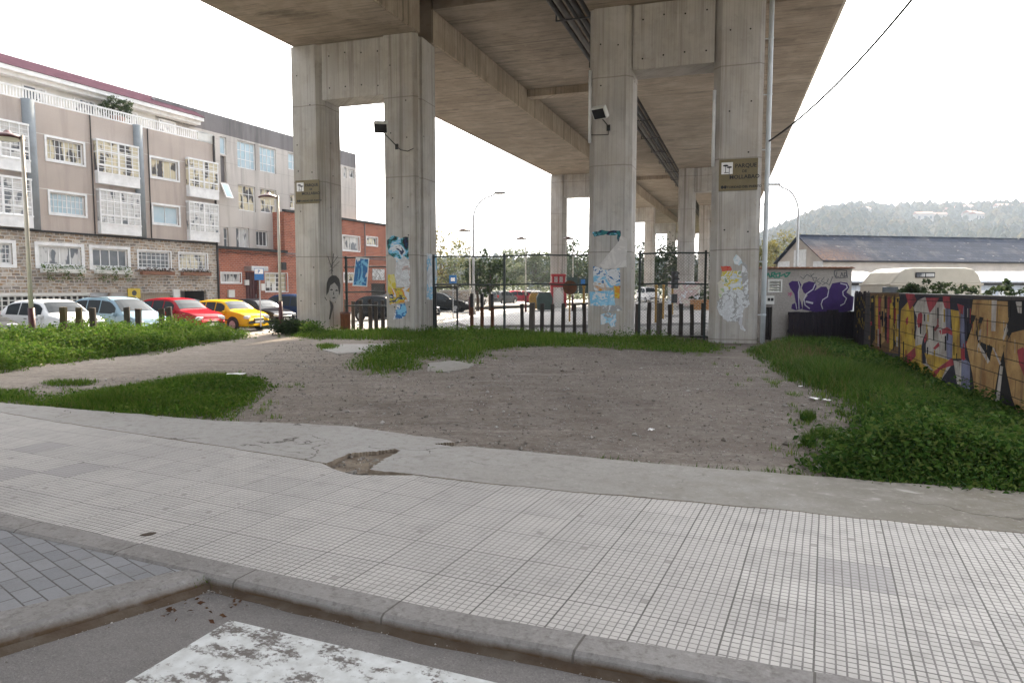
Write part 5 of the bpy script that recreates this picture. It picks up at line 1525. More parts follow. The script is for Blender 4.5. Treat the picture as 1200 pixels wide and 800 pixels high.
sp.shape([(252, 240), (275, 224), (325, 226), (338, 250), (322, 290), (320, 330), (335, 365), (345, 410), (300, 420), (270, 410), (275, 380), (300, 370), (290, 310), (262, 270)], purple)
sp.shape([(340, 270), (352, 240), (390, 226), (430, 235), (440, 260), (425, 290), (470, 262), (505, 262), (520, 290), (545, 240), (600, 230), (645, 236), (660, 265), (640, 300), (668, 320), (690, 330), (680, 420), (600, 440), (500, 440), (420, 430), (345, 415), (350, 360), (380, 320), (352, 300)], purple)
for l, wd in (([(318, 230), (326, 260), (318, 300), (322, 410)], 3), ([(430, 245), (415, 280), (372, 310), (355, 345), (362, 385), (392, 408)], 3.5), ([(520, 290), (512, 330), (480, 350), (470, 380), (480, 410)], 3), ([(600, 240), (640, 250), (645, 270), (615, 295), (618, 320), (640, 340), (625, 375), (600, 388)], 3), ([(370, 362), (412, 372)], 6), ([(300, 372), (306, 410)], 2.5)): sp.line(l, wd, pale)
for l in ([(88, 175), (100, 200), (115, 172), (128, 200)], [(135, 200), (140, 170), (160, 168), (155, 185), (138, 188), (162, 202)], [(165, 178), (195, 170), (190, 200), (170, 200), (168, 182)], [(200, 190), (225, 178), (230, 198)], [(235, 172), (262, 168), (240, 195), (228, 188)]): sp.line(l, 4.5, teal)
for l in ([(332, 195), (350, 210), (375, 180), (400, 195), (420, 175)], [(400, 180), (430, 240), (440, 200), (410, 205)], [(460, 205), (440, 225), (470, 240), (450, 250)], [(490, 200), (470, 225), (500, 238), (478, 250)], [(520, 210), (505, 240), (525, 250), (548, 195)]): sp.line(l, 2, ink)
for l in ([(560, 155), (600, 150), (640, 155), (645, 200), (570, 205), (558, 180), (560, 155)], [(575, 165), (568, 195), (590, 195)], [(600, 195), (608, 168), (618, 195)], [(625, 195), (625, 168), (640, 170), (638, 190), (625, 195)]): sp.line(l, 2.6, ink)
for l in ([(250, 320), (270, 300), (262, 330)], [(248, 305), (275, 315)]): sp.line(l, 3, pink)
g_ = sp.build(hut); g_['label'] = 'purple bubble letters with pale outlines'

# dark boards against the hut and the gate of the corner
M['tarred'] = m_sleeper('tarred_boards', (.018, .015, .02), (.035, .028, .034), (.028, .02, .018))
bf = thing('board_fence', 'low dark tarred board fence standing against the stucco hut', 'fence', HU.wor(0, 0) + (-.15,), R(HU.ang))
fx0, fx1 = HU.at(924, 380, -.25)[0], HU.at(1000, 380, -.25)[0]
mb = MB(); x = fx0
while x < fx1:
    wd = random.uniform(.12, .2); h = (HU.at(930, 364, -.25)[1] + .15) + random.uniform(-.06, .04) - (.05 if x < fx0 + .9 else 0)
    mb.box(x, x + wd - .012, -.27 + random.uniform(-.01, .01), -.235, -.2, h); x += wd
mb.build('boards', M['tarred'], bf)
mb = MB(); mb.box(fx0, fx1, -.23, -.17, .3, .4); mb.box(fx0, fx1, -.23, -.17, .9, 1.0); mb.build('cross_rail', M['tarred'], bf)

wall = WA.root('graffiti_wall', 'long low block wall covered in yellow and orange graffiti letters beside the weeds', 'wall')
m_wallbase = paint('dark_painted_blocks', (.050, .048, .058), .2, True, (.085, .075, .07))
WX0, WX1 = WA.at(1014, 360)[0], 3.3
top = 1.53
mb = MB(); mb.box(WX0, WX1, 0, .2, -.4, top); mb.build('block_wall', m_wallbase, wall)
mb = MB(); mb.box(WX0, WX1, -.015, .215, top + .002, top + .014); mb.build('coping', pm('coping', (.20, .19, .18), (.12, .115, .11), 5, .9), wall)
Y_, O_, W_, R_, B_, N_, K_, BR_ = [paint(n, c, w_, True, v) for n, c, w_, v in (
    ('yellow_wall_paint', (.62, .43, .06), .24, (.28, .17, .05)), ('orange_wall_paint', (.50, .33, .14), .3, (.22, .115, .05)), ('pale_wall_paint', (.56, .53, .50), .28, (.28, .245, .23)),
    ('red_wall_paint', (.42, .06, .08), .22, (.15, .03, .04)), ('slate_blue_wall_paint', (.20, .215, .34), .2, (.11, .11, .17)), ('navy_wall_paint', (.025, .025, .045), .15, None), ('black_wall_paint', (.018, .018, .022), .1, None), ('brown_wall_paint', (.20, .12, .06), .3, (.12, .07, .04)))]
zc = lambda p: (1040 + p[0] / 4.444, 320 + p[1] / 4.444)
sp = Spray(WA, 0, zc)
S_ = sp.shape
low = 900
S_([(-90, 100), (60, 101), (60, 420), (-90, 400)], BR_)
for (a, b, m) in ((-85, -70, K_), (-62, -50, Y_), (-46, -36, R_), (-30, -18, O_), (-14, -4, K_), (2, 12, R_), (16, 30, Y_), (34, 40, K_), (44, 62, Y_)):
    S_([(a, 112 + random.uniform(0, 30)), (b, 108 + random.uniform(0, 20)), (b + random.uniform(-6, 6), 360 + random.uniform(-20, 40)), (a + random.uniform(-6, 6), 350 + random.uniform(-20, 60))], m)
for i in range(26):
    x = random.uniform(-100, 60); y = random.uniform(130, 330); S_([(x, y), (x + 7, y - 3), (x + 8, y + 16), (x + 1, y + 18)], random.choice((Y_, K_, K_, O_, R_)))
S_([(62, 150), (75, 110), (450, 135), (440, 700), (60, 560)], N_)
S_([(75, 190), (110, 150), (140, 175), (150, 400), (150, 520), (70, 500), (70, 300)], Y_)
S_([(140, 180), (165, 140), (200, 125), (262, 150), (300, 150), (315, 200), (318, 300), (330, 420), (345, 470), (240, 620), (150, 560), (150, 350), (158, 230)], W_)
S_([(98, 106), (142, 108), (156, 140), (132, 176), (120, 195), (110, 150)], R_)
S_([(205, 128), (275, 128), (250, 175), (225, 208), (214, 170)], R_)
S_([(165, 212), (180, 203), (188, 215), (184, 275), (165, 285), (158, 250)], R_)
S_([(265, 180), (272, 180), (272, 255), (266, 255)], K_)
S_([(100, 240), (112, 225), (112, 262), (98, 275)], R_)
S_([(150, 285), (158, 275), (150, 330), (143, 330)], N_)
S_([(190, 345), (215, 290), (218, 330), (205, 370), (205, 470), (188, 470), (182, 390)], N_)
S_([(196, 345), (214, 295), (216, 330), (200, 365)], R_)
S_([(295, 120), (330, 122), (332, 185), (305, 182), (296, 150)], R_)
S_([(308, 185), (335, 188), (335, 282), (346, 305), (345, 470), (316, 470), (312, 300)], B_)
S_([(248, 292), (268, 265), (275, 275), (255, 303)], R_)
S_([(275, 300), (318, 280), (345, 300), (345, 325), (320, 312), (285, 320)], R_)
S_([(244, 392), (272, 360), (277, 378), (254, 398)], R_)
S_([(150, 380), (182, 370), (188, 470), (240, 510), (330, 455), (300, 520), (250, 640), (150, 580)], Y_)
S_([(200, 415), (330, 452), (245, 505), (215, 470)], Y_)
S_([(250, 510), (345, 440), (352, 478), (285, 500), (240, 560)], R_)
S_([(90, 440), (150, 385), (155, 430), (110, 480), (80, 500)], R_)
S_([(338, 190), (380, 198), (392, 445), (345, 445), (348, 330)], Y_)
S_([(378, 165), (405, 172), (412, 400), (418, 450), (392, 450), (386, 300)], B_)
S_([(372, 160), (405, 170), (402, 215), (384, 208)], R_)
S_([(390, 392), (416, 388), (416, 450), (392, 450)], R_)
S_([(352, 455), (440, 455), (452, 560), (445, 620), (372, 575)], W_)
S_([(395, 450), (440, 458), (450, 560), (440, 640), (392, 600)], B_)
S_([(415, 140), (460, 138), (445, 212), (475, 222), (418, 350), (455, 500), (440, 470), (412, 440)], N_)
S_([(440, 137), (1300, 150), (1300, 1000), (440, 800)], K_)
S_([(456, 139), (582, 141), (576, 300), (560, 385), (497, 358), (482, 310), (512, 232), (446, 216)], O_)
S_([(470, 225), (492, 220), (470, 312), (486, 372), (540, 462), (562, 380), (578, 145), (645, 147), (642, 250), (616, 300), (642, 332), (612, 420), (594, 480), (562, 660), (470, 660), (452, 520), (420, 372)], O_)
S_([(554, 142), (582, 142), (574, 302), (552, 302)], W_)
S_([(488, 300), (500, 290), (495, 345), (484, 350)], W_)
S_([(486, 362), (545, 455), (534, 472), (480, 376)], W_)
S_([(494, 364), (556, 380), (546, 460)], K_)
S_([(634, 260), (640, 300), (618, 350), (612, 340)], W_)
S_([(600, 482), (614, 486), (592, 680), (574, 670)], W_)
S_([(618, 390), (662, 310), (720, 296), (860, 300), (860, 960), (720, 800), (662, 650), (626, 480)], O_)
S_([(640, 147), (656, 148), (652, 230), (642, 232)], K_)
S_([(682, 148), (712, 149), (712, 210), (694, 206)], W_)
S_([(690, 400), (720, 385), (800, 500), (760, 620), (700, 470)], R_)
S_([(760, 150), (840, 152), (900, 420), (880, 700), (840, 640), (820, 400)], W_)
S_([(900, 152), (1250, 158), (1250, 480), (1000, 620), (900, 420)], O_)
S_([(560, 388), (566, 388), (604, 470), (598, 478)], W_)
for i in range(60):
    sp.e -= .0004; x = random.uniform(-60, 700); y = random.uniform(180, 420); L_ = random.uniform(25, 90)
    S_([(x, y), (x + 1.6, y), (x + 1.2, y + L_), (x + .4, y + L_)], random.choice((W_, K_, O_, R_, N_, Y_)))
g_ = sp.build(wall)
g_['label'] = 'jagged yellow, red and orange letters with pale edges'
# dark boarded gate between the hut corner and the wall
ga = HU.wor(HU.at(999, 360)[0], -.1); gb = WA.wor(WX0, .05)
L = math.hypot(gb[0] - ga[0], gb[1] - ga[1]); ang = math.atan2(gb[1] - ga[1], gb[0] - ga[0])
bg_ = thing('board_gate', 'dark boarded gate with yellow dabs between the hut and the painted wall', 'gate', (ga[0], ga[1], -.2), ang)
mb = MB(); x = 0
while x < L:
    wd = random.uniform(.13, .2); mb.box(x, min(L, x + wd) - .01, random.uniform(-.01, .01), .04, 0, 1.72 + random.uniform(-.08, .06)); x += wd
mb.build('boards', M['tarred'], bg_)
mb = MB()
for i in range(34):
    x = random.uniform(.25 * L, L - .12); z = random.uniform(.35, 1.5); mb.box(x, x + random.uniform(.05, .14), -.022 - random.uniform(0, .003), -.012, z, z + random.uniform(.05, .12))
mb.build('paint_dabs', paint('dull_yellow_dabs', (.26, .19, .05), .3), bg_)

# caravan behind the wall
CV = Frame(((1052 - 600) / 800 * 25.2, 25.2), 2.0)
cvx0, cvx1 = CV.at(1044, 330)[0], CV.at(1152, 330)[0]
zt = CV.at(1086, 313.5)[1] + .3; zl = CV.at(1086, 333)[1] + .3
cara = thing('caravan', 'cream camper caravan with a rounded roof parked behind the painted wall', 'caravan', (CV.o[0], CV.o[1], -.3), R(CV.ang))
M['cream'] = pm('cream_gelcoat', (.50, .47, .40), (.43, .40, .34), 1.5, .5, spec=.2)
Lc = cvx1 - cvx0
prof = [(0, zl), (.10 * Lc, zt - .18), (.16 * Lc, zt - .04), (.24 * Lc, zt), (.8 * Lc, zt), (.90 * Lc, zt - .06), (.96 * Lc, zt - .25), (1.0 * Lc, zl)]
mb = MB(); mb.prism([(p[0] + cvx0, p[1]) for p in prof], lambda p, d: (p[0], d, p[1]), .02, 2.1); mb.build('roof', M['cream'], cara, bevel=.06)
mb = MB(); mb.prism([(cvx0, zl - .01), (cvx1, zl - .01), (cvx1 + .05, 1.1), (cvx1 - .1, .5), (cvx0 + .1, .5), (cvx0 - .05, 1.1)], lambda p, d: (p[0], d, p[1]), 0.05, 2.07); mb.build('body', M['cream'], cara, bevel=.04)
mb = MB(); mb.box(cvx0 - .03, cvx1 + .03, -.01, 2.12, zl - .05, zl + .03); mb.build('trim', pm('cream_trim', (.46, .42, .35), (.4, .36, .3), 3, .5), cara, bevel=.015)
w0, w1 = CV.at(1073, 319), CV.at(1095.5, 325.5)
mb = MB(); mb.box(w0[0], w1[0], -.02, .02, w1[1] + .3, w0[1] + .3); wf = mb.build('window', M['black'], cara, bevel=.03)
mb = MB(); c = (w0[0] + w1[0]) / 2; mb.box(w0[0] + .04, c - .02, -.028, -.021, w1[1] + .34, w0[1] + .26); mb.box(c + .02, w1[0] - .04, -.028, -.021, w1[1] + .34, w0[1] + .26); mb.build('pane', M['curtain'], wf)
w0, w1 = CV.at(1035, 336), CV.at(1053, 346)
mb = MB(); mb.box(w0[0], w1[0], .03, .06, w1[1] + .3 - .2, w0[1] + .3); mb.build('cab_window', M['glass'], cara, bevel=.02)
for x in (cvx0 + .22 * Lc, cvx0 + .78 * Lc):
    mb = MB(); mb.disc((x, .12, .33), .33, 'y', 20, .2); wh = mb.build('wheel', M['rubber'], cara); mb = MB(); mb.disc((x, .02, .33), .18, 'y', 16, .02); mb.build('rim', M['alu'], wh)

# bushes behind the wall
def bush(u, v, y, rad, label, mat, seed, z0=-.3, leaf=.12, ncl=40, name='bush', cat='bush', group=None):
    x = (u - 600) / 800 * y; z = CAM_H + (338 - v) * y / 800
    t = thing(name, label, cat, (x, y, z0), 0, group)
    trunk_mesh(t, max(.2, (z - z0) * .5), .05, 4, seed, rad[0] * .7, z - z0)
    crown_mesh('crown', (0, 0, z - z0), rad, ncl, 30, leaf, mat, t, seed)
bush(1100, 345, 22.0, (1.5, .7, .42), 'dark ivy bush spilling over the wall in front of the caravan', M['leaf_dark'], 11)
bush(1068, 346, 20.5, (.5, .4, .35), 'small dark bush on the wall beside the caravan window', M['leaf_dark'], 12)
bush(1190, 345, 19.0, (1.15, .8, .40), 'dark bush behind the right end of the painted wall', M['leaf_dark'], 13)

# warehouse with slate roof
def m_slate():
    t = NT('weathered_slate_roof'); x, y, z = t.xyz()
    br = t.n('ShaderNodeTexBrick', {'Scale': 1.0, 'Mortar Size': .02, 'Brick Width': .9, 'Row Height': .45, 'Color1': (.052, .062, .088), 'Color2': (.04, .048, .068), 'Mortar': (.03, .033, .045)})
    t.set(br.inputs['Vector'], t.comb(x, y, 0.0))
    n1 = t.noise(.6, 7, .65); n2 = t.noise(5, 6, .7)
    c = t.mix(t.ramp(n1, .5, .72, 0, .6), br.outputs['Color'], (.13, .13, .135))
    c = t.mix(t.ramp(n2, .58, .72, 0, .8), c, (.03, .032, .04))
    c = t.mix(t.ramp(t.noise(1.1, 5, .6, t.mapping((1, 3, 1), loc=(3, 3, 0))), .66, .70, 0, .8), c, (.30, .29, .28))
    lich = t.math('MULTIPLY', t.ramp(x, 6, 1.0), t.math('MULTIPLY', t.ramp(y, 2.6, .4), t.ramp(n2, .35, .55)))
    c = t.mix(t.math('MULTIPLY', lich, .45), c, (.26, .14, .075))
    return t.done(c, .95, t.math('SUBTRACT', n2, br.outputs['Fac']), .4, .03, spec=.05)
M['slate'] = m_slate()
WH = Frame((29.5, 65.0), 11.0)
wh_ = thing('warehouse', 'long warehouse with a dark slate gable roof and pale gable end', 'warehouse', (29.5, 65, -.3), R(11))
EV, AP, GW = 4.65, 7.1, 7.6
mb = MB(); WL = 70
mb.quad((0, 0, 0), (WL, 0, 0), (WL, 0, EV), (0, 0, EV)); mb.quad((WL, GW, 0), (0, GW, 0), (0, GW, EV), (WL, GW, EV))
mb.add([(0, GW, 0), (0, 0, 0), (0, 0, EV), (0, GW / 2, AP - .05), (0, GW, EV)], [(0, 1, 2, 3, 4)]); mb.add([(WL, 0, 0), (WL, GW, 0), (WL, GW, EV), (WL, GW / 2, AP - .05), (WL, 0, EV)], [(0, 1, 2, 3, 4)])
mb.build('wall', pm('warehouse_wall', (.55, .50, .45), (.44, .40, .36), 1, .9), wh_)
mb = MB(); mb.box(-.06, -.003, GW * .36, GW * .62, .3, AP - 1.3); mb.box(-.05, -.002, .05, GW * .2, .3, EV - .1); mb.box(-.05, -.002, GW * .72, GW * .98, .3, EV + .1); mb.build('sunlit_patch', M['white'], wh_)  # white sheets standing in for sunlit patches on the gable
mb = MB()
mb.prism([(-.3, EV - .12), (GW / 2, AP), (GW + .3, EV - .12), (GW + .3, EV - .02), (GW / 2, AP + .12), (-.3, EV - .02)], lambda p, d: (d, p[0], p[1]), -.35, WL + .3)
mb.build('roof', M['slate'], wh_)
mb = MB(); mb.tube([(-.35, GW / 2, AP + .14), (WL, GW / 2, AP + .14)], .09, 6); mb.build('ridge', M['slate'], wh_)
mb = MB(); mb.tube([(-.3, -.38, EV - .15), (WL, -.38, EV - .15)], .08, 6); mb.build('gutter', M['dark'], wh_)
# low sheds in front
M['sheet'] = m_corr('white_sheet_roof', (.55, .60, .68), (.45, .50, .58), .5, 'x', .4)
for (u0, u1, y, label) in ((985, 1062, 46, 'low white metal shed between the hut and the caravan'), (1128, 1330, 46, 'low white metal shed behind the caravan at the right edge')):
    x0, x1 = (u0 - 600) / 800 * y, (u1 - 600) / 800 * y
    t = thing('shed', label, 'shed', (x0, y, -.3), R(1.5)); W = x1 - x0
    zt = CAM_H + .3 + (338 - 327) * y / 800
    mb = MB(); mb.box(0, W, .3, 5.5, 0, zt - .35); mb.build('wall', M['sheet'], t)
    mb = MB(); mb.prism([(0, zt - .22), (5.8, zt + .55), (5.8, zt + .65), (0, zt - .12)], lambda p, d: (d, p[0], p[1]), -.2, W + .2); mb.build('roof', M['sheet'], t)
    mb = MB(); mb.box(-.1, W + .1, .02, .28, zt - .42, zt - .24); mb.build('roof_gap', M['dark'], t)  # dark strip standing in for the shadowy gap under the roof
    mb = MB()
    for i in range(int(W / 2.2)): mb.box(.4 + i * 2.2, 1.9 + i * 2.2, .26, .295, .2, zt - .75)
    mb.build('door', M['white'], t)

# ------------------------------------------------------------------ LAMPS
def mushroom(x, y, label, h=5.35, side=-1, base=1.15, pole='white', group='mushroom lamps on pale poles', rz=0.0):
    t = thing('street_lamp', label, 'street lamp', (x, y, 0), rz, group)
    mb = MB(); mb.tube([(0, 0, -.2), (0, 0, base)], [.085, .075], 12); mb.build('base', M['maroon'], t, smooth=True)
    mb = MB(); mb.tube([(0, 0, base), (0, 0, h * .6), (0, 0, h)], [.058, .05, .042], 10); mb.build('pole', M['offpole'], t, smooth=True)
    mb = MB(); mb.tube([(0, 0, h - .12), (side * .2, 0, h + .02), (side * .34, 0, h - .02)], .022, 6); mb.build('arm', M['maroon'], t)
    mb = MB(); mb.lathe([(0, .16), (.05, .15), (.10, .09), (.24, .05), (.36, -.02), (.37, -.06), (.33, -.06)], (side * .36, 0, h - .02), 18); hd = mb.build('shade', M['maroon'], t, smooth=True)
    mb = MB(); mb.lathe([(.3, -.061), (.22, -.1), (0, -.12)], (side * .36, 0, h - .02), 14); mb.build('lens', M['offwhite'], hd, smooth=True)
    return t
M['offpole'] = pm('pale_pole', (.60, .57, .50), (.50, .47, .42), 3, .5)
p = ((33 - 600) / 800 * 17.6, 17.6)
mushroom((37 - 600) / 800 * 17.6, 17.6, 'mushroom street lamp with maroon base among the weeds by the white car', 5.5)
mushroom((329 - 600) / 800 * 26.6, 26.6, 'mushroom street lamp with maroon base by the first pillar in front of the black car', 5.2)
for u, y, lb in ((551, 43, 'distant mushroom street lamp nearest the tall curved lamp'), (616, 50, 'distant mushroom street lamp before the hazy trees, middle one beyond the long fence'), (671, 50, 'distant mushroom street lamp between the far pillar and the third pillar')):
    mushroom((u - 600) / 800 * y, y, lb, 5.3)
def curved_lamp(x, y, h, reach, side, label):
    t = thing('street_lamp', label, 'street lamp', (x, y, -.1), 0, 'tall curved street lamps')
    mb = MB(); pts = [(0, 0, 0), (0, 0, h * .45), (0, 0, h * .78)]
    for k in range(1, 8):
        a = k / 7 * math.pi * .46; pts.append((side * reach * (1 - math.cos(a)) * .9, 0, h * .78 + h * .2 * math.sin(a)))
    pts.append((side * reach, 0, h))
    mb.tube(pts, [.10, .085, .07] + [.055] * 8, 9); mb.build('pole', M['alu'], t, smooth=True)
    mb = MB(); mb.obox((side * (reach + .28), 0, h + .04), (.75, .24, .14), 0, 0); hd = mb.build('lamp_head', M['alu'], t, bevel=.05)
    hd.rotation_euler = (0, 0, 0)
    mb = MB(); mb.obox((side * (reach + .3), 0, h - .035), (.5, .18, .03)); mb.build('lens', M['offwhite'], hd)
    mb = MB(); mb.obox((0, 0, .15), (.3, .3, .3)); mb.build('foot', M['island'], t)
curved_lamp((555 - 600) / 800 * 45, 45, 7.9, 1.45, 1, 'tall curved grey street lamp beyond the long mesh fence')
curved_lamp((932 - 600) / 800 * 42, 42, 8.0, 1.25, -1, 'tall curved grey street lamp behind the stucco hut')

# ------------------------------------------------------------------ CARS
def car_paint(name, col, metal=.15):
    t = NT(name)
    c = t.mix(t.ramp(t.noise(1.2, 4), .35, .65), col, tuple(q * .86 for q in col))
    m = t.done(c, .6, spec=0.0)
    gl = t.n('ShaderNodeBsdfGlossy', {'Roughness': .12}); mx = t.n('ShaderNodeMixShader'); mx.inputs[0].default_value = .022
    t.t.links.new(t.bsdf.outputs[0], mx.inputs[1]); t.t.links.new(gl.outputs[0], mx.inputs[2]); t.t.links.new(mx.outputs[0], t.out.inputs['Surface'])
    return m
def car_glass():
    t = NT('car_glass'); t.done((.028, .034, .04), .5, spec=0.0)
    gl = t.n('ShaderNodeBsdfGlossy', {'Roughness': .06}); mx = t.n('ShaderNodeMixShader'); mx.inputs[0].default_value = .022
    t.t.links.new(t.bsdf.outputs[0], mx.inputs[1]); t.t.links.new(gl.outputs[0], mx.inputs[2]); t.t.links.new(mx.outputs[0], t.out.inputs['Surface'])
    return t.m
M['carglass'] = car_glass()
M['lampglass'] = pm('headlamp_glass', (.55, .56, .58), (.35, .36, .38), 8, .08, spec=.8)
M['redglass'] = pm('tail_lamp_glass', (.35, .02, .02), (.22, .01, .01), 6, .12, spec=.7)
M['numberplate'] = pm('number_plate_blank', (.66, .66, .64), (.6, .6, .58), 4, .4)
PROF = {
 'hatch': dict(x=[0, .015, .06, .10, .20, .34, .48, .60, .665, .74, .86, .94, .985, 1],
               top=[.55, .80, 1.02, 1.20, 1.40, 1.45, 1.45, 1.40, 1.24, .98, .90, .80, .66, .48],
               belt=[.50, .74, .90, .93, .93, .92, .91, .90, .895, .885, .84, .75, .62, .45], ws=(.605, .735), rw=(.055, .155), win=[(.16, .335), (.35, .50), (.515, .66)]),
 'mpv': dict(x=[0, .01, .04, .07, .16, .34, .50, .62, .70, .79, .90, .96, .99, 1],
             top=[.55, .90, 1.15, 1.40, 1.60, 1.64, 1.63, 1.56, 1.33, 1.02, .90, .78, .62, .48],
             belt=[.50, .85, .98, 1.0, 1.0, .99, .98, .97, .96, .93, .84, .73, .6, .45], ws=(.62, .78), rw=(.03, .10), win=[(.10, .30), (.315, .485), (.50, .71)]),
 'saloon': dict(x=[0, .015, .05, .12, .19, .30, .42, .54, .62, .70, .82, .93, .985, 1],
                top=[.55, .82, .95, 1.0, 1.10, 1.38, 1.42, 1.39, 1.24, .98, .90, .80, .66, .48],
                belt=[.50, .76, .88, .92, .925, .92, .91, .90, .895, .885, .84, .75, .62, .45], ws=(.545, .695), rw=(.185, .30), win=[(.235, .40), (.415, .62)]),
}
def car(kind, loc, rz, paint_m, label, L=3.95, W=1.66, name='parked_car', group='cars parked in a row before the buildings', rails=False, hs=1.0):
    P = PROF[kind]
    t = thing(name, label, 'car', loc, rz, group)
    xs = np.linspace(0, 1, 49)
    sm = lambda a: np.convolve(np.pad(np.interp(xs, P['x'], a), 1, 'edge'), [.25, .5, .25], 'valid')
    top = sm(P['top']) * hs; belt = np.minimum(sm(P['belt']) * hs, top - .03)
    hw = W / 2 * np.interp(xs, [0, .03, .12, .8, .93, 1], [.80, .92, 1, 1, .93, .74])
    tum = np.clip((top - belt - .05) / .5, 0, 1)
    rw = hw * (1 - .23 * tum)
    def sec(i):
        x = xs[i] * L; h, r = hw[i], rw[i]; zb, zt = belt[i], top[i]
        half = [(0, zt + .015), (r * .55, zt + .010), (r * .86, zt - .012), (r, zt - .05 if tum[i] > .3 else zt - .03), (h * .985, zb), (h, zb - .14), (h, .42), (h * .97, .24)]
        return [(x, -y, z) for y, z in half[::-1]] + [(x, y, z) for y, z in half[1:]]
    V = []; F = []
    n = 15
    for i in range(len(xs)): V += sec(i)
    for i in range(len(xs) - 1):
        for k in range(n - 1): F.append((i * n + k, (i + 1) * n + k, (i + 1) * n + k + 1, i * n + k + 1))
        F.append((i * n + n - 1, (i + 1) * n + n - 1, (i + 1) * n, i * n))
    F.append(tuple(range(n))[::-1]); F.append(tuple(range((len(xs) - 1) * n, len(xs) * n)))
    mb = MB(); mb.add([(x - L / 2, y, z) for x, y, z in V], [f[::-1] for f in F]); body = mb.build('body', paint_m, t, smooth=True)
    it = lambda a, x: float(np.interp(x, xs, a))
    def side(x, k, s, e):
        h, r, zb, zt = it(hw, x) * .985, it(rw, x), it(belt, x), it(top, x) - .05
        return (x * L - L / 2, s * (h + (r - h) * k + e), zb + (zt - zb) * k)
    for s in (-1, 1):
        for (a, b) in P['win']:
            N = 7; V = []; F = []
            for e in (.012, -.03):
                for k in (.06, .90):
                    for i in range(N): V.append(side(a + (b - a) * i / (N - 1), k, s, e))
            # keep the pane inside the sloping roof ends
            for i in range(N - 1):
                q = (i, i + 1, N + i + 1, N + i); F.append(q if s < 0 else q[::-1])
            m2 = MB(); m2.add(V[:2 * N], F); m2.build('side_window', M['carglass'], t)
        # mirror, handle, arch and sill trim
        m2 = MB(); xm = P['ws'][1] - .045; q = side(xm, .08, s, .09); m2.obox(q, (.12, .17, .13)); m2.build('mirror', paint_m, t, bevel=.03)
        m2 = MB()
        for xd in [b - .03 for a, b in P['win'][-2:]]: q = side(xd - .02, 0, s, .012); m2.obox((q[0], q[1], q[2] - .09), (.15, .03, .03))
        m2.build('door_handle', paint_m if kind != 'hatch' else M['black'], t)
        m2 = MB(); y = s * (W / 2 + .004); m2.box(.2 * L - L / 2, .78 * L - L / 2, y - .012, y + .012, .5, .56); m2.build('side_strip', M['black'], t)
        m2 = MB()
        for xd in [P['win'][-1][0] - .008, P['win'][-1][1] + .012]:
            pts = [side(xd, 0, s, .006)]; m2.box(pts[0][0] - .006, pts[0][0] + .006, min(y, y - s * .03), max(y, y - s * .03) , .3, it(belt, xd) - .04)
        m2.build('door_gap', M['dark'], t)
    def across(xa, xb, wf, name):
        N, K = 5, 7; V = []; F = []
        for i in range(N):
            x = xa + (xb - xa) * i / (N - 1)
            for k in range(K):
                f = -1 + 2 * k / (K - 1); r = it(rw, x) * wf
                V.append((x * L - L / 2, f * r, it(top, x) + .030 - .03 * abs(f) ** 3))
        for i in range(N - 1):
            for k in range(K - 1): F.append((i * K + k, (i + 1) * K + k, (i + 1) * K + k + 1, i * K + k + 1))
        m2 = MB(); m2.add(V, F); return m2.build(name, M['carglass'], t)
    across(P['ws'][0] + .008, P['ws'][1] - .008, .88, 'windscreen'); across(P['rw'][0], P['rw'][1], .84, 'rear_window')
    for s in (-1, 1):
        m2 = MB(); x = .955; m2.obox((x * L - L / 2, s * it(hw, x) * .76, .66 * hs), (.24, .34, .15), s * -.35, 0); m2.build('headlight', M['lampglass'], t, bevel=.05)
        m2 = MB(); x = .03; m2.obox((x * L - L / 2, s * it(hw, x) * .84, .85 * hs), (.16, .16, .28)); m2.build('tail_light', M['redglass'], t, bevel=.03)
    m2 = MB(); x = L / 2; m2.obox((x - .03, 0, .42), (.10, W * .74, .10)); m2.obox((x - .01, 0, .56), (.06, W * .36, .07)); m2.build('grille', M['black'], t, bevel=.02)
    m2 = MB(); m2.obox((x + .03, 0, .45), (.02, .52, .11)); m2.build('number_plate', M['numberplate'], t)
    if rails:
        m2 = MB()
        for s in (-1, 1): m2.tube([side(.16, 1, s, -.04), tuple(np.add(side(.2, 1, s, -.04), (0, 0, .08))), tuple(np.add(side(.55, 1, s, -.04), (0, 0, .08))), side(.6, 1, s, -.04)], .018, 6)
        m2.build('roof_rail', M['black'], t)
    for xw in (.185, .80):
        for s in (-1, 1):
            c = (xw * L - L / 2, s * (W / 2 - .085), .30)
            m2 = MB(); m2.disc((c[0], s * (W / 2 - .004), .335), .355, 'y', 22, .025); m2.build('wheel_arch', M['dark'], t)
            m2 = MB()
            pr = [(.20, -.09), (.27, -.095), (.30, -.07), (.30, .07), (.27, .095), (.20, .09)]
            V = []; F = []; K = 22
            for r_, w_ in pr:
                for k in range(K): a = 6.2832 * k / K; V.append((c[0] + r_ * math.cos(a), c[1] + w_ + s * .03, c[2] + r_ * math.sin(a)))
            for i in range(len(pr) - 1):
                for k in range(K): F.append((i * K + k, (i + 1) * K + k, (i + 1) * K + (k + 1) % K, i * K + (k + 1) % K))
            m2.add(V, F); whl = m2.build('wheel', M['rubber'], t, smooth=True)
            m2 = MB(); m2.disc((c[0], c[1] + s * .095, c[2]), .20, 'y', 20, .02, 0)
            for k in range(5):
                a = 6.28 * k / 5; m2.obox((c[0] + .11 * math.cos(a), c[1] + s * .108, c[2] + .11 * math.sin(a)), (.03, .01, .03))
            m2.build('rim', M['alu'], whl)
    return t
def nose(x, y, L, fr=ST):   # car whose nose is at x,y pointing along the street frame's x axis
    return (x - fr.X[0] * L / 2, y - fr.X[1] * L / 2, -.3)
D1 = (.418, .908); N0 = (-11.6, 31.3); RZ = R(ST.ang)
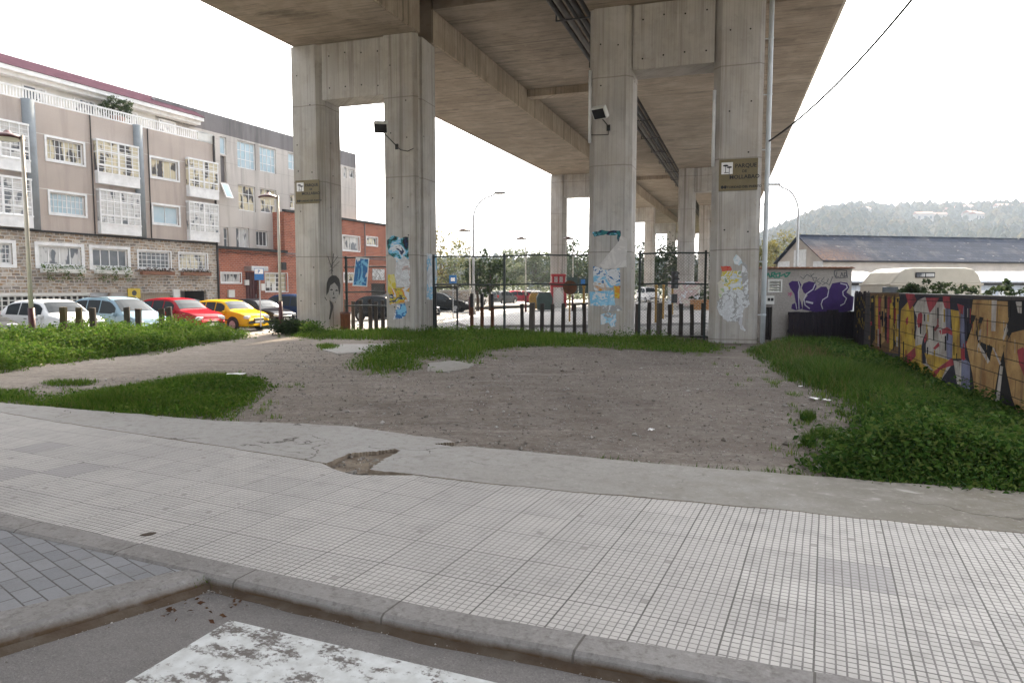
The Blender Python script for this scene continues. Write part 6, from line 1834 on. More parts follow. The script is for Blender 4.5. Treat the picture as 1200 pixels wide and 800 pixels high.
def slot(k, back=0.0): return (N0[0] + D1[0] * 2.62 * k - ST.X[0] * back, N0[1] + D1[1] * 2.62 * k - ST.X[1] * back)
car('hatch', nose(*slot(0), 3.85), RZ, car_paint('yellow_car_paint', (.62, .36, .015), 0), 'yellow hatchback parked between the red and the black cars', 3.85, hs=.98)
car('hatch', nose(*slot(-1, -.05), 4.2), RZ, car_paint('red_car_paint', (.27, .012, .02)), 'dark red hatchback parked next to the yellow car', 4.2, hs=1.06)
car('mpv', nose(*slot(-2, .1), 4.3), RZ, car_paint('pale_blue_car_paint', (.20, .29, .36), .4), 'pale silver blue family car with roof rails behind the timber posts', 4.3, rails=True, hs=.98)
car('hatch', nose(*slot(-3, .15), 4.1), RZ, car_paint('white_car_paint', (.66, .67, .69), 0), 'white hatchback behind the maroon lamp base', 4.1, hs=1.06)
car('saloon', nose(*slot(-4, .8), 4.4), RZ, car_paint('dark_grey_car_paint', (.045, .047, .05), .4), 'dark grey car at the left edge of the photo', 4.4, hs=1.08)
car('hatch', nose(*slot(1, .75), 4.0), RZ, car_paint('black_car_paint', (.016, .016, .02), .2), 'black hatchback parked beyond the yellow car', 4.0, hs=.98)
car('saloon', nose(*slot(1.0, 5.7), 4.3), RZ, car_paint('navy_car_paint', (.03, .034, .06), .3), 'dark navy car whose roof shows behind the yellow car', 4.3, group='cars parked close to the buildings')
car('mpv', nose(*slot(2.15, .6), 4.0), RZ, car_paint('dark_blue_car_paint', (.02, .035, .085), .3), 'dark blue tall car beside the first pillar', 4.0)
car('saloon', nose(*slot(3.1, 3.2), 4.3), RZ, car_paint('silver_car_paint', (.45, .46, .48), .5), 'silver saloon behind the dark blue tall car', 4.3, group='cars parked close to the buildings')
car('hatch', nose(*slot(4.2, -1.2), 4.0), RZ, car_paint('black_car_paint_two', (.02, .021, .024), .3), 'black hatchback seen between the first and second pillars', 4.0, hs=1.05)
car('saloon', nose(*slot(5.3, -1.0), 4.4), RZ, car_paint('anthracite_car_paint', (.04, .043, .05), .4), 'anthracite saloon behind the black hatchback between the pillars', 4.4, hs=1.05)
car('mpv', nose(*slot(6.5, 1.0), 4.3), RZ, car_paint('grey_car_paint', (.16, .17, .18), .5), 'grey tall car in front of the brick building shutter', 4.3)
FG = 'cars in the far car park'
def far_car(kind, u, v, rz, m, label, **k):
    x, y = G(u, v, -.05); return car(kind, (x, y, -.05), rz, m, label, group=FG, **k)
far_car('saloon', 516, 366, R(-8), car_paint('far_black_paint', (.02, .022, .025), .3), 'black car on the far road just right of the second pillar', L=4.4)
far_car('mpv', 564, 358, R(75), car_paint('far_white_paint', (.66, .66, .66), 0), 'small white van in the far car park behind the dark tree', L=4.2, hs=1.1)
far_car('hatch', 610, 355.5, R(20), car_paint('far_red_paint', (.30, .02, .04), .1), 'dark red car in the far car park', L=4.2)
far_car('hatch', 589, 356.5, R(60), car_paint('far_grey_paint', (.10, .11, .12), .4), 'dark grey car in the far car park beside the red one', L=4.2)
far_car('mpv', 759, 354, R(-80), car_paint('far_white_paint_two', (.66, .66, .67), 0), 'white van facing us on the far road left of the traffic light', L=4.4, hs=1.15)
far_car('hatch', 628, 353.5, R(10), car_paint('far_silver_paint', (.42, .43, .45), .4), 'silver car in the far car park right of the red one', L=4.2)

# ------------------------------------------------------------------ FAR STREET FURNITURE
def at_depth(u, y): return ((u - 600) / 800 * y, y)
# blue parking sign by the brick building
def flat_sign(u, v, y, wd, ht, top_m, label, pole_h, text=None, colour=None, name='traffic_sign', zc=None):
    x = (u - 600) / 800 * y; z = CAM_H + (338 - v) * y / 800
    t = thing(name, label, 'sign', (x, y, -.05), 0)
    mb = MB(); mb.tube([(0, .03, 0), (0, .03, z + ht / 2 + .05)], .03, 8); mb.build('pole', M['alu'], t)
    mb = MB(); mb.box(-wd / 2, wd / 2, -.015, .0, z - ht / 2 + .05, z + ht / 2 + .05); mb.build('panel', top_m, t, bevel=.006)
    return t, z + .05
M['signblue'] = pm('sign_blue', (.03, .16, .42), (.025, .13, .36), 4, .4)
t, z = flat_sign(305, 321.5, 30.5, .42, .52, M['signblue'], 'blue parking sign with white upper half in front of the maroon door', 2.5)
mb = MB(); mb.box(-.19, .19, -.019, -.0155, z + .02, z + .24); mb.build('white_plate', M['plate_white'], t)
text_part('P', .2, M['signblue'], t, (0, -.022, z + .06), align='CENTER')
t, z = flat_sign(531, 327.5, 40, .42, .5, M['signblue'], 'small blue road sign beyond the narrow gate', 2.5)
mb = MB(); mb.box(-.12, .12, -.019, -.0155, z - .1, z + .1); mb.build('white_plate', M['plate_white'], t)
t = thing('notice', 'small yellow notice above the white door of the stone building', 'sign', FA.wor(gx(157.5), .03) + (1.1,), R(FA.ang))
mb = MB(); mb.box(-.38, .38, -.03, 0, .02, .55); mb.build('board', M['yellow'] if 'yellow' in M else pm('yellow_notice', (.62, .47, .05), (.55, .4, .05), 4, .5), t)
mb = MB(); mb.disc((0, -.033, .3), .15, 'y', 14, .004); mb.build('mark', M['spray_black'], t)
M['signgreen'] = pm('sign_back_green', (.055, .085, .075), (.04, .06, .055), 2, .5)
x, y = at_depth(677, 48)
t = thing('direction_sign', 'dark green double direction sign on two posts near the third pillar', 'sign', (x, y, -.05), R(-6))
zt = CAM_H + (338 - 324) * y / 800; zb = CAM_H + (338 - 343) * y / 800
mb = MB(); mb.box(-.8, -.02, -.03, 0, zb, zt); mb.box(.05, .85, -.03, 0, zb, zt - .05); mb.build('panel', M['signgreen'], t, bevel=.01)
mb = MB(); mb.tube([(-.55, .04, 0), (-.55, .04, zt)], .035, 6); mb.tube([(.5, .04, 0), (.5, .04, zt)], .035, 6); mb.build('post', M['alu'], t)
mb = MB(); mb.box(.2, .5, -.036, -.031, (zb + zt) / 2, zt - .15); mb.build('plate', M['signblue'], t)
M['ochre'] = pm('ochre_paint', (.36, .22, .05), (.28, .17, .05), 4, .6)
for u, y, zt, lb, hd in ((667.5, 33, 1.95, 'ochre round sign on a thin post by the third pillar', True), (684, 34, 1.75, 'plain ochre post right of the ochre round sign', False), (777, 36, 1.8, 'plain ochre post left of the traffic light', False), (768.5, 32, 1.75, 'thick ochre post behind the short mesh fence', False)):
    x, _ = at_depth(u, y); t = thing('marker_post', lb, 'post', (x, y, -.05), 0)
    mb = MB(); mb.tube([(0, 0, 0), (0, 0, zt)], .055 if not hd else .04, 8); mb.build('pole', M['ochre'], t)
    mb = MB()
    if hd: mb.disc((0, -.06, zt - .2), .34, 'y', 20, .04)
    else: mb.lathe([(.07, 0), (.09, .05), (.05, .14), (0, .15)], (0, 0, zt), 10)
    mb.build('sign_disc' if hd else 'cap', M['rust'] if hd else M['ochre'], t)
# traffic light
x, y = at_depth(790, 38)
t = thing('traffic_light', 'black traffic light with its back to the fence between third and fourth pillars', 'traffic light', (x, y, -.05), R(20))
zt = CAM_H + .05 + (338 - 318) * y / 800
mb = MB(); mb.tube([(0, .2, 0), (0, .2, zt)], .06, 8); mb.build('pole', M['ochre'], t)
mb = MB(); mb.box(-.17, .17, -.12, .12, zt - .95, zt); hd = mb.build('signal_head', M['black'], t, bevel=.04)
for k in range(3):
    mb = MB(); z = zt - .17 - k * .3; mb.disc((0, -.125, z), .10, 'y', 14, .02); mb.build('signal_lens', M['glass'], hd)
    mb = MB(); V = [];
    for yy in (-.13, -.3):
        for a in np.linspace(.1, math.pi - .1, 7): V.append((.12 * math.cos(a), yy, z + .12 * math.sin(a)))
    mb.add(V, [(i, i + 1, 8 + i, 7 + i) for i in range(6)]); mb.build('visor', M['black'], hd)
mb = MB(); mb.box(-.14, .14, -.1, .12, zt - 1.75, zt - 1.25); mb.build('pedestrian_signal', M['black'], t, bevel=.03)
mb = MB(); mb.box(-.3, .3, -.1, .5, 0, .25); mb.build('footing', M['island'], t, bevel=.02)
# red kiosk
x, y = at_depth(654.5, 62)
kz = lambda v: CAM_H + .05 + (338 - v) * y / 800
t = thing('kiosk', 'red gate shaped kiosk with a white arch at the foot of the far pillar', 'kiosk', (x, y, -.05), 0)
M['red'] = pm('kiosk_red', (.36, .035, .04), (.28, .03, .035), 3, .5)
mb = MB()
mb.box(-.72, -.48, 0, .9, 0, kz(334)); mb.box(.48, .72, 0, .9, 0, kz(334)); mb.box(-.8, .8, -.05, .95, kz(334), kz(331)); mb.box(-.6, -.4, .1, .8, kz(331), kz(324)); mb.box(.4, .6, .1, .8, kz(331), kz(324)); mb.box(-.66, .66, .05, .85, kz(324), kz(321)); mb.box(-.08, .08, .1, .8, kz(331), kz(324))
mb.box(-.48, .48, .02, .85, kz(336.5), kz(334)); mb.build('frame', M['red'], t, bevel=.02)
mb = MB(); mb.prism([(-.47, .0)] + [(-.47 + .94 * k / 10, kz(345) + .55 * math.sin(math.pi * k / 10)) for k in range(11)] + [(.47, 0)], lambda p, d: (p[0], d, p[1]), .2, .5); mb.build('arch_panel', M['offwhite'], t)
mb = MB(); mb.box(-.39, -.09, .3, .6, kz(330.8), kz(324.2)); mb.box(.09, .39, .3, .6, kz(330.8), kz(324.2)); mb.build('upper_panel', M['offwhite'], t)
# low orange brick wall and dark rail by the far pillars
x0, y = at_depth(812, 52); x1, _ = at_depth(836, 52)
t = thing('brick_planter', 'low orange brick planter wall with dark hedge beside the fourth pillar', 'planter', (x0, y, -.05), 0)
mb = MB(); mb.box(0, x1 - x0, 0, .9, 0, .85); mb.build('brick_wall', m_brick('orange_brick', (.44, .20, .06), (.35, .15, .05), (.35, .3, .24), .4, .16, .02), t)
crown_mesh('hedge', ((x1 - x0) / 2, .45, 1.0), ((x1 - x0) / 2, .4, .3), 22, 24, .12, M['leaf_dark'], t, 77)
# pale hoarding, bins and low wall around the far car park
x, y = at_depth(801, 60); t = thing('hoarding', 'pale printed hoarding at the foot of a far pillar', 'hoarding', (x, y, -.05), 0)
mb = MB(); mb.box(-1.4, 1.4, 0, .08, .2, 2.3); mb.build('panel', poster_mat('hoarding_print', [WHT, CRM, PNK, WHT], 2.5, 60, .2), t); mb = MB(); mb.box(-1.3, -1.2, .08, .16, 0, 2.3); mb.box(1.2, 1.3, .08, .16, 0, 2.3); mb.build('post', M['alu'], t)
x0, y = at_depth(515, 58); x1, _ = at_depth(556, 62)
t = thing('boundary_wall', 'low pinkish stone wall beyond the narrow gate', 'wall', (x0, y, -.05), .06)
mb = MB(); mb.box(0, x1 - x0, 0, .3, 0, 1.5); mb.build('stone_wall', M['stone'], t); mb = MB(); mb.box(-.03, x1 - x0 + .03, -.03, .33, 1.502, 1.58); mb.build('coping', M['offwhite'], t)
for u, y, m, lb in ((638, 52, 'signgreen', 'dark green recycling container in the far car park'), (629, 54, 'ochre', 'yellow recycling container in the far car park')):
    x, _ = at_depth(u, y); t = thing('recycling_container', lb, 'container', (x, y, -.05), 0)
    mb = MB(); mb.prism([(-.55, .1), (.55, .1), (.62, 1.0), (.45, 1.35), (-.45, 1.35), (-.62, 1.0)], lambda p, d: (p[0], d, p[1]), -.45, .45); mb.build('container_body', M[m], t, bevel=.05)
    mb = MB(); mb.box(-.5, .5, -.4, .4, 1.352, 1.42); mb.build('lid', M['black'], t, bevel=.03)
# zebra-ish road lines
mb = MB(); g = GP([(556, 366), (600, 362.5), (600, 363.1), (556, 366.8)], -.046); mb.add([(x, y, -.046) for x, y in g], [(0, 1, 2, 3)])
g = GP([(520, 376), (545, 372), (546, 373), (521, 377.3)], -.046); mb.add([(x, y, -.046) for x, y in g], [(0, 1, 2, 3)])
structure(mb.build('road_line', M['plate_white']))

# window boxes of the stone floor
def window_box(h, label, flower, seed, brick=True):
    r = np.random.default_rng(seed); x, y = FA.wor(h[0], -.02)
    t = thing('window_box', label, 'window box', (x, y, h[2] - .36), R(FA.ang), 'planted window boxes of the stone ground floor'); W = h[1] - h[0]
    mb = MB(); mb.box(0, W, -.28, -.002, 0, .20); mb.build('trough', M['terracotta'] if brick else M['offwhite'], t, bevel=.01)
    n = 260 if brick else 420
    C = np.stack([r.uniform(0, W, n), r.uniform(-.36, .02, n), .2 + r.uniform(0, .3, n) ** 1.3], 1)
    if not brick:
        k = n // 2; cxs = r.choice([.15, .5, .85], k) * W
        C[:k] = np.stack([cxs + r.normal(0, .13, k), -.3 + r.normal(0, .06, k), .15 - r.uniform(0, .55, k)], 1)
    V, F = leaves_at(C, .10, r); fast_mesh('plants', V, F, flower, t)
M['flower_red'] = m_leaf('dark_red_flowers', [(.14, .04, .035), (.06, .05, .025), (.05, .075, .03), (.10, .05, .03)], .2)
window_box(st_w[0], 'white window box trailing green plants under the leftmost wide stone floor window', M['weed_bright'], 1, False)
window_box(st_w[1], 'white window box trailing green plants under the dark glazed window', M['weed_bright'], 2, False)
window_box(st_w[2], 'brick coloured window box with red flowers under the gridded window', M['flower_red'], 3)
window_box(st_w[3], 'brick coloured window box with red flowers nearest the building corner', M['flower_red'], 4)
x, z = FA.at(137, 127, .9); wx, wy = FA.wor(x, .9)
t = thing('potted_shrub', 'round green shrub on the roof terrace behind the white balustrade', 'shrub', (wx, wy, ZP), 0)
mb = MB(); mb.lathe([(0, 0), (.3, 0), (.38, .5), (.34, .5), (0, .45)], n=14); mb.build('pot', M['terracotta'], t)
crown_mesh('foliage', (0, 0, 1.0), (.95, .8, .55), 60, 30, .12, M['leaf_dark'], t, 21)

# ------------------------------------------------------------------ TREES AND HILLS BEHIND
hz_trees = [ # u, depth, height, radii, material, label
 (575, 58, 4.6, (2.0, 1.6, 1.7), 'leaf_dark', 'dark bushy tree beside the white van in the far car park'),
 (560, 60, 4.0, (1.4, 1.3, 1.4), 'leaf_dark', 'smaller dark tree left of the bushy one'),
 (533, 64, 5.6, (3.0, 2.4, 2.4), 'leaf_hazy', 'loose greyish tree behind the low stone wall'),
 (517, 70, 7.8, (3.0, 2.6, 2.8), 'leaf_yellow', 'yellowing tree beside the second pillar'),
 (601, 120, 8.2, (5, 4, 3.4), 'leaf_hazy', 'hazy green tree straight behind the mushroom lamp'),
 (628, 118, 9.2, (5.2, 4, 3.8), 'leaf_hazy', 'taller hazy green tree right of the mushroom lamp'),
 (645, 124, 8.6, (4.6, 4, 3.6), 'leaf_dark', 'hazy dark tree left of the far pillar'),
 (676, 112, 9.4, (5.5, 4, 3.9), 'leaf_dark', 'hazy dark tree between the far pillar and the third pillar'),
 (700, 116, 9.0, (5, 4, 3.8), 'leaf_hazy', 'hazy tree behind the third pillar'),
 (752, 118, 10.5, (5.2, 4, 4.4), 'leaf_dark', 'dark tree framed under the bridge left of the traffic light'),
 (778, 126, 9.8, (4.8, 4, 4.2), 'leaf_dark', 'dark tree framed between two far pillars'),
 (806, 120, 8.6, (4.6, 4, 3.6), 'leaf_hazy', 'tree behind the far right pillars'),
 (585, 105, 6.4, (5, 4, 2.6), 'leaf_hazy', 'low hazy tree left of the mushroom lamp'),
 (908, 130, 12.0, (6.5, 5, 4.4), 'leaf_yellow', 'yellow green tree right of the drainpipe'),
 (922, 150, 11.6, (6, 5, 4.2), 'leaf_hazy', 'green tree behind the pale gable'),
 (893, 140, 9.6, (5.5, 5, 4.0), 'leaf_yellow', 'yellowish tree partly behind the fourth pillar'),
]
for i, (u, y, h, rad, m, lb) in enumerate(hz_trees):
    x, _ = at_depth(u, y)
    tree(x, y, h + .3, rad, lb, M[m], 100 + i, 'tree', 'trees beyond the car park', per=26, ncl=int(30 + rad[0] * 14), leaf=.26 if y < 80 else .42, trunk=.16 if y < 80 else .3)
# undergrowth line at the far side of the car park
P = np.stack([rng.uniform(-22, 40, 2600), rng.uniform(92, 99, 2600)], 1)
C = np.concatenate([P, rng.uniform(-.3, 2.2, (2600, 1)) * (.5 + .8 * nfield(P[:, 0], P[:, 1], .3, 9))[:, None]], 1)
V, F = leaves_at(C, .55, rng); stuff(fast_mesh('undergrowth', V, F, M['leaf_hazy']), 'hazy line of bushes closing the far car park', 'undergrowth')

RU = [-2000, 200, 420, 520, 560, 600, 640, 700, 800, 860, 895, 924, 942, 967, 1001, 1024, 1055, 1097, 1135, 1182, 1200, 1300, 1500, 2500]
RV = [316, 316, 317, 313, 311, 313, 315, 315, 312, 300, 286, 274, 266, 257, 253.5, 258, 258.5, 256, 254, 248, 250, 246, 258, 285]
M['hill'] = pm('wooded_hillside', (.030, .046, .024), (.055, .065, .034), .012, .95, lo=.4, hi=.6)
def ridge(uu): return np.interp(uu, RU, RV)
def hill_h(tx, d):
    """tx = x/y slope, d = depth"""
    uu = 600 + 800 * tx
    zr = 1.65 + (338 - ridge(uu)) * 760 / 800
    f = np.clip((d - 240) / 520, 0, 1); f = f * f * (3 - 2 * f)
    return zr * f
ts = np.linspace(-1.2, 1.5, 260); ds = np.concatenate([np.linspace(235, 780, 60), np.linspace(800, 1300, 8)])
TX, DD = np.meshgrid(ts, ds, indexing='ij')
Hh = hill_h(TX, np.minimum(DD, 770))
Hh = Hh + np.where(DD < 700, 1, .0) * Hh * .16 * (nfield(TX * DD, DD, .02, 4) - .5) - .3
V = np.stack([TX * DD, DD, Hh], -1).reshape(-1, 3)
n = len(ds); i, k = np.meshgrid(np.arange(len(ts) - 1), np.arange(n - 1), indexing='ij'); a = (i * n + k).ravel()
structure(fast_mesh('hills', V, np.stack([a, a + n, a + n + 1, a + 1], 1), M['hill'], smooth=True))
# woodland on the hills: tree crowns too many to count
def forest():
    n = 5200
    tx = np.concatenate([rng.uniform(.32, .95, 5600), rng.uniform(-.3, .35, 900)]); n = len(tx); d = 290 + 480 * rng.uniform(0, 1, n) ** .75
    z = hill_h(tx, d) * (1 + .16 * (nfield(tx * d, d, .02, 4) - .5)) - .3
    # low crown: 3 rings of 6, jittered
    K = 7; prof = [(0.05, 1.0), (.55, .78), (.95, .42), (.8, .12)]
    s = rng.uniform(2.2, 5.0, n); hh = s * rng.uniform(1.5, 2.6, n)
    V = np.zeros((n, len(prof) * K, 3)); a0 = rng.uniform(0, 6.28, n)
    for p, (r_, zz) in enumerate(prof):
        for k in range(K):
            a = a0 + 6.28 * k / K; rr = s * r_ * rng.uniform(.75, 1.25, n)
            V[:, p * K + k, 0] = tx * d + np.cos(a) * rr; V[:, p * K + k, 1] = d + np.sin(a) * rr; V[:, p * K + k, 2] = z + hh * zz * rng.uniform(.9, 1.1, n)
    f = []
    for p in range(len(prof) - 1):
        for k in range(K): f.append((p * K + k, (p + 1) * K + k, (p + 1) * K + (k + 1) % K, p * K + (k + 1) % K))
    F = ((np.arange(n) * len(prof) * K)[:, None, None] + np.array(f)[None]).reshape(-1, 4)
    stuff(fast_mesh('woodland', V.reshape(-1, 3), F, m_leaf('woodland_crowns', [(.020, .028, .015), (.034, .042, .02), (.055, .055, .026), (.10, .08, .036)], .0, 0.0)), 'hazy woodland covering the hillside', 'woodland')
forest()
hl = random.Random(5)
M['housewall'] = pm('far_house_wall', (.30, .29, .27), (.24, .23, .22), .3, .9, spec=.05)
M['houseroof'] = pm('house_roof', (.26, .13, .09), (.20, .10, .08), .3, .85)
for i in range(22):
    u = hl.choice([hl.uniform(1062, 1150), hl.uniform(1062, 1150), hl.uniform(1150, 1215), hl.uniform(985, 1060)]); d = hl.uniform(560, 690)
    tx = (u - 600) / 800; z = float(hill_h(np.array(tx), np.array(d))) - 1
    wd, dp, ht = hl.uniform(7, 14), hl.uniform(6, 9), hl.uniform(4.5, 8)
    t = thing('house', 'white house with a reddish roof on the hazy wooded hillside', 'house', (tx * d, d, z), hl.uniform(-.5, .5), 'white houses scattered on the hillside')
    mb = MB(); mb.box(-wd / 2, wd / 2, -dp / 2, dp / 2, -2, ht); mb.build('wall', M['housewall'], t)
    mb = MB(); mb.prism([(-dp / 2 - .4, ht + .01), (0, ht + 2), (dp / 2 + .4, ht + .01)], lambda p, q: (q, p[0], p[1]), -wd / 2 - .3, wd / 2 + .3); mb.build('roof', M['houseroof'], t)
    mb = MB()
    for k in range(3): mb.box(-wd / 2 + wd * (k + .3) / 3, -wd / 2 + wd * (k + .7) / 3, -dp / 2 - .05, -dp / 2 - .01, ht * .45, ht * .75)
    mb.build('window', M['glass'], t)

# ------------------------------------------------------------------ GRASS AND WEEDS
blades('grass', scatter(PATCH, 30000, .7), .19, .010, M['grass'], .75, .5, 'bright grass patch by the pavement on the left', clump=1.6, poly=PATCH)
weeds('weeds', scatter(PATCH, 1100, .4), .20, .055, M['weed_bright'], 9, 'low leafy weeds mixed in the left grass patch', clump=1.4, seed=8, poly=PATCH)
blades('grass', scatter(PATCH, 1300, .3), .17, .007, M['dry'], .9, .5, 'straw coloured blades in the left grass patch', poly=PATCH)
blades('grass', scatter(CENTRE, 1500, .3), .2, .009, M['dry'], .9, .5, 'straw coloured blades along the foot of the pillars', poly=CENTRE)
blades('grass', scatter(BANK, 900, .3), .36, .010, M['dry'], .9, .5, 'straw coloured blades on the weedy bank', poly=BANK)
blades('grass', scatter(TUFT1, 900, .2), .09, .011, M['grass'], .8, .5, 'thin grass on the gravel behind the left patch')
blades('grass', scatter(CENTRE, 30000, .6), .22, .014, M['grass'], .7, .5, 'grass running along the foot of the pillars', clump=1.1, poly=CENTRE)
weeds('weeds', scatter(CENTRE, 900, .4), .32, .075, M['weed_bright'], 10, 'leafy weeds along the foot of the fence', clump=.9, seed=4, poly=CENTRE)
blades('grass', scatter(TUFT2, 900, .25), .10, .013, M['grass'], .8, .5, 'small grass tuft on the path in front of the first pillar')
blades('grass', scatter(BANK, 30000, .5), .27, .015, M['grass'], .7, .5, 'grass on the weedy bank before the parked cars', clump=.8, poly=BANK)
weeds('weeds', scatter(BANK, 7600, .5), .44, .075, M['weed_bright'], 15, 'tall leafy weeds on the bank before the parked cars', clump=2.4, seed=6, poly=BANK)
NEAR = [p for p in RIGHTG]
blades('grass', scatter(RIGHTG, 60000, 1.0), .34, .011, M['grass_dark'], .9, .55, 'long dark grass along the painted wall', clump=.9, poly=RIGHTG)
blades('grass', scatter(RIGHTG, 2600, .6), .36, .008, M['dry'], .8, .5, 'dry stalks standing in the long grass', clump=.7, poly=RIGHTG)
RW = [p for p in GP([(975, 520), (1060, 470), (1120, 445)])] + [(9.6, 18.0), (8.3, 13.5), (5.75, 6.0), (4.9, 5.3)] + GP([(1180, 573), (1067, 564), (955, 553)])
weeds('weeds', scatter(RW, 6400, .9), .36, .052, M['weed'], 20, 'dense broad leaved weeds between the pavement and the painted wall', clump=2.6, seed=11, poly=RW)
weeds('weeds', scatter(RIGHTG, 900, .5), .30, .06, M['weed'], 9, 'scattered weeds in the long grass on the right', clump=1.0, seed=13, poly=RIGHTG)
weeds('weeds', scatter(RW, 110, .5), .62, .06, M['weed'], 34, 'tall leafy stalks rising out of the broad leaved weeds', clump=.5, seed=21)
weeds('weeds', scatter(BANK, 130, .5), .62, .07, M['weed_bright'], 30, 'tall leafy stalks rising out of the weedy bank', clump=.5, seed=23)
WB = [WA.wor(x, y) for x, y in ((-11, -1.3), (2.9, -1.3), (2.9, -.08), (-11, -.08))]
weeds('weeds', scatter(WB, 800), .40, .08, M['weed'], 18, 'tall weeds at the foot of the painted wall', clump=1.1, seed=17)
ST_ = []
for (pl_, n_, sp_) in ((RIGHTG, 150, .8), (PATCH, 110, .5), (CENTRE, 130, .6), (BANK, 80, .6)):
    pa = np.array(pl_); ii = rng.integers(0, len(pa), n_); tt = rng.uniform(0, 1, (n_, 1))
    ST_.append(pa[ii] * (1 - tt) + pa[(ii + 1) % len(pa)] * tt + rng.normal(0, sp_ * .5, (n_, 2)))
ST_ = np.concatenate(ST_); ST_ = ST_[[(ST.loc(*p)[1] > float(S_FAR(np.array(ST.loc(*p)[0]))) + .05) for p in ST_]]
strag = np.repeat(ST_, 22, 0) + rng.normal(0, .045, (len(ST_) * 22, 2))
blades('grass', strag, .075, .008, M['grass'], 1.0, .6, 'stray grass tufts dotted over the gravel round the patches')
for q in TUFT3: blades('grass', scatter(q, 500, .1), .12, .010, M['grass_dark'], .8, .5, 'small grass tuft at the gravel edge on the right')
for (u, v, n_) in ((337, 391, 60), (352, 388, 46), (363, 392, 30)):
    x, y = G(u, v); P = np.stack([rng.normal(x, .28, n_), rng.normal(y, .2, n_)], 1)
    weeds('weeds', P, .8 if u < 345 else .62, .11, M['leaf_dark'] if u < 345 else M['weed'], 22, 'bushy weeds at the foot of the first pillar', clump=.01, seed=2)
edge = [ST.wor(x, float(S_FAR(np.array(x))) + random.uniform(-.01, .06)) for x in np.concatenate([rng.uniform(-11, -7, 220), rng.uniform(-2.0, 1.4, 260)])]
blades('grass', np.array(edge), .07, .008, M['grass_dark'], .9, .6, 'short grass fringe along the pavement edge')
kx, ky = ST.wor(-3.22, 2.72)
o = blades('grass', np.stack([rng.normal(kx, .035, 60), rng.normal(ky, .025, 60)], 1), .06, .007, M['grass'], .9, .5, 'tiny grass tuft in the corner of the kerbs')
o.location = (0, 0, -.03)

# ------------------------------------------------------------------ pebbles and litter
def pebbles(name, P, s0, s1, mat, label, zf=None):
    n = len(P); r = rng
    base = np.array([(1, 0, 0), (-1, 0, 0), (0, 1, 0), (0, -1, 0), (0, 0, 1), (0, 0, -1)], float)
    f = np.array([(0, 2, 4), (2, 1, 4), (1, 3, 4), (3, 0, 4), (2, 0, 5), (1, 2, 5), (3, 1, 5), (0, 3, 5)])
    s = s0 * (s1 / s0) ** (r.uniform(0, 1, n) ** 2.2)
    a = r.uniform(0, 6.28, n); V = base[None] * s[:, None, None] * r.uniform(.6, 1.2, (n, 6, 1)) * np.array([1, .8, .6])
    X = V[..., 0] * np.cos(a)[:, None] - V[..., 1] * np.sin(a)[:, None]; Y = V[..., 0] * np.sin(a)[:, None] + V[..., 1] * np.cos(a)[:, None]
    z = heights(P) if zf is None else np.full(n, zf)
    V = np.stack([X + P[:, 0:1], Y + P[:, 1:2], V[..., 2] + z[:, None] + s[:, None] * .25], -1)
    F = (np.arange(n) * 6)[:, None, None] + f[None]
    return stuff(fast_mesh(name, V.reshape(-1, 3), F.reshape(-1, 3), mat), label, 'gravel')
M['pebble'] = m_leaf('pebble_stone', [(.16, .14, .12), (.26, .235, .21), (.36, .335, .31), (.52, .50, .47)], 0.0)
PLOT = GP([(0, 455), (300, 425), (330, 400), (500, 405), (840, 412), (900, 430), (960, 470), (1000, 520), (950, 552), (800, 545), (560, 523), (380, 496), (255, 492)])
pebbles('pebbles', scatter(PLOT, 34000), .003, .022, M['pebble'], 'loose pebbles on the gravel plot')
gl = np.array([ST.wor(x, float(K_OUT(np.array(x))) - abs(random.gauss(0, .05)) - .01) for x in rng.uniform(-3.1, 3, 700)] + [ST.wor(b[0] + abs(random.gauss(0, .05)), b[1] + random.uniform(-.06, .06)) for b in bo[:40] for _ in range(14)])
pebbles('stones', scatter(PLOT, 900), .02, .055, M['pebble'], 'larger stones scattered over the gravel plot')
pebbles('grit', gl, .002, .009, M['pebble'], 'grit lying in the gutters', -.058)
hp = np.array([ST.wor(random.uniform(-4.5, -3.2), random.uniform(4.9, 5.7)) for _ in range(500)])
hl_ = [h for h in HOLE]
k = inpoly(*np.array([ST.loc(*p) for p in hp]).T, hl_)
pebbles('grit', hp[k], .004, .03, M['pebble'], 'stones lying in the broken corner of the pavement', -.03)
for (u, v, s) in ((440, 536, .04), (412, 549, .05)):
    x, y = G(u, v); chunk('concrete_lump', x, y, -.04, s, M['slab'], 'grey lump of broken concrete in the hole of the pavement', 'rubble', 'broken concrete lumps in the pavement hole')
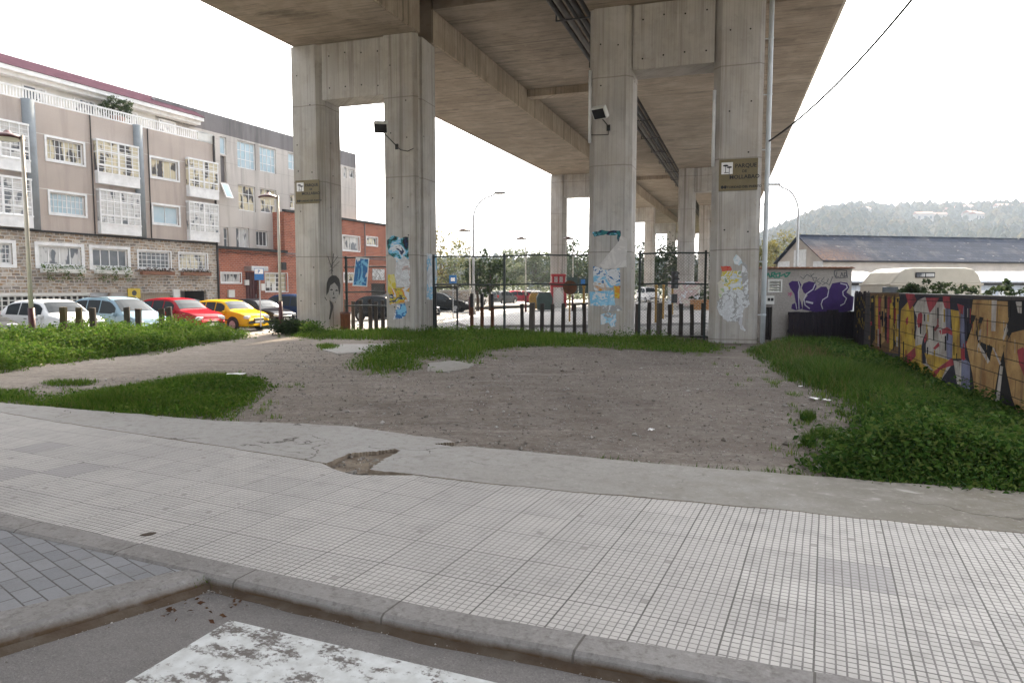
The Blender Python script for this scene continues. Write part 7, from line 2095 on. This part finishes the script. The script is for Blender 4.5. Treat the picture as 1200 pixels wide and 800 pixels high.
def paper(u, v, w_, h_, label, rz=0.0, z=.02, m='plate_white'):
    x, y = G(u, v); mb = MB(); N = 5
    V = [((i / (N - 1) - .5) * w_, (k / (N - 1) - .5) * h_, .02 * mnoise.noise((i * .8 + u, k * .8, 0)) + .012) for i in range(N) for k in range(N)]
    mb.add(V, [(i * N + k, (i + 1) * N + k, (i + 1) * N + k + 1, i * N + k + 1) for i in range(N - 1) for k in range(N - 1)])
    o = mb.build('paper_scrap', M[m], loc=(x, y, z)); o.rotation_euler = (0, 0, rz); o.modifiers.new('s', 'SOLIDIFY').thickness = .002
    return tag(o, label, 'litter')
paper(277, 449, .30, .16, 'white paper lying on the left grass patch', .2, .16)
for (u, v, s, lb) in ((954, 467, .16, 'white paper scrap at the grass edge on the right, largest of the group'), (969, 469, .11, 'white paper scrap just right of the largest one'), (938, 453, .08, 'small pale scrap at the far gravel edge'), (1004, 517, .16, 'pale litter near the broad leaved weeds'), (763, 504, .10, 'white scrap out on the bare gravel')):
    paper(u, v, s, s * .6, lb, random.uniform(0, 3), .0)
for (u, v, s, lb) in ((173, 626, .05, 'dark clod of dirt on the tiles near the left kerb'), (856, 780, .02, 'dark little clod on the tiles by the right kerb'), (905, 795, .018, 'smaller dark clod further along the right kerb')):
    x, y = G(u, v); o = chunk('dirt_clod', x, y, .003, s, M['soil'], lb, 'dirt'); o.scale = (1, .7, .18)
lf = [ST.wor(-3.12 + random.uniform(-.02, .35), 2.62 + random.uniform(-.28, .06)) for _ in range(26)]
C = np.array([(x, y, -.045) for x, y in lf]); V, F = leaves_at(C, .035, rng, .2)
stuff(fast_mesh('dead_leaves', V, F, m_leaf('dead_leaves', [(.10, .045, .025), (.07, .04, .025), (.13, .07, .03)], 0)), 'dead leaves gathered in the gutter corner', 'leaves')

# ------------------------------------------------------------------ AIR
HAZE = 0.00036
if HAZE:
    mb = MB(); mb.box(-2200, 2200, -60, 1450, -1.4, 135)
    # the box stays clear of every surface it surrounds
    hzm = bpy.data.materials.new('haze_air'); hzm.use_nodes = True; t = hzm.node_tree; t.nodes.clear()
    oo = t.nodes.new('ShaderNodeOutputMaterial'); pv = t.nodes.new('ShaderNodeVolumePrincipled')
    pv.inputs['Color'].default_value = (.74, .85, 1.0, 1); pv.inputs['Density'].default_value = HAZE; pv.inputs['Anisotropy'].default_value = 0.0
    t.links.new(pv.outputs[0], oo.inputs['Volume'])
    stuff(mb.build('haze', hzm), 'pale haze in the air', 'haze')
